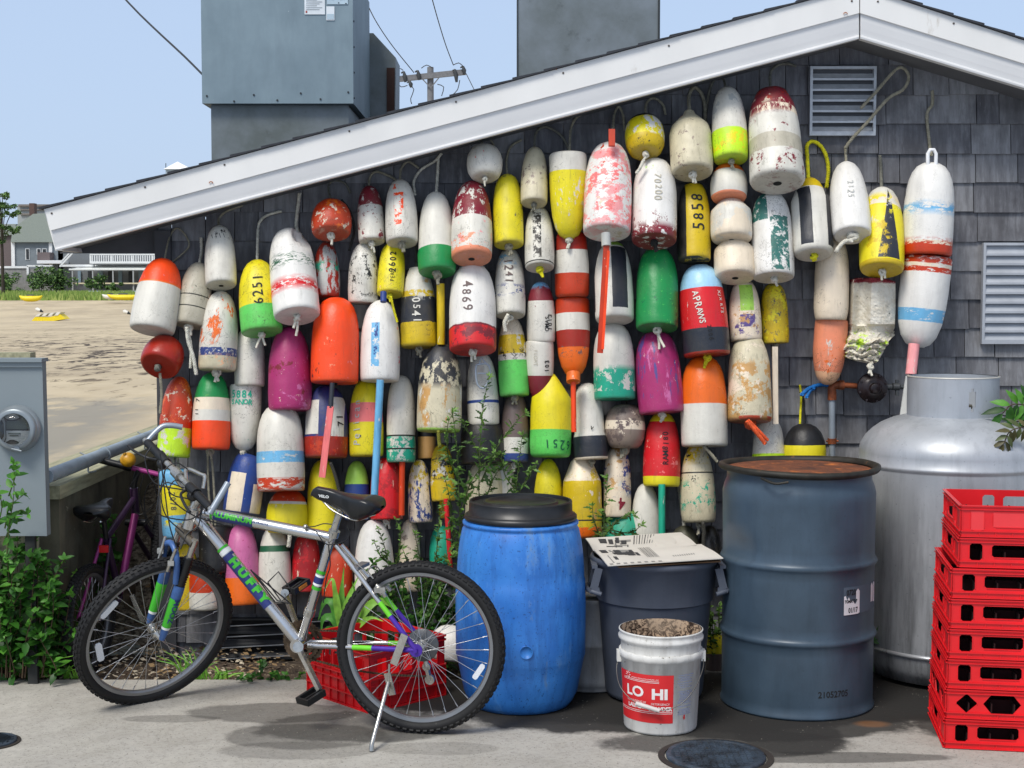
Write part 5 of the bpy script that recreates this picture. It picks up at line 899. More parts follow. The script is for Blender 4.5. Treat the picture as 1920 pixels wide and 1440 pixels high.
# ---- steel drum
Yd_ = 5.78; dx = onY(1493, 1313, Yd_).x; T = Matrix.Translation((dx, Yd_, 0)); DR = empty('steel_drum', 'grey blue steel oil drum with a rusty sunken lid and torn white label', 'drum', (dx, Yd_, 0)); z_ = lambda y: zat(1493, y, Yd_)
M_DRUM, s, v = cylmat('drum blue grey paint', '344350', '445666', '212c36', .36, .1, .25, .35, .06)
Rb = .297; tz = z_(872); b1, b2 = z_(1043), z_(1177)
def bead(z, h=.012, w_=.016): return [(Rb, z - w_ * 1.3), (Rb + h * .5, z - w_ * .6), (Rb + h, z), (Rb + h * .5, z + w_ * .6), (Rb, z + w_ * 1.3)]
prof = [(0, .01), (Rb - .006, .01), (Rb - .006, .01), (Rb + .004, .0), (Rb + .006, .010), (Rb, .018), (Rb, .05)] + bead(b2) + [(Rb, (b1 + b2) / 2)] + bead(b1) + [(Rb, b1 + .06), (Rb + .001, tz - .16), (Rb + .002, tz - .10), (Rb - .004, tz - .075), (Rb - .014, tz - .05), (Rb - .016, tz - .02), (Rb - .012, tz - .012)]
pp = [prof[0]]
for a, b in zip(prof, prof[1:]):
    m = max(1, int(abs(b[1] - a[1]) / .03))
    for i in range(1, m + 1): pp.append((a[0] + (b[0] - a[0]) * i / m, a[1] + (b[1] - a[1]) * i / m))
def dent(p, a):
    d = math.atan2(math.sin(a - R(205)), math.cos(a - R(205))) / R(26); e = (p.z - (b1 + .055)) / .07; q = d * d + e * e; k = 1 - (.085 * (1 - q) ** 1.1 if q < 1 else 0)
    d = math.atan2(math.sin(a - R(235)), math.cos(a - R(235))) / R(16); e = (p.z - (tz - .085)) / .03; q = d * d + e * e; k -= (.015 * (1 - q) if q < 1 else 0)
    return V(p.x * k, p.y * k, p.z)
mb = MB(); mb.lathe(pp, T, 96, fn=dent); mb.build('body', M_DRUM, DR)
M_RIM = mat('rusted rim', '2c2a24', .6, .3, var=.5, vs=20, dirt='6b4a2c', dirtamt=.25, dscale=30)
mb = MB(); mb.lathe([(Rb - .012, tz - .022), (Rb + .013, tz - .016), (Rb + .02, tz - .006), (Rb + .018, tz + .004), (Rb + .006, tz + .008), (Rb - .006, tz + .004), (Rb - .012, tz - .006), (Rb - .012, tz - .012)], T, 96, fn=lambda p, a: V(p.x, p.y, p.z + .004 * math.sin(a * 2 + 1))); mb.build('rim', M_RIM, DR)
s = NT('rust sheet'); v = s.co('Object'); n1 = s.noise(v, 7, 8, .68); c = s.mix(s.step(n1, .35, .6), C('4a2a1c'), C('7a4426')); c = s.mix(s.step(s.noise(v, 11, 7, .7), .55, .66), c, C('b8672a')); c = s.mix(s.step(s.noise(v, 30, 6, .7), .6, .66), c, C('33201a')); s.base(c); s.set(.9); s.bump(n1, .8, .02)
mb = MB(); mb.lathe([(Rb - .012, tz - .012), (Rb - .03, tz - .014), (Rb - .06, tz - .012), (.1, tz - .010), (0, tz - .010)], T, 72); mb.build('rusty_lid', s.m, DR)
mb = MB(); mb.tube(smooth_path([V(dx - .19, Yd_ - .245, tz - .022), V(dx - .15, Yd_ - .30, tz - .035), V(dx - .10, Yd_ - .312, tz - .028)], .01), .005, 6); mb.build('ring_bolt', M_RIM, DR)
def wrap(mb, cx, cy, r, a0, a1, z0, z1, n=12, zf=None):    # patch on a vertical cylinder, angle 0 = facing the camera, + to the right
    def f(u, v_): a = R(a0 + (a1 - a0) * u); zz0, zz1 = zf(u) if zf else (z0, z1); return V(cx + r * math.sin(a), cy - r * math.cos(a), zz0 + (zz1 - zz0) * v_)
    return mb.grid(f, n, 3)
zl0, zl1 = zat(1560, 1155, 5.5), zat(1560, 1103, 5.5)
mb = MB(); wrap(mb, dx, Yd_, Rb + .0014, 24, 68, zl0, zl1); lb = mb.build('label', mat('label grey film', '4a5866', .6), DR)
mb = MB(); wrap(mb, dx, Yd_, Rb + .0024, 24.3, 39, zl0, zl1 - .02, 10, lambda u: (zl0, zl0 + .022 + .05 * (1 - u) ** .7 * (1 + .2 * math.sin(u * 25)))); wrap(mb, dx, Yd_, Rb + .0024, 36, 40, 0, 0, 6, lambda u: (zl0 + .006 - .004 * u, zl1 - .01 - .02 * abs(u - .5))); mb.build('torn_paper', mat('label paper', 'd8d6da', .7), lb); mb = MB(); wrap(mb, dx, Yd_, Rb + .0024, 57, 62, 0, 0, 4, lambda u: (zl0 + .03, zl1 - .03 * abs(u - .4))); wrap(mb, dx, Yd_, Rb + .0024, 63, 67, 0, 0, 4, lambda u: (zl0 + .025, zl1 - .02 * abs(u - .4))); mb.build('torn_paper', mat('label paper', 'd8d6da', .7), lb)
mb = MB(); blk = mat('print black', '17181a', .7)
for st, zz, sz, an in (('0720', zl1 - .022, .030, 31), ('TOMATO P', (zl0 + zl1) / 2 - .002, .0155, 31), ('01/17', zl0 + .016, .027, 33)): cyl_text(mb, st, sz, (dx, Yd_, zz), (0, 0, 1), (0, -1, 0), Rb, 0, .0008, eps=.0032, ang0=R(an), sx=.8)
mb.build('print', blk, lb)
mb = MB(); cyl_text(mb, '21052705', .034, (dx, Yd_, zat(1535, 1302, 5.5)), (0, 0, 1), (0, -1, 0), Rb, 0, .0006, eps=.001, ang0=R(17), sx=.95); mb.build('stencil_number', blk, DR)
# ---- propane tank
Yt = 6.215; tx = onY(1784, 880, Yt).x; T = Matrix.Translation((tx, Yt, 0)); TK = empty('propane_tank', 'large silver propane tank standing against the shingle wall behind the red crates', 'gas tank', (tx, Yt, 0)); z_ = lambda y: zat(1784, y, Yt)
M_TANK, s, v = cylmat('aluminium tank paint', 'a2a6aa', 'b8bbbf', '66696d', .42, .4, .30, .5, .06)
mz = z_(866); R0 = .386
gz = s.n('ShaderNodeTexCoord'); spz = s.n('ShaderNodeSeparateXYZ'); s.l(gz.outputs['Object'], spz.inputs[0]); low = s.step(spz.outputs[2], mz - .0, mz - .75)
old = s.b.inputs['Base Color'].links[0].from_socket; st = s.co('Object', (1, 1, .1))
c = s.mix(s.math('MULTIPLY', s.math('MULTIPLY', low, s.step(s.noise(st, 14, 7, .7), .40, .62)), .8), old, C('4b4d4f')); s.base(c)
prof = [(0, .02), (R0 - .04, .02), (R0 - .012, .08), (R0, z_(1190)), (R0, mz - .02), (R0, mz - .012), (R0 + .006, mz - .006), (R0 + .006, mz + .004), (R0, mz + .01), (R0, z_(846)), (R0 - .003, z_(838)), (R0 - .009, z_(830)), (R0 - .026, z_(818)), (R0 - .055, z_(805)), (R0 - .09, z_(794)), (R0 - .14, z_(784)), (.20, z_(779)), (.12, z_(773)), (0, z_(770))]
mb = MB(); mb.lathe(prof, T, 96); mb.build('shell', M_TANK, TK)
mb = MB(); mb.lathe([(R0 - .001, z_(1203)), (R0 + .008, z_(1200)), (R0 + .006, z_(1197)), (R0 - .001, z_(1195))], T, 72); mb.build('foot_weld', mat('bright weld', 'b9bcc0', .3, .5), TK)
rc = .1885; n = 120; zc0, zc1 = z_(786), z_(705); rows = [zc0, zat(1784, 772, Yt - rc), zat(1784, 764, Yt - rc), zat(1784, 752, Yt - rc), zat(1784, 735, Yt - rc), zat(1784, 729, Yt - rc), zc1]
vs = []; fs = []
for zz in rows:
    for rq in (rc, rc - .004):
        for i in range(n): a = 2 * math.pi * i / n; vs.append(T @ V(rq * math.sin(a), -rq * math.cos(a), zz))
hole = {1: (3, 6), 2: (3, 6), 3: (3, 6), 4: (3, 6)}
idx = lambda r_, q, i: (r_ * 2 + q) * n + i % n
for r_ in range(len(rows) - 1):
    for i in range(n):
        lo, hi = (1, 4); w_ = {1: (2, 3), 2: (1, 4), 3: (1, 4), 4: (2, 3)}.get(r_)
        if w_ and w_[0] <= i < w_[1]: continue
        fs.append((idx(r_, 0, i), idx(r_, 0, i + 1), idx(r_ + 1, 0, i + 1), idx(r_ + 1, 0, i))); fs.append((idx(r_, 1, i + 1), idx(r_, 1, i), idx(r_ + 1, 1, i), idx(r_ + 1, 1, i + 1)))
for i in range(n): fs.append((idx(len(rows) - 1, 0, i), idx(len(rows) - 1, 0, i + 1), idx(len(rows) - 1, 1, i + 1), idx(len(rows) - 1, 1, i)))
mb = MB(); mb.add(vs, fs, False); M_COLR, _, _ = cylmat('collar paint', '9fa4a9', 'b0b5bb', '6d7176', .45, .3, .25, .4); col_ = mb.build('collar', M_COLR, TK)
mb = MB(); mb.lathe([(rc + .001, zc1 - .004), (rc + .003, zc1), (rc - .006, zc1 + .002)], T, 90); mb.build('collar_lip', mat('worn lip', 'c2bfb6', .5, .3), col_)
mb = MB(); p = V(tx + .02, Yt - .10, z_(779)); mb.tube([p, p + V(0, 0, .06)], .018, 12); mb.tube([p + V(-.03, 0, .045), p + V(.03, 0, .045)], .010, 10); mb.build('valve', mat('valve brass', '8a8578', .4, .6), TK)
# ---- gas regulator and pipe
Yr = 6.60; GP = empty('gas_pipe', 'grey vertical gas pipe with a rusty elbow and dark round regulator on the wall', 'gas pipe', onY(1560, 860, Yr)); M_RUST = mat('rusty brass pipe', '8a4a2a', .6, .4, var=.5, vs=30, dirt='caa06a', dirtamt=.3, dscale=40); P = lambda x, y, Y=Yr: onY(x, y, Y)
mb = MB(); mb.tube([P(1560, 1100), P(1560, 742)], .0145, 14); mb.build('upright_pipe', mat('chipped grey pipe', '8d969e', .5, .2, dirt='6b4a30', dirtamt=.22, dscale=24), GP)
mb = MB(); mb.tube([P(1560, 750), P(1560, 735)], .020, 14); mb.tube(smooth_path([P(1560, 738), P(1560, 728), P(1564, 723), P(1574, 722)], .005), .019, 12); mb.tube([P(1572, 722), P(1582, 722)], .022, 14); mb.build('elbow', M_RUST, GP)
mb = MB(); mb.tube([P(1580, 722), P(1612, 724)], .0125, 12); mb.build('rusty_nipple', M_RUST, GP)
M_REG = mat('regulator brown', '241a1c', .35, .2, var=.3, dirt='4a3430', dirtamt=.2); Mq = Matrix.Translation(P(1636, 727, 6.55)) @ Matrix.Rotation(R(90), 4, 'X')
mb = MB(); mb.lathe([(0, -.03), (.055, -.03), (.066, -.012), (.068, -.012), (.068, .0), (.066, .004), (.058, .006), (.05, .02), (.026, .03), (.024, .03), (.024, .055), (.020, .06), (0, .06)], Mq, 48); rg = mb.build('regulator', M_REG, GP)
mb = MB()
for i in range(8): a = i * .785 + .3; p = Mq @ V(.061 * math.cos(a), .061 * math.sin(a), .008); mb.tube([p, p + V(0, -.008, 0)], .005, 6)
mb.build('flange_bolts', mat('bolt dark', '3a3335', .4, .5), rg, kind='stuff')
mb = MB(); mb.tube([P(1660, 725), P(1672, 725)], .014, 8); mb.tube([P(1674, 725), P(1686, 725)], .018, 6); mb.tube([P(1688, 725), P(1700, 726)], .010, 8); mb.tube([P(1682, 712), P(1682, 742)], .009, 8); mb.build('valve_fittings', mat('fitting grey', '55585a', .4, .5), GP)
mb = MB(); mb.tube([P(1549, 827), P(1572, 827)], .005, 6); mb.tube([P(1560, 822), P(1560, 832)], .020, 12); mb.build('pipe_clamp', M_RUST, GP)
mb = MB(); mb.prism([onY(x, y, 6.5) for x, y in ((1699, 705), (1701, 705), (1700, 778), (1688, 778))], (0, .01, 0)); mb.build('white_stick', mat('white stick', 'd9d9d4', .7), None, 'thin tapering white stick standing between the tank collar and wall', category='stick')
# ---- grey bin and newspaper
Yg = 5.86; gx = onY(1226, 1300, Yg).x; T = Matrix.Translation((gx, Yg, 0)); BN_ = empty('rubbish_bin', 'round dark grey plastic bin with side handles and a newspaper on top', 'bin', (gx, Yg, 0)); z_ = lambda y: zat(1226, y, Yg)
M_BIN, _, _ = cylmat('grey bin plastic', '454b57', '515866', '333843', .5, 0, .25, .4)
tzb = z_(1040); zs = z_(1118)
prof = [(0, .004), (.175, .004), (.190, .012), (.197, .03), (.226, zs - .01), (.228, zs - .004), (.236, zs), (.236, zs), (.250, tzb - .03), (.258, tzb - .024), (.262, tzb - .010), (.258, tzb), (.248, tzb + .001), (.243, tzb - .006), (.236, tzb - .05), (.19, .05), (0, .04)]
mb = MB(); mb.lathe(prof, T, 72); mb.build('body', M_BIN, BN_)
for sgn, lb in ((-1, 0), (1, 0)):
    mb = MB(); X = lambda a, b, c_: V(gx + sgn * a, Yg - .10 + b, c_); zt = tzb - .025; zl = z_(1098)
    for yy in (-.065, .065): mb.bar(X(.235, yy, zt), X(.255, yy, zl + .02), .012, .03); mb.bar(X(.232, yy, zl + .02), X(.272, yy, zl + .012), .014, .014)
    mb.tube(smooth_path([X(.225, -.075, zl), X(.268, -.06, zl + .012), X(.280, 0, zl + .016), X(.268, .06, zl + .012), X(.225, .075, zl)], .01), .010, 8)
    mb.prism([X(.24, -.07, zt), X(.262, -.07, zt), X(.262, .07, zt), X(.24, .07, zt)], (0, 0, .012)); mb.build('handle', M_BIN, BN_)
M_NEWS = mat('newsprint', 'cfcac0', .85, var=.05); M_INK = mat('news ink', '3a3a3c', .9); M_INK2 = mat('news grey ink', '8c8a86', .9); M_BOX = mat('brown cardboard', '6e5238', .9)
NW = empty('newspaper', 'folded newspaper spread over the top of the grey bin', 'newspaper', (gx, Yg, tzb)); zn = tzb + .006
def sheet(pts, lift, nm, th=.004, m=M_NEWS):
    a, b, c_, d = [onZ(x, y, zn + lf) for (x, y), lf in zip(pts, lift)]
    mb = MB(); f = lambda u, v_: (a.lerp(b, u)).lerp(d.lerp(c_, u), v_) + V(0, 0, .004 * math.sin(u * 7 + v_ * 3) * math.sin(v_ * 3.1))
    mb.grid(f, 14, 6); mb.grid(lambda u, v_: f(u, v_) - V(0, 0, th), 14, 6)
    for e in (lambda t: (t, 0), lambda t: (t, 1), lambda t: (0, t), lambda t: (1, t)): mb.grid(lambda u, v_: f(*e(u)) - V(0, 0, th * v_), 14, 1, False)
    return mb.build(nm, m, NW), f
s1, f1 = sheet([(1140, 1060), (1356, 1046), (1315, 1020), (1112, 1030)], (.012, .02, .018, .010), 'front_page')
s2, f2 = sheet([(1112, 1031), (1262, 1030), (1276, 998), (1098, 1009)], (.014, .012, .012, .018), 'folded_page')
s2b, f2b = sheet([(1236, 1031), (1306, 1021), (1277, 998), (1215, 1003)], (.013, .024, .014, .010), 'folded_page')
sheet([(1160, 1063), (1352, 1052), (1300, 1024), (1130, 1038)], (-.0005, .004, .0, 0), 'under_page', .004, M_BOX)
def printed(f, items, par):
    mb = MB()
    for u0, v0, u1, v1, k_ in items:
        mb.cur = k_; mb.add([f(u0, v0) + V(0, 0, .0015), f(u1, v0) + V(0, 0, .0015), f(u1, v1) + V(0, 0, .0015), f(u0, v1) + V(0, 0, .0015)], [(0, 1, 2, 3)])
    mb.build('print', [M_INK, M_INK2], par, kind='stuff')
it = [(.10, .25, .13, .42, 0), (.04, .7, .10, .95, 0), (.16, .55, .22, .9, 0), (.25, .5, .30, .75, 0), (.33, .5, .36, .7, 0), (.06, .10, .07, .5, 1)] + [(.40 + .016 * i, .35, .405 + .016 * i, .95, 0 if i % 2 else 1) for i in range(7)] + [(.62 + .02 * i, .3, .628 + .02 * i, .38, 1) for i in range(10)] + [(.02 + .06 * i, .02, .05 + .06 * i, .07, 1) for i in range(8)] + [(.12 + rr.random() * .2, .5 + rr.random() * .4, .13 + rr.random() * .2, .6 + rr.random() * .3, rr.randrange(2)) for i in range(14)]
printed(f1, it, s1)
it = [(.12, .45, .2, .85, 0), (.22, .4, .27, .8, 0), (.30, .5, .34, .9, 0), (.36, .4, .42, .7, 0)] + [(.5 + .03 * i, .4, .51 + .03 * i, .95, 1 if i % 2 else 0) for i in range(8)] + [(.1 + rr.random() * .35, .1 + rr.random() * .8, .12 + rr.random() * .36, .2 + rr.random() * .7, rr.randrange(2)) for i in range(8)]
printed(f2, it, s2)
# grey lidded tin behind
yc = 6.02; cx = onY(1108, 1200, yc).x; T = Matrix.Translation((cx, yc, 0)); TN = empty('metal_tin', 'pale grey metal tin half hidden between the blue barrel and the grey bin', 'tin', (cx, yc, 0)); z_ = lambda y: zat(1108, y, yc); M_TIN, _, _ = cylmat('pale tin', '8f9296', 'a7a9ac', '6a665c', .5, .3)
mb = MB(); mb.lathe([(0, .004), (.15, .004), (.152, .01), (.152, z_(1272)), (.156, z_(1270)), (.152, z_(1262)), (.152, z_(1200)), (.156, z_(1197)), (.152, z_(1194)), (.152, z_(1122)), (.157, z_(1119)), (.157, z_(1112)), (.157, z_(1112)), (.14, z_(1114)), (0, z_(1114))], T, 48); mb.build('body', M_TIN, TN)
mb = MB(); p = V(cx - .04, yc - .1, z_(1108)); mb.prism([p, p + V(.14, -.03, 0), p + V(.17, .06, .0), p + V(.03, .1, 0)], (0, 0, .006)); mb.build('paper_on_lid', M_NEWS, TN)
# ---- white buckets, one nested in the other
Yk = 5.425; kx = onY(1238, 1364, Yk).x; T = Matrix.Translation((kx, Yk, 0)); z_ = lambda y: zat(1238, y, Yk)
M_BKT, s, v = cylmat('dirty white plastic', 'c4c3be', 'dbdad6', '6a6256', .5, 0, .38, .9)
BK = empty('plastic_bucket', 'dirty white bucket with a red LO HI laundry powder label and wire handle', 'bucket', (kx, Yk, 0), 'nested white buckets')
zb0, zb1 = z_(1214), z_(1228)
mb = MB(); mb.lathe([(0, .002), (.128, .002), (.134, .004), (.1365, .012), (.150, zb1), (.1555, zb1 + .002), (.158, (zb0 + zb1) / 2), (.1565, zb0), (.152, zb0 + .002), (.148, zb0)], T, 72, fn=lambda p, a: V(p.x, p.y, p.z + (.0015 * math.sin(a * 17) if p.z > zb1 else 0))); bd = mb.build('body', M_BKT, BK)
rbk = lambda z: .1365 + (.150 - .1365) * z / zb1
def bwrap(mb, a0, a1, z0, z1, e, n=16): return mb.grid(lambda u, v_: (lambda a, z: V(kx + (rbk(z) + e) * math.sin(a), Yk - (rbk(z) + e) * math.cos(a), z))(R(a0 + (a1 - a0) * u), z0 + (z1 - z0) * v_), n, 2)
fz = lambda y: zat(1255, y, 5.285); L0, L1 = fz(1357), fz(1266)
mb = MB(); bwrap(mb, -84, 13, L0, L1, .0008); lb = mb.build('label', mat('detergent red', 'cf2428', .5, var=.04), BK)
mb = MB(); S = lambda st, size, y, an, b=.0, sx=1: cyl_text(mb, st, size, (kx, Yk, fz(y)), (0, 0, 1), (0, -1, 0), .142, 0, b, rf=lambda h: rbk(fz(y) + h), eps=.0016, ang0=R(an), sx=sx)
S('LO', .053, 1301, -47, .0016, 1.2); S('HI', .053, 1303, -7, .0022, 1.2); S('POWDER', .020, 1330, -6, .0010); S('LAUNDRY', .020, 1328, -42, .0010); S('DETERGENCY', .011, 1321, -6); S('LOW SUDSING HI', .011, 1319, -45)
S('LAUNDRY PRODUCTS COMPANY, INC.', .0065, 1275, -30)
for y in (1278.5, 1281, 1336, 1339): bwrap(mb, -70 if y < 1300 else -83, -8 if y < 1300 else 12, fz(y), fz(y) + .0016, .0016)
mb.build('label_print', mat('label white', 'e6e2e0', .6), lb)
mb = MB(); Mq = Matrix.Translation(V(kx + .1505 * math.sin(R(-58)), Yk - .1505 * math.cos(R(-58)), fz(1272)))
for i in range(8): a = i * math.pi / 4; u = V(math.cos(R(-58)), math.sin(R(-58)), 0); p = Mq.translation; mb.bar(p + u * .006 * math.cos(a) + V(0, 0, .006 * math.sin(a)), p + u * .014 * math.cos(a) + V(0, 0, .014 * math.sin(a)), .0012, .0012)
mb.build('starburst_mark', mat('label white', ''), lb)
mb = MB(); r0 = random.Random(4)
for y, n_ in ((1268, 1), (1272, 1), (1275, 1), (1278, 1), (1283, 1), (1287, 1), (1291, 1), (1299, 1), (1302, 1), (1305, 1), (1308, 1), (1311, 1), (1314, 1), (1318, 1), (1321, 1), (1327, 1), (1333, 1), (1336, 1), (1339, 1), (1342, 1)):
    a = 19 + r0.uniform(0, 5)
    while a < 44 + r0.uniform(-4, 2): b = a + r0.uniform(.8, 4); bwrap(mb, a, b, fz(y), fz(y) + .0028, .0008, 2); a = b + .7
mb.build('small_print', mat('pale blue print', '8a93b4', .6), BK, kind='stuff')
mb = MB(); bwrap(mb, 31, 33.5, fz(1352), fz(1343), .001, 2); bwrap(mb, 30, 34, fz(1349), fz(1347.5), .001, 2); mb.build('red_mark', mat('detergent red', ''), BK)
mb = MB(); wv = mat('handle wire', '6c6a66', .4, .7); e1 = V(kx - .157, Yk, zb1 + .0); e2 = V(kx + .155, Yk - .02, zb1 + .006)
pts = [e1, V(kx - .168, Yk - .04, zb1 - .05), V(kx - .155, Yk - .10, zb1 - .10), V(kx - .10, Yk - .145, zb1 - .145), V(kx - .03, Yk - .165, zb1 - .165), V(kx + .05, Yk - .163, zb1 - .145), V(kx + .11, Yk - .13, zb1 - .095), V(kx + .15, Yk - .07, zb1 - .03), e2]
mb.tube(smooth_path(pts, .01), .0018, 6); hd = mb.build('handle', wv, BK); mb = MB(); mb.tube([V(kx - .105, Yk - .147, zb1 - .143), V(kx - .02, Yk - .168, zb1 - .165)], .0085, 10); mb.build('grip', mat('grip plastic', 'c4c0bc', .5), hd)
for p in (e1, e2): mb = MB(); mb.box(p - V(.008, .02, .02), p + V(.008, .02, .02)); mb.build('handle_lug', M_BKT, BK)
BK2 = empty('plastic_bucket', 'empty white bucket with brown grime inside, pushed down into the labelled one', 'bucket', (kx, Yk, zb1), 'nested white buckets')
zr_ = z_(1177); s = NT('grimy inside'); v = s.co('Object'); vo = s.noise(v, 42, 6, .75, 1.2); c = s.mix(s.step(vo, .46, .54), C('2c1c12'), C('b39a80')); c = s.mix(s.math('MULTIPLY', s.step(s.noise(v, 5, 4), .56, .70), .7), c, C('9c8a76')); s.base(c); s.set(.9); s.bump(vo, .6, .004)
mb = MB(); mb.lathe([(.147, zb0 - .02), (.149, zb0 + .008), (.1505, z_(1197)), (.158, z_(1194)), (.1595, z_(1189)), (.1535, z_(1186)), (.1545, z_(1181)), (.1575, z_(1179)), (.1575, zr_), (.1535, zr_ + .001)], T, 72); mb.build('rim', M_BKT, BK2)
mb = MB(); mb.lathe([(.1535, zr_ + .001), (.1515, zr_ - .006), (.147, zr_ - .03), (.132, .05), (0, .05)], T, 64); mb.build('inside', s.m, BK2)
# ---- red crates
M_RED = mat('red crate plastic', 'd8171f', .38, var=.12, vs=6, dirt='8a1015', dirtamt=.12, dscale=20); M_RED2 = mat('bright red panel', 'e0363a', .4, var=.05); M_BLKI = mat('crate inner shade', '2a0608', .9)
def panel(mb, o, u, up, nrm, W_, H, holes, t=.004, z0=0):
    """wall with holes: holes = (u0, u1, v0, v1, chamfer)"""
    o, u, up, nrm = Vector(o), Vector(u), Vector(up), Vector(nrm); P_ = lambda a, b: o + u * a + up * b
    def blk_(a0, b0, a1, b1): mb.prism([P_(a0, b0), P_(a1, b0), P_(a1, b1), P_(a0, b1)], -nrm * t)
    x = 0
    for u0, u1, v0, v1, ch in sorted(holes):
        blk_(x, z0, u0, H); blk_(u0, z0, u1, v0); blk_(u0, v1, u1, H); x = u1
        for cu, cv, su, sv in ((u0, v0, 1, 1), (u1, v0, -1, 1), (u0, v1, 1, -1), (u1, v1, -1, -1)): mb.prism([P_(cu, cv), P_(cu + su * ch[0], cv), P_(cu, cv + sv * ch[1])], -nrm * t)
        e = .0025                                # raised lip round the hole
        for a0, b0, a1, b1 in ((u0 + ch[0], v0 - e, u1 - ch[0], v0), (u0 + ch[0], v1, u1 - ch[0], v1 + e), (u0 - e, v0 + ch[1], u0, v1 - ch[1]), (u1, v0 + ch[1], u1 + e, v1 - ch[1])):
            if a1 > a0 and b1 > b0: mb.prism([P_(a0, b0), P_(a1, b0), P_(a1, b1), P_(a0, b1)], nrm * .003)
    blk_(x, z0, W_, H)
def tray(org, ux, uy, W_, D, H, style, label):
    org = Vector(org); up = V(0, 0, 1); t = empty('plastic_crate', label, 'crate', org, 'stacked red bottle crates')
    c8 = (.008, .008); v0, v1 = .027, H - .020
    def hs(L):
        out = []; x = .035; k_ = 0
        while x < L - .05:
            w_ = .044 if k_ % 2 == 0 else .142
            if x + w_ > L - .02: break
            if style == 'diamond':
                out.append((x, x + (.07 if k_ % 2 == 0 else .13), v0 - .004, v1 + .004, (.034, (v1 - v0 + .008) * .46) if k_ % 2 == 0 else (.028, .034))); x += (.07 if k_ % 2 == 0 else .13) + .022
            else: out.append((x, x + w_, v0 + (0 if k_ % 2 == 0 else .012), v1 - (0 if k_ % 2 == 0 else .004), c8)); x += w_ + .032
            k_ += 1
        return out
    walls = [('front_wall', org, ux, -uy, W_), ('side_wall', org + uy * D, -uy, -ux, D), ('back_wall', org + ux * W_ + uy * D, -ux, uy, W_), ('side_wall', org + ux * W_, uy, ux, D)]
    for nm, o, u, nr, L in walls:
        mb = MB(); panel(mb, o, u, up, nr, L, H, hs(L))
        for zz in (.002, .021, H - .016, H - .004): mb.prism([o + up * zz + nr * .001, o + u * L + up * zz + nr * .001, o + u * L + up * (zz + .0035) + nr * .001, o + up * (zz + .0035) + nr * .001], nr * .006)
        k_ = int(L / .055)
        for i in range(k_ + 1): p = o + u * (.004 + (L - .012) * i / k_); mb.prism([p + up * .022, p + u * .003 + up * .022, p + u * .003 + up * (H - .016), p + up * (H - .016)], nr * .003) if i in (0, k_) else mb.prism([p + up * .004, p + u * .003 + up * .004, p + u * .003 + up * .02, p + up * .02], nr * .004)
        wl = mb.build(nm, M_RED, t)
        if style == 'filled' and nm == 'front_wall':
            mb = MB()
            for u0, u1, a, b, ch in hs(L): mb.prism([o + u * u0 + up * a, o + u * u1 + up * a, o + u * u1 + up * b, o + u * u0 + up * b], nr * .0015)
            mb.build('hole_plates', M_RED2, wl)
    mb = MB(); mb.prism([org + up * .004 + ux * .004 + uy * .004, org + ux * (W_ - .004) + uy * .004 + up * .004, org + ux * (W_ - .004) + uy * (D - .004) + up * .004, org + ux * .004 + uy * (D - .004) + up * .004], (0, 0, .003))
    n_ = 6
    for i in range(1, n_):      # cell dividers, coloured near black to paint in the shade inside
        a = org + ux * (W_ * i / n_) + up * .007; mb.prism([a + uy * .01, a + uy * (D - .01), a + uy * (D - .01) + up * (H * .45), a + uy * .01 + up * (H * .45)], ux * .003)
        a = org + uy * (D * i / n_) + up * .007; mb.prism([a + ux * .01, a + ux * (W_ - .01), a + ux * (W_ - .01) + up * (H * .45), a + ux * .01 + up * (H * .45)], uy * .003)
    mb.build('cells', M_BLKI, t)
yawc = R(-9); ux = V(math.cos(yawc), math.sin(yawc), 0); uy = V(-ux.y, ux.x, 0); base = onZ(1771, 1403, 0); Hc = .1085
names = ['bottom red crate of the stack with round cornered slots', 'red crate with diamond shaped holes, second from the bottom of the stack', 'red crate just above the one with diamond holes', 'red crate in the middle, two above the one with diamond holes', 'red crate three above the one with diamond holes', 'red crate directly under the two shifted top crates', 'lower of the two red crates set back at the top', 'topmost red crate with filled bright red panels and see through back']
for i in range(8):
    off = ux * (.003 * i + (.022 if i > 5 else 0)) + uy * (.0 + (.012 if i > 5 else 0)); H_ = Hc - .0015 if i < 5 or i == 6 else (Hc + .006 if i == 7 else Hc + .012 - .0135)
    tray(base + off + V(0, 0, i * Hc + .001), ux, uy, .47, .44, H_, 'diamond' if i == 1 else ('filled' if i == 7 else 'slot'), names[i])
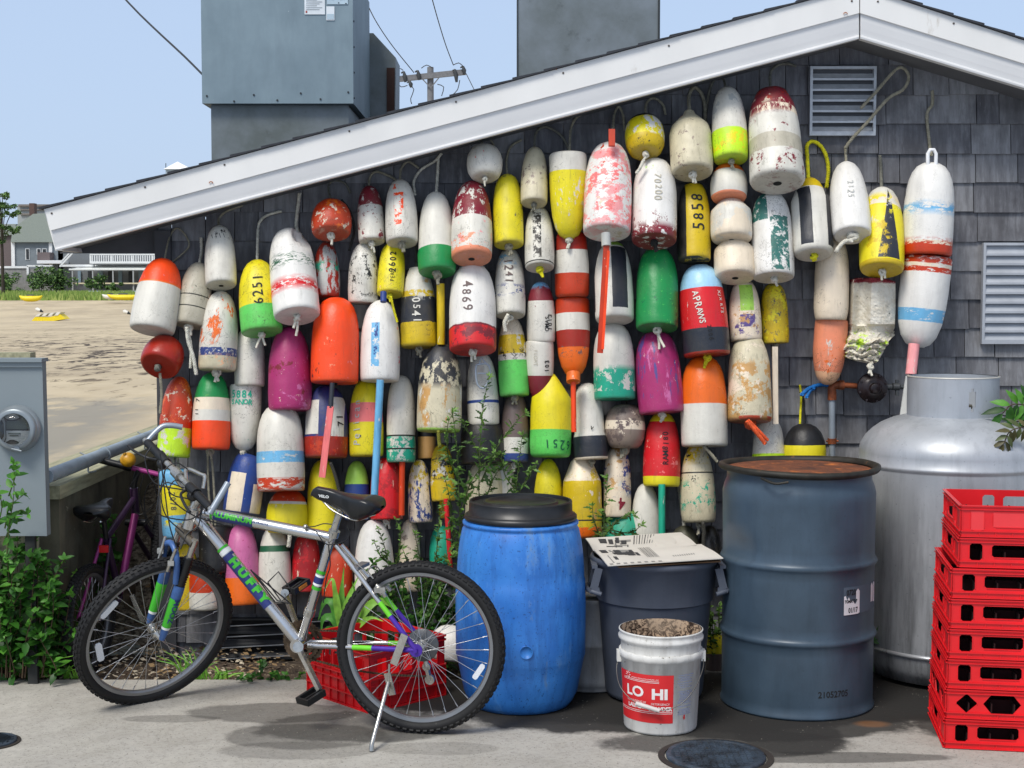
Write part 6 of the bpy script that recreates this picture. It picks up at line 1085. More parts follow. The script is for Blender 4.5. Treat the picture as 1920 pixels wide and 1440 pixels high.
# milk crate behind the rear wheel
a, b, c_ = onZ(578, 1298, 0), onZ(693, 1337, 0), onZ(812, 1286, 0); u1 = (a - b); u2 = (c_ - b); L1, L2 = u1.length, u2.length; L2 *= .84; u1.normalize(); u2 = (u2 - u1 * u2.dot(u1)).normalized(); t = empty('milk_crate', 'open red plastic crate standing alone on the ground behind the rear bicycle wheel', 'crate', b)
Hm = .245; up = V(0, 0, 1); M_MRED = mat('milk crate red', 'c4151c', .38, var=.12)
for nm, o, u, nr, L in (('wall', b + u1 * L1, -u1, -u2, L1), ('wall', b, u2, -u1, L2), ('wall', b + u2 * L2, u1, u2, L1), ('wall', b + u1 * L1 + u2 * L2, -u2, u1, L2)):
    mb = MB(); hl = []
    for j in range(5): hl.append((.03 + j * (L - .06) / 5 + .008, .03 + (j + 1) * (L - .06) / 5 - .008, .135, .205, (.006, .006)))
    panel(mb, o, u, up, nr, L, Hm, hl)
    for zz in (.0, .05, .10, .125, Hm - .02, Hm - .004): mb.prism([o + up * zz, o + u * L + up * zz, o + u * L + up * (zz + .005), o + up * (zz + .005)], nr * .010)
    for j in range(9): p = o + u * (L * j / 8.02); mb.prism([p, p + u * .004, p + u * .004 + up * .125, p + up * .125], nr * .007)
    w0 = mb.build(nm, M_MRED, t)
    if nm == 'wall' and (nr + u1).length < .01:
        mb = MB(); cc = o + u * (L * .52) + up * .155 + nr * .004
        mb.tube(smooth_path([cc + u * q + up * w_ for q, w_ in ((-.05, .0), (-.03, .022), (-.015, .0), (-.035, -.012), (-.01, .004), (.01, .02), (.0, .0), (.02, .006), (.04, .022), (.055, .01))], .005), .0015, 4); mb.build('scrolled_mark', mat('faded white print', 'e8b8b4', .7), w0)
mb = MB(); mb.prism([b + up * .004, b + u1 * L1 + up * .004, b + u1 * L1 + u2 * L2 + up * .004, b + u2 * L2 + up * .004], (0, 0, .005)); mb.build('bottom', M_MRED, t)
# ================================================================ bicycles
M_TYRE = mat('tyre rubber', '0c0c0e', .7, var=.25, vs=40, dirt='3a3834', dirtamt=.2, dscale=60)
M_RIMB = mat('alloy rim', '8f9194', .32, .8, var=.1); M_SPOKE = mat('spoke steel', 'b9babc', .3, .8); M_BLK = mat('bike black', '131416', .4, var=.2)
M_REFL = mat('white reflector', 'd5d8dc', .25, var=.1, vs=200); M_CHROME = mat('chrome parts', 'b4b2ac', .25, .85, var=.2, vs=40)
def wheel(name, root, Cw, n, R_, w_=.052, hubr=.018, axle=.05, nsp=32, rimm=None, knob=True, refl=(), seed=1):
    n = n.normalized(); e1 = V(0, 0, 1) - n * n.z; e1.normalize(); e2 = n.cross(e1); rw = random.Random(seed)
    P = lambda a, r, h: Cw + (e1 * math.cos(a) + e2 * math.sin(a)) * r + n * h
    N = 96; rr_ = R_ - w_ + .004; mb = MB()
    sec = [(rr_ + .006, .012), (rr_ + .004, .0135), (rr_ - .008, .012), (rr_ - .013, .005), (rr_ - .013, -.005), (rr_ - .008, -.012), (rr_ + .004, -.0135), (rr_ + .006, -.012)]
    m = len(sec); vs = [P(2 * math.pi * i / N, r, h) for i in range(N) for r, h in sec]
    mb.add(vs, [(i * m + k, i * m + (k + 1) % m, (i + 1) % N * m + (k + 1) % m, (i + 1) % N * m + k) for i in range(N) for k in range(m)]); wh = mb.build(name, rimm or M_RIMB, root)
    mb = MB(); rc_ = R_ - w_ / 2; K = 14
    vs = [P(2 * math.pi * i / N, rc_ + (w_ / 2 - .004) * math.cos(2 * math.pi * k / K), (w_ / 2) * math.sin(2 * math.pi * k / K)) for i in range(N) for k in range(K)]
    mb.add(vs, [(i * K + k, i * K + (k + 1) % K, (i + 1) % N * K + (k + 1) % K, (i + 1) % N * K + k) for i in range(N) for k in range(K)], True)
    if knob:
        nk = 74
        for i in range(nk):
            a = 2 * math.pi * i / nk
            for h, da, wd, th in ((0, 0, .011, .016), (.013, .5, .009, .013), (-.013, .5, .009, .013), (.0215, 0, .008, .015), (-.0215, 0, .008, .015)):
                aa = a + da * 2 * math.pi / nk; r0 = R_ - .006 - (abs(h) / .022) ** 2 * .011; out = (e1 * math.cos(aa) + e2 * math.sin(aa)); tg = (e2 * math.cos(aa) - e1 * math.sin(aa)); od = (out * (1 if abs(h) < .02 else .75) + n * (0 if abs(h) < .02 else math.copysign(.6, h))).normalized(); sd_ = tg.cross(od); c = P(aa, r0, h)
                vs = [c + tg * (sx * th / 2) + sd_ * (sy * wd / 2) + od * dz for dz in (-.004, .0055) for sx, sy in ((-1, -1), (1, -1), (1, 1), (-1, 1))]
                mb.add(vs, [(4, 5, 6, 7), (0, 1, 5, 4), (1, 2, 6, 5), (2, 3, 7, 6), (3, 0, 4, 7)])
    mb.build('tyre', M_TYRE, wh)
    mb = MB()
    for i in range(nsp):
        a = 2 * math.pi * i / nsp; sgn = 1 if i % 2 else -1; cr = (1 if (i // 2) % 2 else -1) * .9
        mb.tube([P(a + cr, hubr * 1.1, sgn * axle * .55), P(a, rr_ - .016, 0)], .0011, 4, caps=False)
        mb.tube([P(a, rr_ - .034, 0), P(a, rr_ - .016, 0)], .0022, 5)
    mb.build('spokes', M_SPOKE, wh)
    mb = MB(); prof = [(-axle - .012, .005), (-axle, .005), (-axle, .012), (-axle * .6, .012), (-axle * .55, hubr * 1.25), (-axle * .5, hubr * 1.25), (-axle * .45, hubr * .8), (axle * .45, hubr * .8), (axle * .5, hubr * 1.25), (axle * .55, hubr * 1.25), (axle * .6, .012), (axle, .012), (axle, .005), (axle + .012, .005)]
    mb.tube([Cw + n * h for h, r in prof], [r for h, r in prof], 16); mb.build('hub', M_CHROME, wh)
    for px, py, ln_, wd, ang in refl:
        c = onP(px, py, Cw + n * .008, n); d = (c - Cw); d = (d - n * d.dot(n)).normalized(); t_ = n.cross(d); t2 = t_ * math.cos(ang) + d * math.sin(ang); d2 = n.cross(t2)
        mb = MB(); pts = [c + t2 * (sx * ln_) + d2 * (sy * wd) for sx, sy in ((-1, -.6), (-.8, -1), (.8, -1), (1, -.6), (1, .6), (.8, 1), (-.8, 1), (-1, .6))]; mb.prism(pts, n * .007); mb.build('reflector', M_REFL, wh)
    return wh
def saddle(root, c, fwd, up, L, wd, m, name='saddle'):
    side = fwd.cross(up).normalized(); mb = MB(); k = L / .262
    ip = lambda tb, u: next((a[1] + (b[1] - a[1]) * (u - a[0]) / (b[0] - a[0]) for a, b in zip(tb, tb[1:]) if u <= b[0]), tb[-1][1])
    top = [(0, .004), (.03, .020), (.08, .030), (.25, .028), (.45, .020), (.65, .018), (.82, .022), (.94, .016), (1, -.004)]; bot = [(0, .000), (.04, -.008), (.12, -.016), (.30, -.026), (.45, -.040), (.60, -.060), (.75, -.064), (.88, -.046), (.96, -.026), (1, -.008)]
    hw = [(0, .004), (.03, .012), (.10, .019), (.35, .023), (.48, .034), (.62, .058), (.78, .080), (.90, .082), (.97, .06), (1, .02)]
    def f(u, v_):
        x = (.5 - u) * L; a = math.pi * 2 * v_; ca, sa = math.cos(a), math.sin(a); T_, B_, H_ = ip(top, u) * k, ip(bot, u) * k, ip(hw, u) * wd / .165; md = T_ - .014 * k
        lat = math.copysign(abs(ca) ** .55, ca) * H_
        return c + fwd * x + side * lat * (1 if sa > -.3 else 1 - .25 * (-.3 - sa)) + up * (md + abs(sa) ** .8 * (T_ - md) if sa > 0 else md - abs(sa) ** .6 * (md - B_) * (1 if abs(ca) > .3 else .6))
    mb.grid(f, 36, 28); s_ = mb.build(name, m, root)
    mb = MB()
    for sg in (-1, 1): mb.tube(smooth_path([c + fwd * L * .36 + up * -.012, c + fwd * L * .15 + side * sg * .018 - up * L * .16, c - fwd * L * .15 + side * sg * .022 - up * L * .24, c - fwd * L * .36 + side * sg * .04 - up * .05], .01), .0038, 6)
    mb.build('saddle_rails', M_CHROME, s_); return s_
M_SIL, s, v = cylmat('polished aluminium frame', 'c2c2c2', 'd6d6d6', '8a8a8c', .2, 1.0, .15, .1, .01)
M_GRN = mat('green decal', '3fae2c', .35, var=.05); M_NAV = mat('navy decal', '23306a', .35); M_PUR = mat('purple paint', '4a2a9a', .35, .2); M_FBL = mat('fork blue paint', '3c5f96', .4, .1, var=.2, vs=20); M_LIMG = mat('lime paint', '6ccb2a', .4); M_DWHT = mat('decal white', 'dfe2e0', .4)
# ---- silver bicycle, leaning on its stand: wheel centres found from their ellipses, frame points on the frame's plane
Cr = onZ(788, 1213, .318); Cf = onZ(291, 1184, .303)
u = V(Cf.x - Cr.x, Cf.y - Cr.y, 0).normalized(); upv = V(0, 0, 1)
fn = u.cross(upv); fn = fn if fn.y < 0 else -fn; fn = (fn + V(0, 0, -.05)).normalized()
BK1 = empty('mountain_bicycle', 'silver aluminium mountain bicycle with green lettering parked on its kickstand', 'bicycle', (Cr.x, Cr.y, 0))
F = lambda x, y, h=0: onP(x, y, Cr + fn * h, fn)
t_v = (O - Cf).normalized(); nr = (fn + (O - Cr).normalized() * .45).normalized(); r_v = V(0, 0, 1).cross(-t_v); r_v = -r_v if r_v.x < 0 else r_v; r_v.normalize(); u_v = r_v.cross(t_v); u_v = u_v if u_v.z > 0 else -u_v
nf = (t_v * .74 + r_v * .40 - u_v * .54).normalized()
wheel('wheel', BK1, Cr, nr, .3215, refl=[(898, 1259, .032, .010, .25)], seed=2)
wheel('wheel', BK1, Cf, nf, .330, refl=[(204, 1142, .042, .012, .1), (186, 1222, .042, .013, -.1)], seed=3)
bb = F(563, 1207); st = F(621, 1008); hb = F(354, 990); ht = F(364, 953)
def part(nm, mb, m, par=BK1, **k): return mb.build(nm, m, par, **k)
mb = MB(); dt0 = F(372, 972); mb.tube([dt0, bb], .0235, 20); dtube = part('down_tube', mb, M_SIL)
mb = MB(); tt0 = F(384, 961); mb.tube([tt0, st], .021, 20); ttube = part('top_tube', mb, M_SIL)
mb = MB(); mb.tube([hb, ht], .026, 20); part('head_tube', mb, M_SIL)
mb = MB(); mb.tube([bb, st, F(625, 998)], .0175, 20); stube = part('seat_tube', mb, M_SIL)
mb = MB(); mb.tube([F(623, 1004), F(641, 948)], .0135, 16); part('seat_post', mb, M_CHROME)
mb = MB(); mb.tube([bb + fn * .036, bb - fn * .036], .026, 24); part('bottom_bracket', mb, M_SIL)
mb = MB(); q = F(626, 1000); mb.tube([q + (st - bb).normalized() * .012, q - (st - bb).normalized() * .014], .022, 18); mb.tube([q + fn * .03, q - fn * .03], .006, 8); part('seat_clamp', mb, M_CHROME)
hubN, hubF = Cr + nr * .062, Cr - nr * .062
def two_tone(nm, a, b, r, fr):           # silver, green, purple lengths of one stay
    c1, c2, c3 = fr; o = None; mb = MB(); mb.tube([a, a.lerp(b, c1)], r, 12); mb.cur = 1; mb.tube([a.lerp(b, c1), a.lerp(b, c2)], r * 1.01, 12); mb.cur = 2; mb.tube([a.lerp(b, c2), b], r * 1.0, 12); return mb.build(nm, [M_SIL, M_LIMG, M_PUR], BK1)
sp0 = F(630, 1022, .02); two_tone('seat_stay', sp0, hubN, .0095, (.55, .68, 1)); two_tone('seat_stay', F(640, 1022, -.03), hubF, .0095, (.5, .66, 1))
two_tone('chain_stay', F(578, 1210, .03), hubN, .010, (.42, .60, 1)); two_tone('chain_stay', F(576, 1203, -.035), hubF, .009, (.7, .85, 1))
for sg in (1, -1): mb = MB(); c = Cr + nr * .063 * sg; mb.tube([c - nr * .003, c + nr * .004], .024, 14); mb.tube([c, c + nr * .016 * sg], .008, 8); part('dropout', mb, M_PUR)
q = F(676, 1063, .02); mb = MB(); mb.bar(F(664, 1066, .035), F(686, 1056, -.04), .035, .012); part('stay_bridge', mb, mat('bridge grey', '7c7d80', .5, .4))
# decals
def tube_text(par, st_, size, a, b, r, t, m, bold=0, sx=1, facing=None, flip=1, rot=0):
    ax = (b - a).normalized(); mb = MB(); fr = facing or fn; cyl_text(mb, st_, size, a.lerp(b, t), ax, fr, r, R(90 * flip) + rot, bold, eps=.0022, sx=sx); return mb.build('lettering', m, par)
def sleeve(par, a, b, r, t0, t1, m, nm='decal'):
    mb = MB(); mb.tube([a.lerp(b, t0), a.lerp(b, t1)], r + .0008, 20, caps=False); return mb.build(nm, m, par)
sleeve(dtube, dt0, bb, .0235, .235, .25, M_GRN); sleeve(dtube, dt0, bb, .0235, .255, .285, M_DWHT); sleeve(dtube, dt0, bb, .0235, .29, .31, M_NAV)
def halfsleeve(par, a, b, r, t0, t1, a0, a1, m, e=.0009, nm='decal'):
    ax = (b - a).normalized(); fr = (fn - ax * fn.dot(ax)).normalized(); sd_ = ax.cross(fr); mb = MB()
    mb.grid(lambda u_, v_: a.lerp(b, t0 + (t1 - t0) * u_) + (fr * math.cos(R(a0 + (a1 - a0) * v_)) + sd_ * math.sin(R(a0 + (a1 - a0) * v_))) * (r + e), 6, 10); return mb.build(nm, m, par)
halfsleeve(dtube, dt0, bb, .0235, .31, .70, -60, 60, M_NAV)
ax = (bb - dt0).normalized(); tq = (O - dt0.lerp(bb, .5)).normalized(); mb = MB(); cyl_text(mb, 'H U F F Y', .046, dt0.lerp(bb, .50), ax, tq, .0235, R(90), .0034, eps=.002, sx=1.12); mb.build('lettering', M_GRN, dtube)
sleeve(ttube, tt0, st, .021, .06, .075, M_GRN); halfsleeve(ttube, tt0, st, .021, .085, .40, -50, 60, M_NAV)
tube_text(ttube, 'ALUMINUM', .030, tt0, st, .021, .235, M_GRN, .0014, 1.1, facing=tq); tube_text(ttube, 'ULTRALITE', .014, tt0, st, .021, .46, M_NAV, 0, facing=tq)
for a0, a1, m in ((.58, .61, M_GRN), (.62, .64, M_DWHT), (.64, .70, M_NAV), (.70, .72, M_DWHT), (.73, .76, M_GRN)): sleeve(stube, bb, st, .0175, a0 - .06, a1 - .06, m)
mb = MB(); cc = bb.lerp(st, .30); a_ = (st - bb).normalized(); mb.tube([cc - a_ * .014, cc + a_ * .014], .0215, 16); mb.tube([cc + fn * .02, cc + fn * .028], .006, 6); part('derailleur_clamp', mb, M_CHROME)
# fork
crown = F(350, 1006); leg_dir = (Cf - crown).normalized(); fu = -leg_dir
fork = MB(); fork.tube([hb - (hb - ht) * .1, crown], .016, 14); fork.tube([crown + nf * .068, crown - nf * .068], .018, 14); FK = part('fork_crown', fork, mat('fork crown steel', '6d6558', .35, .6, var=.4, vs=30))
for sg in (1, -1):
    top = crown + nf * .062 * sg; bot = Cf + nf * .060 * sg; mid_ = top.lerp(bot, .50); m1 = top.lerp(bot, .13)
    mb = MB(); mb.tube([top + fu * .02, m1], .013, 12); mb.build('stanchion', M_CHROME, FK)
    mb = MB(); k_ = 14; mb.tube([m1.lerp(mid_, i / (2 * k_)) for i in range(2 * k_ + 1)], [.021 if i % 2 else .016 for i in range(2 * k_ + 1)], 14); mb.build('fork_boot', M_BLK, FK)
    mb = MB(); mb.tube([mid_ + fu * .03, mid_, top.lerp(bot, .62), top.lerp(bot, .92), bot], [.021, .022, .019, .015, .011], 14); lg = mb.build('fork_leg', M_FBL, FK)
    if True:
        mb = MB(); mb.tube([top.lerp(bot, .56), top.lerp(bot, .86)], [.0218, .0170], 14, caps=False); mb.build('decal', M_GRN, lg)
        mb = MB(); mb.tube([top.lerp(bot, .86), top.lerp(bot, .885)], [.0172, .0165], 14, caps=False); mb.build('decal', M_DWHT, lg)
    if sg > 0:
        mb = MB(); cyl_text(mb, 'ZOOM', .034, top.lerp(bot, .68), -leg_dir, nf, .0205, R(90), .0008, eps=.0018, sx=1.0); mb.build('lettering', M_NAV, lg)
mb = MB(); arch = [crown + nf * .058 + leg_dir * .20 - leg_dir * 0, crown + nf * .05 + leg_dir * .09 + t_v * .03, crown + leg_dir * .045 + t_v * .045, crown - nf * .05 + leg_dir * .09 + t_v * .03, crown - nf * .058 + leg_dir * .20]
fwdf = leg_dir.cross(nf).normalized(); fwdf = fwdf if fwdf.x < 0 else -fwdf
arch = [crown + nf * .060 + leg_dir * .17 + fwdf * .02, crown + nf * .052 + leg_dir * .07 + fwdf * .045, crown + leg_dir * .035 + fwdf * .052, crown - nf * .052 + leg_dir * .07 + fwdf * .045, crown - nf * .060 + leg_dir * .17 + fwdf * .02]
mb.tube(smooth_path(arch, .01), .012, 10); mb.build('brake_arch', M_FBL, FK)
for sg in (1, -1):
    mb = MB(); b0 = crown + nf * .048 * sg + leg_dir * .03 + fwdf * .06; mb.tube([b0, b0 + leg_dir * .10 - nf * .010 * sg], [.006, .009], 8); mb.box(b0 + leg_dir * .06 - V(.012, .01, .01), b0 + leg_dir * .06 + V(.012, .01, .01)); mb.build('brake_arm', M_CHROME, FK)
# handlebar
H0 = onP(333, 889, ht + V(0, 0, 0), fn) + nf * .0; hL = H0 - nf * .30; hR = H0 + nf * .30
dn = (onP(392, 962, H0 + fn * .2, fn) - onP(271, 822, H0 - fn * .2, fn))
hb_ = MB(); hb_.tube([hL, H0 - nf * .1, H0 + nf * .1, hR], .0125, 14); HB = part('handlebar', hb_, M_CHROME)
mb = MB(); mb.tube(smooth_path([ht, ht + (ht - hb).normalized() * .05, H0 - (H0 - ht) * .25, H0], .01), .017, 12); mb.tube([H0 - nf * .025, H0 + nf * .025], .021, 12); mb.build('stem', M_CHROME, HB)
for sg in (1, -1):
    e = H0 + nf * .30 * sg; mb = MB(); K_ = 12; mb.tube([e - nf * sg * (.02 + .11 * i / K_) for i in range(K_ + 1)], [.0175 if i % 2 else .016 for i in range(K_ + 1)], 12); mb.build('grip', M_BLK, HB)
    mb = MB(); mb.tube([e - nf * sg * .135, e - nf * sg * .20], [.022, .018], 12); mb.ball(e - nf * sg * .165 + V(0, -.01, -.02), .022, 10, 8); mb.build('gear_shifter', M_BLK, HB)
    mb = MB(); l0 = e - nf * sg * .17 + fwdf * .03; mb.tube(smooth_path([l0 + nf * sg * .0 - V(0, 0, .005), l0 + fwdf * .035 + nf * sg * .03 - V(0, 0, .01), l0 + fwdf * .05 + nf * sg * .10 - V(0, 0, .02), l0 + fwdf * .055 + nf * sg * .15 - V(0, 0, .02)], .01), .0055, 8); mb.build('brake_lever', M_BLK, HB)
# bar ends: near one rises towards the right, far one curls over
nb = H0 + nf * .295; pe = onP(428, 905, nb - t_v * 0, t_v); mb = MB(); mb.tube([nb - (pe - nb).normalized() * .015, pe], .0125, 14); mb.build('bar_end', mat('silver bar end', '9ba3ab', .35, .5), HB)
fb_ = H0 - nf * .285; mb = MB(); mb.tube(smooth_path([fb_, onP(290, 812, fb_, t_v), onP(306, 799, fb_, t_v), onP(325, 798, fb_, t_v), onP(342, 801, fb_, t_v)], .01), .0115, 12); mb.build('bar_end', mat('silver bar end', ''), HB)
mb = MB(); mb.tube(smooth_path([H0 + nf * .08, onP(350, 880, H0, t_v), onP(378, 890, H0, t_v), onP(384, 893, H0, t_v), onP(381, 916, H0, t_v)], .01), .008, 8); mb.build('brake_mount', M_CHROME, HB)
# cables
mb = MB()
for pts in (((283, 838), (272, 862), (290, 905), (340, 918), (352, 922)), ((310, 880), (296, 940), (300, 965), (350, 975), (378, 962)), ((345, 915), (310, 905), (302, 930), (312, 968), (345, 1000)), ((352, 935), (320, 925), (308, 885), (330, 868), (352, 880)), ((300, 850), (310, 930), (318, 985), (332, 1030)), ((378, 945), (372, 985), (352, 1000), (338, 1030)), ((366, 925), (330, 900), (318, 930), (360, 965), (420, 985))):
    mb.tube(smooth_path([onP(x, y, H0 + t_v * .05, t_v) for x, y in pts], .012), .0026, 6)
mb.build('brake_cables', M_BLK, HB)
mb = MB()
for pts in (((574, 988), (590, 987), (606, 982), (622, 983)), ((574, 989), (592, 996), (605, 1015), (615, 1021)), ((612, 1021), (630, 1020), (650, 1012), (655, 1000), (650, 985)), ((616, 1022), (619, 1060), (612, 1085), (606, 1130))): mb.tube(smooth_path([F(x, y, .03) for x, y in pts], .01), .0022, 6)
mb.build('rear_cables', M_BLK, BK1); mb = MB(); q = F(573, 988, .02); mb.ball(q, .010, 10, 8); mb.build('cable_stop', M_CHROME, BK1)
# saddle
sc_ = F(650, 934); sa_ = (F(582, 922) - F(716, 941)).normalized(); su = (V(0, 0, 1) - sa_ * sa_.z).normalized(); M_SAD = mat('black saddle vinyl', '15171a', .33, var=.15, vs=15)
sdl = saddle(BK1, sc_ - V(0, 0, .004), sa_, su, (F(582, 917) - F(716, 941)).length, .165, M_SAD)
mb = MB(); vs_, fs_ = text_geo('VELO', .017, .0006); o_ = F(607, 931, .026); mb.add([o_ - sa_ * v.x + su * v.y * .8 + fn * .0 for v in vs_], fs_); mb.build('lettering', M_DWHT, sdl)
# cranks, chainset, pedals
ce = F(599, 1293, .085); mb = MB(); mb.tube([F(559, 1213, .045), F(559, 1213, .082)], .017, 14); mb.bar(F(559, 1213, .075), ce, .014, .026, fn); mb.tube([F(559, 1213, .066), F(559, 1213, .088)], .020, 16); cr1 = part('crank', mb, M_CHROME)
def pedal(par, c, ax, m, amber=True):
    mb = MB(); x = ax; y = V(0, 0, 1).cross(x).normalized(); z = x.cross(y); T_ = Matrix(((x.x, y.x, z.x, c.x), (x.y, y.y, z.y, c.y), (x.z, y.z, z.z, c.z), (0, 0, 0, 1)))
    mb.box((-.045, -.034, -.012), (.045, -.022, .012), T_); mb.box((-.045, .022, -.012), (.045, .034, .012), T_); mb.box((-.045, -.022, -.012), (-.036, .022, .012), T_); mb.box((.036, -.022, -.012), (.045, .022, .012), T_); mb.box((-.036, -.005, -.006), (.036, .005, .006), T_)
    p = mb.build('pedal', M_BLK, par)
    if not amber: return
    mb = MB(); mb.box((-.022, -.037, -.007), (.022, -.0345, .007), T_); mb.box((-.022, .0345, -.007), (.022, .037, .007), T_); mb.build('pedal_reflector', mat('amber reflector', 'c8791a', .3), p)
pax = (fn * .75 - u * -.35 + V(0, 0, -.2)).normalized(); pedal(BK1, F(583, 1306, .125), pax, M_BLK, False)
mb = MB(); mb.bar(F(566, 1198, -.07), F(534, 1112, -.075), .013, .024, fn); mb.tube([F(534, 1112, -.065), F(534, 1112, -.09)], .016, 12); part('crank', mb, M_CHROME); pedal(BK1, F(556, 1098, -.12), (fn * -.8 - u * .3 + V(0, 0, .25)).normalized(), M_BLK)
M_RING = mat('dirty chainring steel', '5b4d3e', .45, .6, var=.5, vs=40)
cg = F(566, 1205, -.045)
for r_, off in ((.083, -.012), (.068, -.004), (.050, .004)):
    mb = MB(); n_ = int(r_ * 500); pts = []; a_, u_, w2 = frame_of(fn)
    for i in range(n_ * 2): a = math.pi * i / n_; rq = r_ + (.003 if i % 2 else -.002); pts.append(cg + fn * off + (u_ * math.cos(a) + w2 * math.sin(a)) * rq)
    inn = [cg + fn * off + (p - cg - fn * off) * .80 for p in pts]; m = len(pts); vs = pts + inn + [p - fn * .003 for p in pts] + [p - fn * .003 for p in inn]
    mb.add(vs, [(i, (i + 1) % m, m + (i + 1) % m, m + i) for i in range(m)] + [(2 * m + i, 3 * m + i, 3 * m + (i + 1) % m, 2 * m + (i + 1) % m) for i in range(m)] + [(i, 2 * m + i, 2 * m + (i + 1) % m, (i + 1) % m) for i in range(m)])
    for k_ in range(5): a = k_ * 1.2566; mb.bar(cg + fn * (off - .002), cg + fn * (off - .002) + (u_ * math.cos(a) + w2 * math.sin(a)) * r_ * .82, .003, .016, u_.cross(fn))
    part('chainring', mb, M_RING)
mb = MB(); q = Cr - nr * .036; mb.lathe([(0, -.002), (.060, -.002), (.062, 0), (.060, .002), (0, .002)], Matrix([*[(frame_of(nr)[1][i], frame_of(nr)[2][i], nr[i], q[i]) for i in range(3)], (0, 0, 0, 1)]), 40); part('spoke_guard', mb, mat('smoky guard', '55575a', .3, .3))
for i, r_ in enumerate((.048, .041, .034, .028, .023)): mb = MB(); q = Cr - nr * (.041 + .004 * i); mb.tube([q, q - nr * .0018], r_, 28); part('sprocket', mb, M_RING)
mb = MB(); a1, a2 = F(563, 1181, -.052), Cr - nr * .048 + V(0, 0, .04); b1_, b2_ = F(570, 1232, -.052), F(800, 1268, -.05)
for a, b in ((a1, a2), (b1_, b2_)):
    mb = MB()
    n_ = int((b - a).length / .0127)
    for i in range(n_): p = a.lerp(b, i / n_) - V(0, 0, .02 * math.sin(math.pi * i / n_) if a is b1_ else 0); p2 = a.lerp(b, (i + .8) / n_) - V(0, 0, .02 * math.sin(math.pi * (i + .8) / n_) if a is b1_ else 0); mb.bar(p, p2, .006, .0075, fn)
    part('chain', mb, M_RING)
mb = MB(); d0 = Cr - nr * .06 - V(0, 0, .03); d1 = F(800, 1250, -.055); d2 = F(806, 1274, -.055); mb.tube([d0, d1], .010, 8); mb.bar(d1, d2, .012, .02, fn); mb.tube([d1 - fn * .006, d1 + fn * .006], .016, 12); mb.tube([d2 - fn * .006, d2 + fn * .006], .019, 12); part('rear_derailleur', mb, M_CHROME)
mb = MB(); q = F(716, 1100, .0); mb.tube([F(706, 1098, .04), F(716, 1106, .045), F(722, 1118, .035)], .009, 8); mb.tube([F(722, 1096, -.04), F(732, 1108, -.04)], .009, 8); mb.tube(smooth_path([F(700, 1085, .05), F(690, 1070, .02), F(706, 1062, -.03), F(726, 1090, -.04)], .01), .003, 6); mb.tube([F(640, 1030, .02), F(690, 1076, .03)], .0018, 5); mb.box(F(712, 1106, .05) - V(.02, .008, .01), F(712, 1106, .05) + V(.02, .008, .01)); part('rear_brake', mb, M_CHROME)
# kickstand
ft = onZ(697, 1407, .004); k0 = F(759, 1190, .075); k1 = F(738, 1246, .085); k2 = F(733, 1300, .10)
mb = MB(); mb.bar(k0, k1, .028, .005, fn); mb.bar(F(726, 1262, .092), F(736, 1303, .095), .026, .006, fn); mb.tube([F(730, 1245, .09), F(728, 1300, .10)], .004, 6); KS = part('kickstand_plate', mb, M_CHROME)
mb = MB(); mb.tube([F(728, 1280, .10), ft + V(0, 0, .02), ft], [.0075, .0085, .011], 10); mb.build('kickstand_leg', M_CHROME, KS)
mb = MB()
for pts in (((471, 1070), (545, 1132), (516, 1129), (470, 1068)), ((502, 1092), (522, 1072), (548, 1108), (528, 1128), (502, 1092)), ((545, 1132), (520, 1126), (476, 1074))): mb.tube([F(x, y, .03 if i % 2 else .05) for i, (x, y) in enumerate(pts)], .0028, 6)
part('bottle_cage', mb, M_BLK)
# ---- purple and black bicycle going away into the gap
g0 = V(onZ(172, 1262, -.045).x, 6.34, -.045); d2 = V(.13, .99, 0).normalized(); n2 = V(-d2.y, d2.x, 0); n2 = -n2 if n2.x < 0 else n2; nz = V(0, 0, 1)
BK2_ = empty('small_bicycle', 'small black and purple bicycle with a yellow bell seen from behind, in the gap', 'bicycle', g0)
G = lambda s_, h, z: g0 + d2 * s_ + n2 * h + nz * (z + .14 * s_)
M_PK = mat('purple pink paint', 'a03a80', .35, .2, var=.2); M_DP = mat('dark purple paint', '3a2440', .35, .2)
RW_ = .245
wheel('wheel', BK2_, G(0, 0, RW_), n2, RW_, .05, nsp=28, rimm=mat('dull rim', '6a6a6c', .4, .6), seed=5, axle=.045); wheel('wheel', BK2_, G(.80, .03, RW_), (n2 + d2 * .25).normalized(), RW_, .05, nsp=28, rimm=mat('dull rim', ''), seed=6, axle=.04)
bb2, st2, hd0, hd1 = G(.34, 0, .24), G(.20, 0, .54), G(.55, 0, .56), G(.53, 0, .66)
for nm, a, b, r_, m in (('seat_tube', bb2, st2, .016, M_DP), ('top_tube', st2, hd1 - nz * .03, .015, M_DP), ('down_tube', bb2, hd0, .018, M_PK), ('head_tube', hd0 - nz * .02, hd1 + nz * .02, .020, M_DP), ('seat_post', st2, G(.17, 0, .68), .012, M_BLK), ('chain_stay', bb2 + n2 * .03, G(0, .05, RW_), .009, M_DP), ('chain_stay', bb2 - n2 * .03, G(0, -.05, RW_), .009, M_PK), ('seat_stay', st2 + n2 * .02, G(0, .05, RW_), .008, M_DP), ('seat_stay', st2 - n2 * .02, G(0, -.05, RW_), .008, M_PK), ('fork_leg', hd0 + n2 * .04 - nz * .05, G(.80, .065, RW_), .013, M_DP), ('fork_leg', hd0 - n2 * .04 - nz * .05, G(.80, -.02, RW_), .013, M_DP)):
    mb = MB(); mb.tube([a, b], r_, 12); mb.build(nm, m, BK2_)
mb = MB(); mb.tube([hd0 + n2 * .05 - nz * .05, hd0 - n2 * .05 - nz * .05], .016, 10); mb.build('fork_crown', M_BLK, BK2_)
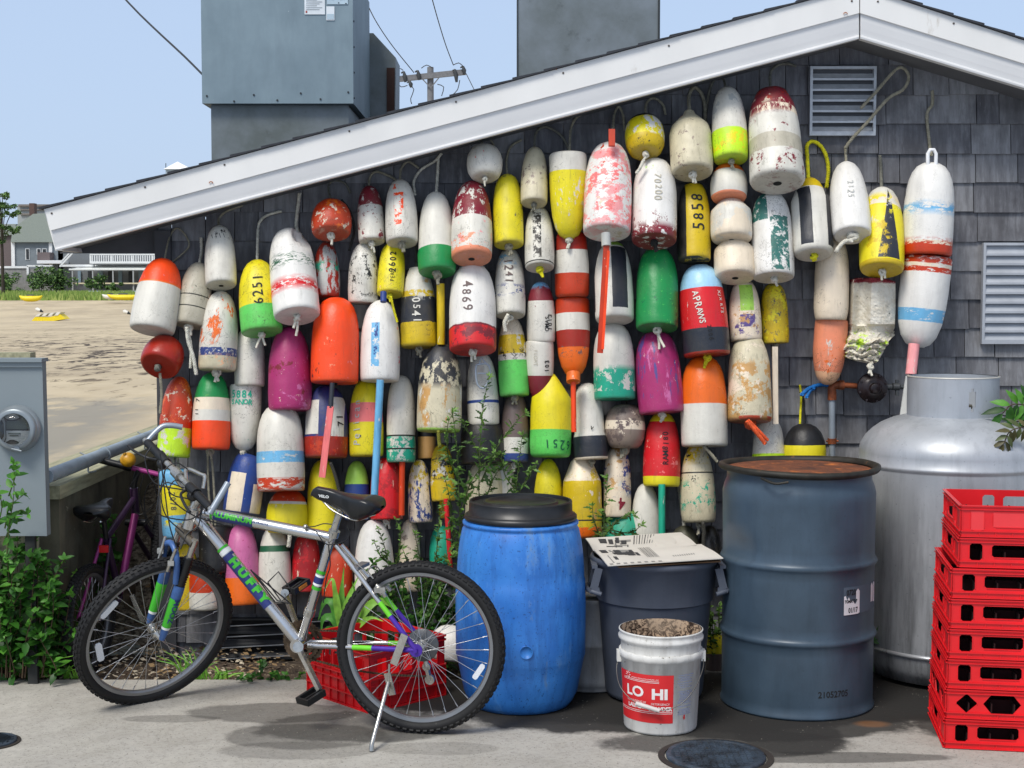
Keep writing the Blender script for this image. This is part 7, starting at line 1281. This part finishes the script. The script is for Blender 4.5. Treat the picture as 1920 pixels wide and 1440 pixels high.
saddle(BK2_, G(.14, 0, .70), d2, nz, .25, .17, mat('black saddle vinyl', ''))
hbc = G(.52, 0, .84); bd_ = (onP(335, 900, hbc, t_v) - onP(186, 862, hbc, t_v)).normalized()
bl, br = onP(186, 862, hbc, V(0, 1, 0)), onP(350, 903, hbc, V(0, 1, 0)); bc = bl.lerp(br, .45)
mb = MB(); mb.tube([bl.lerp(br, .38), br.lerp(bl, .1)], .0125, 12); hbb = mb.build('handlebar', M_PK, BK2_)
mb = MB(); mb.tube([hd1, onP(252, 905, hd1, V(0, 1, 0)), bc - V(0, 0, .0)], .014, 12); mb.build('stem', M_BLK, hbb)
mb = MB(); mb.tube([bl, bl.lerp(br, .28)], .0165, 12); mb.tube([bl.lerp(br, .28), bl.lerp(br, .38)], .019, 10); mb.build('grip', M_BLK, hbb); mb = MB(); mb.tube([br.lerp(bl, .1), br], .0165, 12); mb.build('grip', M_BLK, hbb)
mb = MB(); q = onP(240, 862, hbc - V(0, .03, 0), V(0, 1, 0)); mb.ball(q, .037, 18, 12, (1, .9, .95)); mb.tube([q + V(-.008, -.02, .026), q + V(-.012, -.02, .034)], .008, 6); mb.build('bell', mat('yellow bell', 'c8921c', .4, var=.4, vs=30), hbb)
mb = MB()
for pts in (((270, 890), (262, 930), (280, 990), (300, 1010)), ((300, 895), (275, 915), (272, 960), (290, 1000)), ((262, 885), (240, 925), (262, 965), (305, 930)), ((310, 898), (330, 930), (300, 960), (270, 985)), ((285, 890), (300, 950), (318, 985))): mb.tube(smooth_path([onP(x, y, hbc - V(0, .02, 0), V(0, 1, 0)) for x, y in pts], .012), .0026, 6)
mb.build('brake_cables', M_BLK, hbb)
mb = MB(); q = onP(195, 1029, G(.10, 0, .5), V(0, 1, 0)); mb.box(q - V(.020, .008, .016), q + V(.020, .004, .016)); rfl = mb.build('rear_reflector', mat('red reflector', 'c01016', .25), BK2_); mb = MB(); mb.bar(q + V(0, .005, 0), st2.lerp(bb2, .1), .008, .008); mb.build('bracket', M_PK, rfl)
mb = MB(); mb.bar(bb2 + n2 * .06, bb2 + n2 * .06 + V(.05, 0, -.13), .012, .02); mb.build('crank', M_CHROME, BK2_); mb = MB(); mb.bar(bb2 - n2 * .06, bb2 - n2 * .06 + V(-.05, 0, .13), .012, .02); mb.build('crank', M_CHROME, BK2_)
mb = MB(); mb.tube([bb2 + n2 * .045, bb2 + n2 * .05], .07, 28); mb.build('chainring', M_RING, BK2_)
# ================================================================ plants
rp = random.Random(404)
def leafmat(nm, h, tr=.25):
    s = NT(nm); v = s.co('Object'); c = C(h); n1 = s.noise(v, 22, 4); col = s.mix(s.step(n1, .3, .7), tuple(x * .65 for x in c[:3]) + (1,), tuple(min(1, x * 1.3) for x in c[:3]) + (1,)); s.base(col); s.set(.45, 0, .35)
    t_ = s.n('ShaderNodeBsdfTranslucent'); s.l(col, t_.inputs[0]); m = s.n('ShaderNodeMixShader'); m.inputs[0].default_value = tr; s.l(s.b.outputs[0], m.inputs[1]); s.l(t_.outputs[0], m.inputs[2]); s.l(m.outputs[0], s.t.nodes['Material Output'].inputs[0]); return s.m
LW = [leafmat('weed leaf dark', '33501f'), leafmat('weed leaf', '4a6e2c'), leafmat('weed leaf light', '6d9440')]
LB = [leafmat('bush leaf dark', '244a18'), leafmat('bush leaf', '33651f'), leafmat('bush leaf light', '538c30')]
LG = [leafmat('grass blade', '5f9a30'), leafmat('grass blade light', '86bd48'), leafmat('broad leaf', '4f8f38')]
M_STEM = mat('green stem', '4c5c2c', .7); M_STEMB = mat('brown stem', '4a3a28', .8)
def leaf(mb, p, d, nrm, L, W_, k=None, fold=.25, lobes=False):
    d = d.normalized(); s_ = d.cross(nrm); s_ = s_.normalized() if s_.length > 1e-4 else V(1, 0, 0); n_ = s_.cross(d)
    if k is not None: mb.cur = k
    if lobes:
        pts = [(0, 0), (.22, .30), (.34, .95), (.45, .42), (.60, .85), (.72, .35), (.85, .4), (1, 0)]; vs = []
        for t, w_ in pts: vs += [p + d * L * t + n_ * (-.25 * L * t * t), p + d * L * t + s_ * W_ * w_ * .5 + n_ * (fold * W_ * w_ * .5 - .25 * L * t * t), p + d * L * t - s_ * W_ * w_ * .5 + n_ * (fold * W_ * w_ * .5 - .25 * L * t * t)]
        m = len(pts); mb.add(vs, [q for i in range(m - 1) for q in ((3 * i, 3 * i + 1, 3 * i + 4, 3 * i + 3), (3 * i, 3 * i + 3, 3 * i + 5, 3 * i + 2))]); return
    pts = [(0, .0), (.15, .55), (.4, 1), (.7, .72), (1, 0)]; vs = []
    for t, w_ in pts: b = -.30 * L * t * t; vs += [p + d * L * t + n_ * b, p + d * L * t + s_ * W_ * w_ * .5 + n_ * (fold * W_ * w_ * .5 + b), p + d * L * t - s_ * W_ * w_ * .5 + n_ * (fold * W_ * w_ * .5 + b)]
    mb.add(vs, [q for i in range(4) for q in ((3 * i, 3 * i + 1, 3 * i + 4, 3 * i + 3), (3 * i, 3 * i + 3, 3 * i + 5, 3 * i + 2))], True)
def rdir(zb=0): return V(rp.gauss(0, 1), rp.gauss(0, 1), rp.gauss(zb, .7)).normalized()
def plant(name, label, cat, stems, Y, L, W_, per, mats, stem_m, lobes=False, r=.0028, group=None, side=None, dy=.05, start=.12):
    base = onY(*stems[0][0], Y); t = empty(name, label, cat, base, group); mbS = MB(); mbL = MB()
    for pts in stems:
        yo = rp.uniform(-dy, dy); path = smooth_path([onY(x, y, Y + yo - .04 * i) + V(rp.uniform(-.004, .004), rp.uniform(-.02, .02), 0) for i, (x, y) in enumerate(pts)], .01); N = len(path)
        mbS.tube(path, [r * (1.3 - .9 * i / N) for i in range(N)], 6)
        tot = sum((b - a).length for a, b in zip(path, path[1:])); n_ = int(tot / per)
        for i in range(n_):
            f = start + (1 - start) * (i + rp.random() * .6) / n_; q = path[min(N - 1, int(f * N))]; tg = (path[min(N - 1, int(f * N) + 1)] - path[max(0, int(f * N) - 1)]); tg = tg.normalized() if tg.length else V(0, 0, 1)
            d = (rdir(.1) + tg * .5); sz = L * rp.uniform(.45, 1.4) * (1 - .4 * f); leaf(mbL, q, d, V(rp.gauss(0, .5), -.7, .9), sz, sz * W_, rp.choice((0, 0, 1, 1, 1, 2)), lobes=lobes)
        q = path[-1]
        for _ in range(4): leaf(mbL, q, rdir(.8), V(0, -1, .5), L * .5, L * .5 * W_, 2, lobes=lobes)
    mbS.build('stem', stem_m, t); mbL.build('leaves', mats, t); return t
Yw = 6.36
plant('weed', 'tallest leafy weed growing up in front of the buoys between the saddle and blue barrel', 'weed', [[(880, 1230), (868, 1100), (862, 950), (858, 840), (848, 775)], [(866, 960), (880, 910), (900, 880), (925, 850)], [(862, 900), (840, 860), (838, 800), (850, 772)], [(864, 1060), (850, 1000), (846, 940), (836, 900)]], Yw, .050, .42, .0085, LW, M_STEM, True, group='weeds in front of the buoys')
plant('weed', 'leafy weed with one spray reaching highest, above the black barrel lid', 'weed', [[(900, 1230), (905, 1040), (900, 940), (902, 830), (908, 760), (916, 705)], [(902, 900), (930, 840), (960, 800), (985, 775)], [(903, 860), (880, 815), (872, 790)], [(904, 960), (925, 900), (945, 870)]], Yw, .048, .42, .0085, LW, M_STEM, True, group='weeds in front of the buoys')
plant('weed', 'leafy weed directly behind the right half of the black barrel lid', 'weed', [[(968, 1230), (966, 1000), (967, 920), (972, 860), (980, 815)], [(967, 930), (990, 895), (1004, 870)], [(967, 920), (945, 890), (940, 850)]], Yw, .048, .45, .0085, LW, M_STEM, True, group='weeds in front of the buoys')
plant('weed', 'leafy weed between the amber buoy and the newspaper', 'weed', [[(1135, 1180), (1128, 1040), (1132, 960), (1140, 895)], [(1130, 1010), (1160, 975), (1190, 965)], [(1129, 1020), (1115, 975), (1110, 950)], [(1132, 990), (1180, 1000), (1205, 985)]], 6.34, .050, .45, .009, LW, M_STEM, True, group='weeds in front of the buoys')
plant('weed', 'small leafed sprig in front of the plain white buoy above the rear tyre', 'weed', [[(735, 1200), (730, 1080), (722, 1030), (708, 990)], [(732, 1100), (745, 1040), (752, 1000), (742, 975)], [(728, 1060), (715, 1040), (704, 1015)]], 6.3, .036, .5, .009, LW, M_STEM, True, group='weeds in front of the buoys')
plant('weed', 'small leafed sprig in front of the slim cream buoy', 'weed', [[(800, 1220), (795, 1100), (785, 1030), (778, 1000)], [(795, 1120), (815, 1050), (822, 990), (830, 950)], [(795, 1110), (770, 1060), (756, 1030)], [(797, 1130), (830, 1090), (850, 1040)]], 6.32, .042, .45, .009, LW, M_STEM, True, group='weeds in front of the buoys')
st_ = []
for i in range(48): x = rp.uniform(690, 885); y = rp.uniform(1040, 1190); st_.append([(x + rp.uniform(-20, 20), 1262), (x, y + 50), (x + rp.uniform(-14, 14), y)])
plant('leafy_undergrowth', 'dense dark low undergrowth seen through the rear wheel above the red crate', 'undergrowth', st_, 6.4, .045, .5, .011, LB[:2] + LW[1:2], M_STEM, group=None, dy=.12)
st_ = []
for i in range(10): x = rp.uniform(1325, 1350); y = rp.uniform(1120, 1180); st_.append([(x, 1290), (x + rp.uniform(-8, 8), y)])
plant('leafy_undergrowth', 'thin low undergrowth in the slot between the grey bin and the drum', 'undergrowth', st_, 6.35, .035, .5, .012, LW, M_STEM, dy=.06)
def lance(name, label, cat, blades, Y, wd, mats, group=None, W0=.4):
    t = empty(name, label, cat, onY(*blades[0][0], Y), group)
    for bl in blades:
        mb = MB(); mb.cur = rp.randrange(len(mats)); dep = rp.uniform(-.12, .10); path = smooth_path([onY(x, y, Y + dep * i / max(1, len(bl) - 1)) for i, (x, y) in enumerate(bl)], .012); N = len(path); vs = []
        wk = wd * rp.uniform(.8, 1.15)
        for i, q in enumerate(path):
            f = i / (N - 1); tg = (path[min(N - 1, i + 1)] - path[max(0, i - 1)]).normalized(); s_ = tg.cross(V(.2, -1, .5)); s_ = s_.normalized(); w_ = wk * (W0 + (1 - W0) * math.sin(math.pi * min(1, f * 1.25))) * (1 - f) ** .45; n_ = s_.cross(tg)
            vs += [q, q + s_ * w_ / 2 + n_ * .15 * w_, q - s_ * w_ / 2 + n_ * .15 * w_]
        mb.add(vs, [q for i in range(N - 1) for q in ((3 * i, 3 * i + 1, 3 * i + 4, 3 * i + 3), (3 * i, 3 * i + 3, 3 * i + 5, 3 * i + 2))], True); mb.build('leaf', mats, t)
lance('broadleaf_plant', 'bright green broad leaved plant sprouting beside the front of the rear tyre', 'plant', [[(640, 1190), (640, 1120), (645, 1062)], [(640, 1185), (655, 1120), (672, 1080)], [(640, 1190), (628, 1110), (622, 1085), (606, 1110)], [(640, 1190), (625, 1135), (608, 1130), (596, 1165)], [(642, 1190), (625, 1160), (606, 1160), (602, 1190)], [(642, 1195), (680, 1130), (700, 1090)], [(642, 1195), (690, 1160), (720, 1165)], [(642, 1195), (670, 1140), (660, 1090)], [(642, 1198), (700, 1130), (740, 1140), (760, 1165)], [(641, 1195), (615, 1180), (600, 1205)]], 6.1, .045, LG)
lance('broadleaf_plant', 'small lance leaved green plant between the drum and the silver tank', 'plant', [[(1632, 1200), (1640, 1185), (1648, 1172)], [(1632, 1200), (1660, 1190), (1678, 1186)], [(1632, 1202), (1655, 1205), (1676, 1215)], [(1632, 1204), (1650, 1225), (1673, 1258)], [(1630, 1208), (1632, 1230), (1640, 1262)], [(1632, 1200), (1630, 1180), (1628, 1165)]], 6.05, .028, LG[2:] + LB[1:2])
def tuft(label, cx, cy, n_, w_, h, Y, group='grass tufts at the edge of the concrete'):
    bl = []
    for i in range(n_): x = cx + rp.gauss(0, w_ * .25); dx = rp.gauss(0, w_ * .5); hh = h * rp.uniform(.4, 1.1); bl.append([(x, cy), (x + dx * .4, cy - hh * .7), (x + dx, cy - hh)])
    lance('grass_tuft', label, 'grass tuft', bl, Y, .009, LG[:2], group, .8)
tuft('spiky grass tuft seen through the front wheel of the silver bicycle', 362, 1276, 26, 60, 62, 6.12); tuft('grass tuft at the pavement edge left of the front tyre', 75, 1270, 22, 60, 40, 6.12); tuft('grass tuft at the pavement edge touching the front tyre', 132, 1272, 14, 40, 34, 6.12); tuft('low grass tuft on the pavement edge just right of the front tyre', 410, 1276, 14, 50, 26, 6.14); tuft('thin bright grass tuft on the soil beside the left bush', 45, 1150, 14, 60, 70, 6.5)
plant('weed', 'low leafy weed on the pavement edge beneath the bicycle down tube', 'weed', [[(490, 1274), (488, 1256), (487, 1243)], [(470, 1275), (468, 1266)], [(505, 1275), (510, 1262)], [(535, 1275), (536, 1264)], [(555, 1276), (565, 1262)], [(450, 1276), (455, 1268)], [(520, 1276), (516, 1266)]], 6.12, .034, .6, .006, LB, M_STEM, start=0)
# left hand bush and its branches
st_ = []
for i in range(78): x = rp.uniform(-60, 115); top = rp.uniform(1010, 1200) + max(0, x - 60) * .9; st_.append([(x * .8, 1270), (x + rp.uniform(-15, 15), top + 60), (x + rp.uniform(-30, 30), top)])
plant('bush', 'dense leafy green bush under the grey meter box at the left edge', 'bush', st_, 6.12, .062, .55, .015, LB, M_STEMB, group=None, dy=.11)
plant('bush', 'leafy branches reaching up in front of the grey meter box', 'bush', [[(10, 1040), (14, 980), (25, 930), (22, 870)], [(5, 1020), (30, 960), (52, 965)], [(-10, 1000), (2, 950), (-4, 915)], [(10, 990), (20, 950), (44, 928)], [(14, 930), (30, 890), (33, 880)]], 5.86, .062, .55, .022, LB[1:] + LB[2:], M_STEM)
st_ = []
for i in range(22): x = rp.uniform(118, 225); top = rp.uniform(960, 1060); st_.append([(x, 1130), (x + rp.uniform(-12, 12), (1100 + top) / 2), (x + rp.uniform(-20, 20), top)])
st_ += [[(150, 1090), (140, 990), (133, 915)], [(160, 1060), (150, 980), (140, 945)]]
plant('climbing_plant', 'leafy creeper growing against the mossy wall behind the small bicycle saddle', 'climber', st_, 7.0, .055, .75, .02, LB, M_STEM, dy=.2)
st_ = []
for i in range(14): x = rp.uniform(100, 150); top = rp.uniform(1060, 1150); st_.append([(x, 1240), (x + rp.uniform(-12, 12), (1200 + top) / 2), (x + rp.uniform(-20, 20), top)])
plant('bush', 'light green leafy shoots beside the rear wheel of the small bicycle', 'bush', st_, 6.55, .05, .5, .02, LB[1:] + LG[1:2], M_STEM, dy=.08)
# compound leaves hanging in at the right
def frond(label, pts, Y, L, mats, dead=False):
    base = onY(*pts[0], Y); t = empty('hanging_branch', label, 'branch', base, 'branches hanging in at the right edge'); path = smooth_path([onY(x, y, Y) for x, y in pts], .01); mb = MB(); mb.tube(path, .0025, 6); mb.build('stem', M_STEMB, t); mb = MB(); N = len(path)
    for i in range(1, 11):
        q = path[min(N - 1, int(N * i / 11))]; tg = (path[min(N - 1, int(N * i / 11) + 1)] - path[max(0, int(N * i / 11) - 1)]).normalized(); sd_ = tg.cross(V(0, -1, 0)).normalized()
        for sg in (-1, 1): leaf(mb, q, sd_ * sg + tg * .5 + V(0, rp.uniform(-.4, .1), -.35), V(0, -1, .6), L * rp.uniform(.8, 1.2), L * .38, rp.randrange(3))
    leaf(mb, path[-1], (path[-1] - path[-3]), V(0, -1, .6), L, L * .38, 1); mb.build('leaflets', mats, t)
frond('green compound leaf branch at the right edge beside the tank collar', [(1990, 790), (1940, 765), (1900, 758), (1880, 775)], 6.0, .085, LB); frond('second green leaf branch, lower at the right edge', [(1990, 850), (1945, 800), (1905, 790)], 6.05, .08, LB)
M_DL = [leafmat('dull leaf', '4a4a2c'), leafmat('brown leaf', '5f5a3a'), leafmat('dull green leaf', '55603a')]
frond('small withered drooping leaf spray hanging over the tank shoulder', [(1970, 805), (1930, 800), (1895, 808), (1882, 832)], 5.85, .055, M_DL)
frond('tiny green sprig at the right edge beneath the withered leaves', [(1990, 900), (1945, 880), (1917, 860)], 6.0, .05, LB)
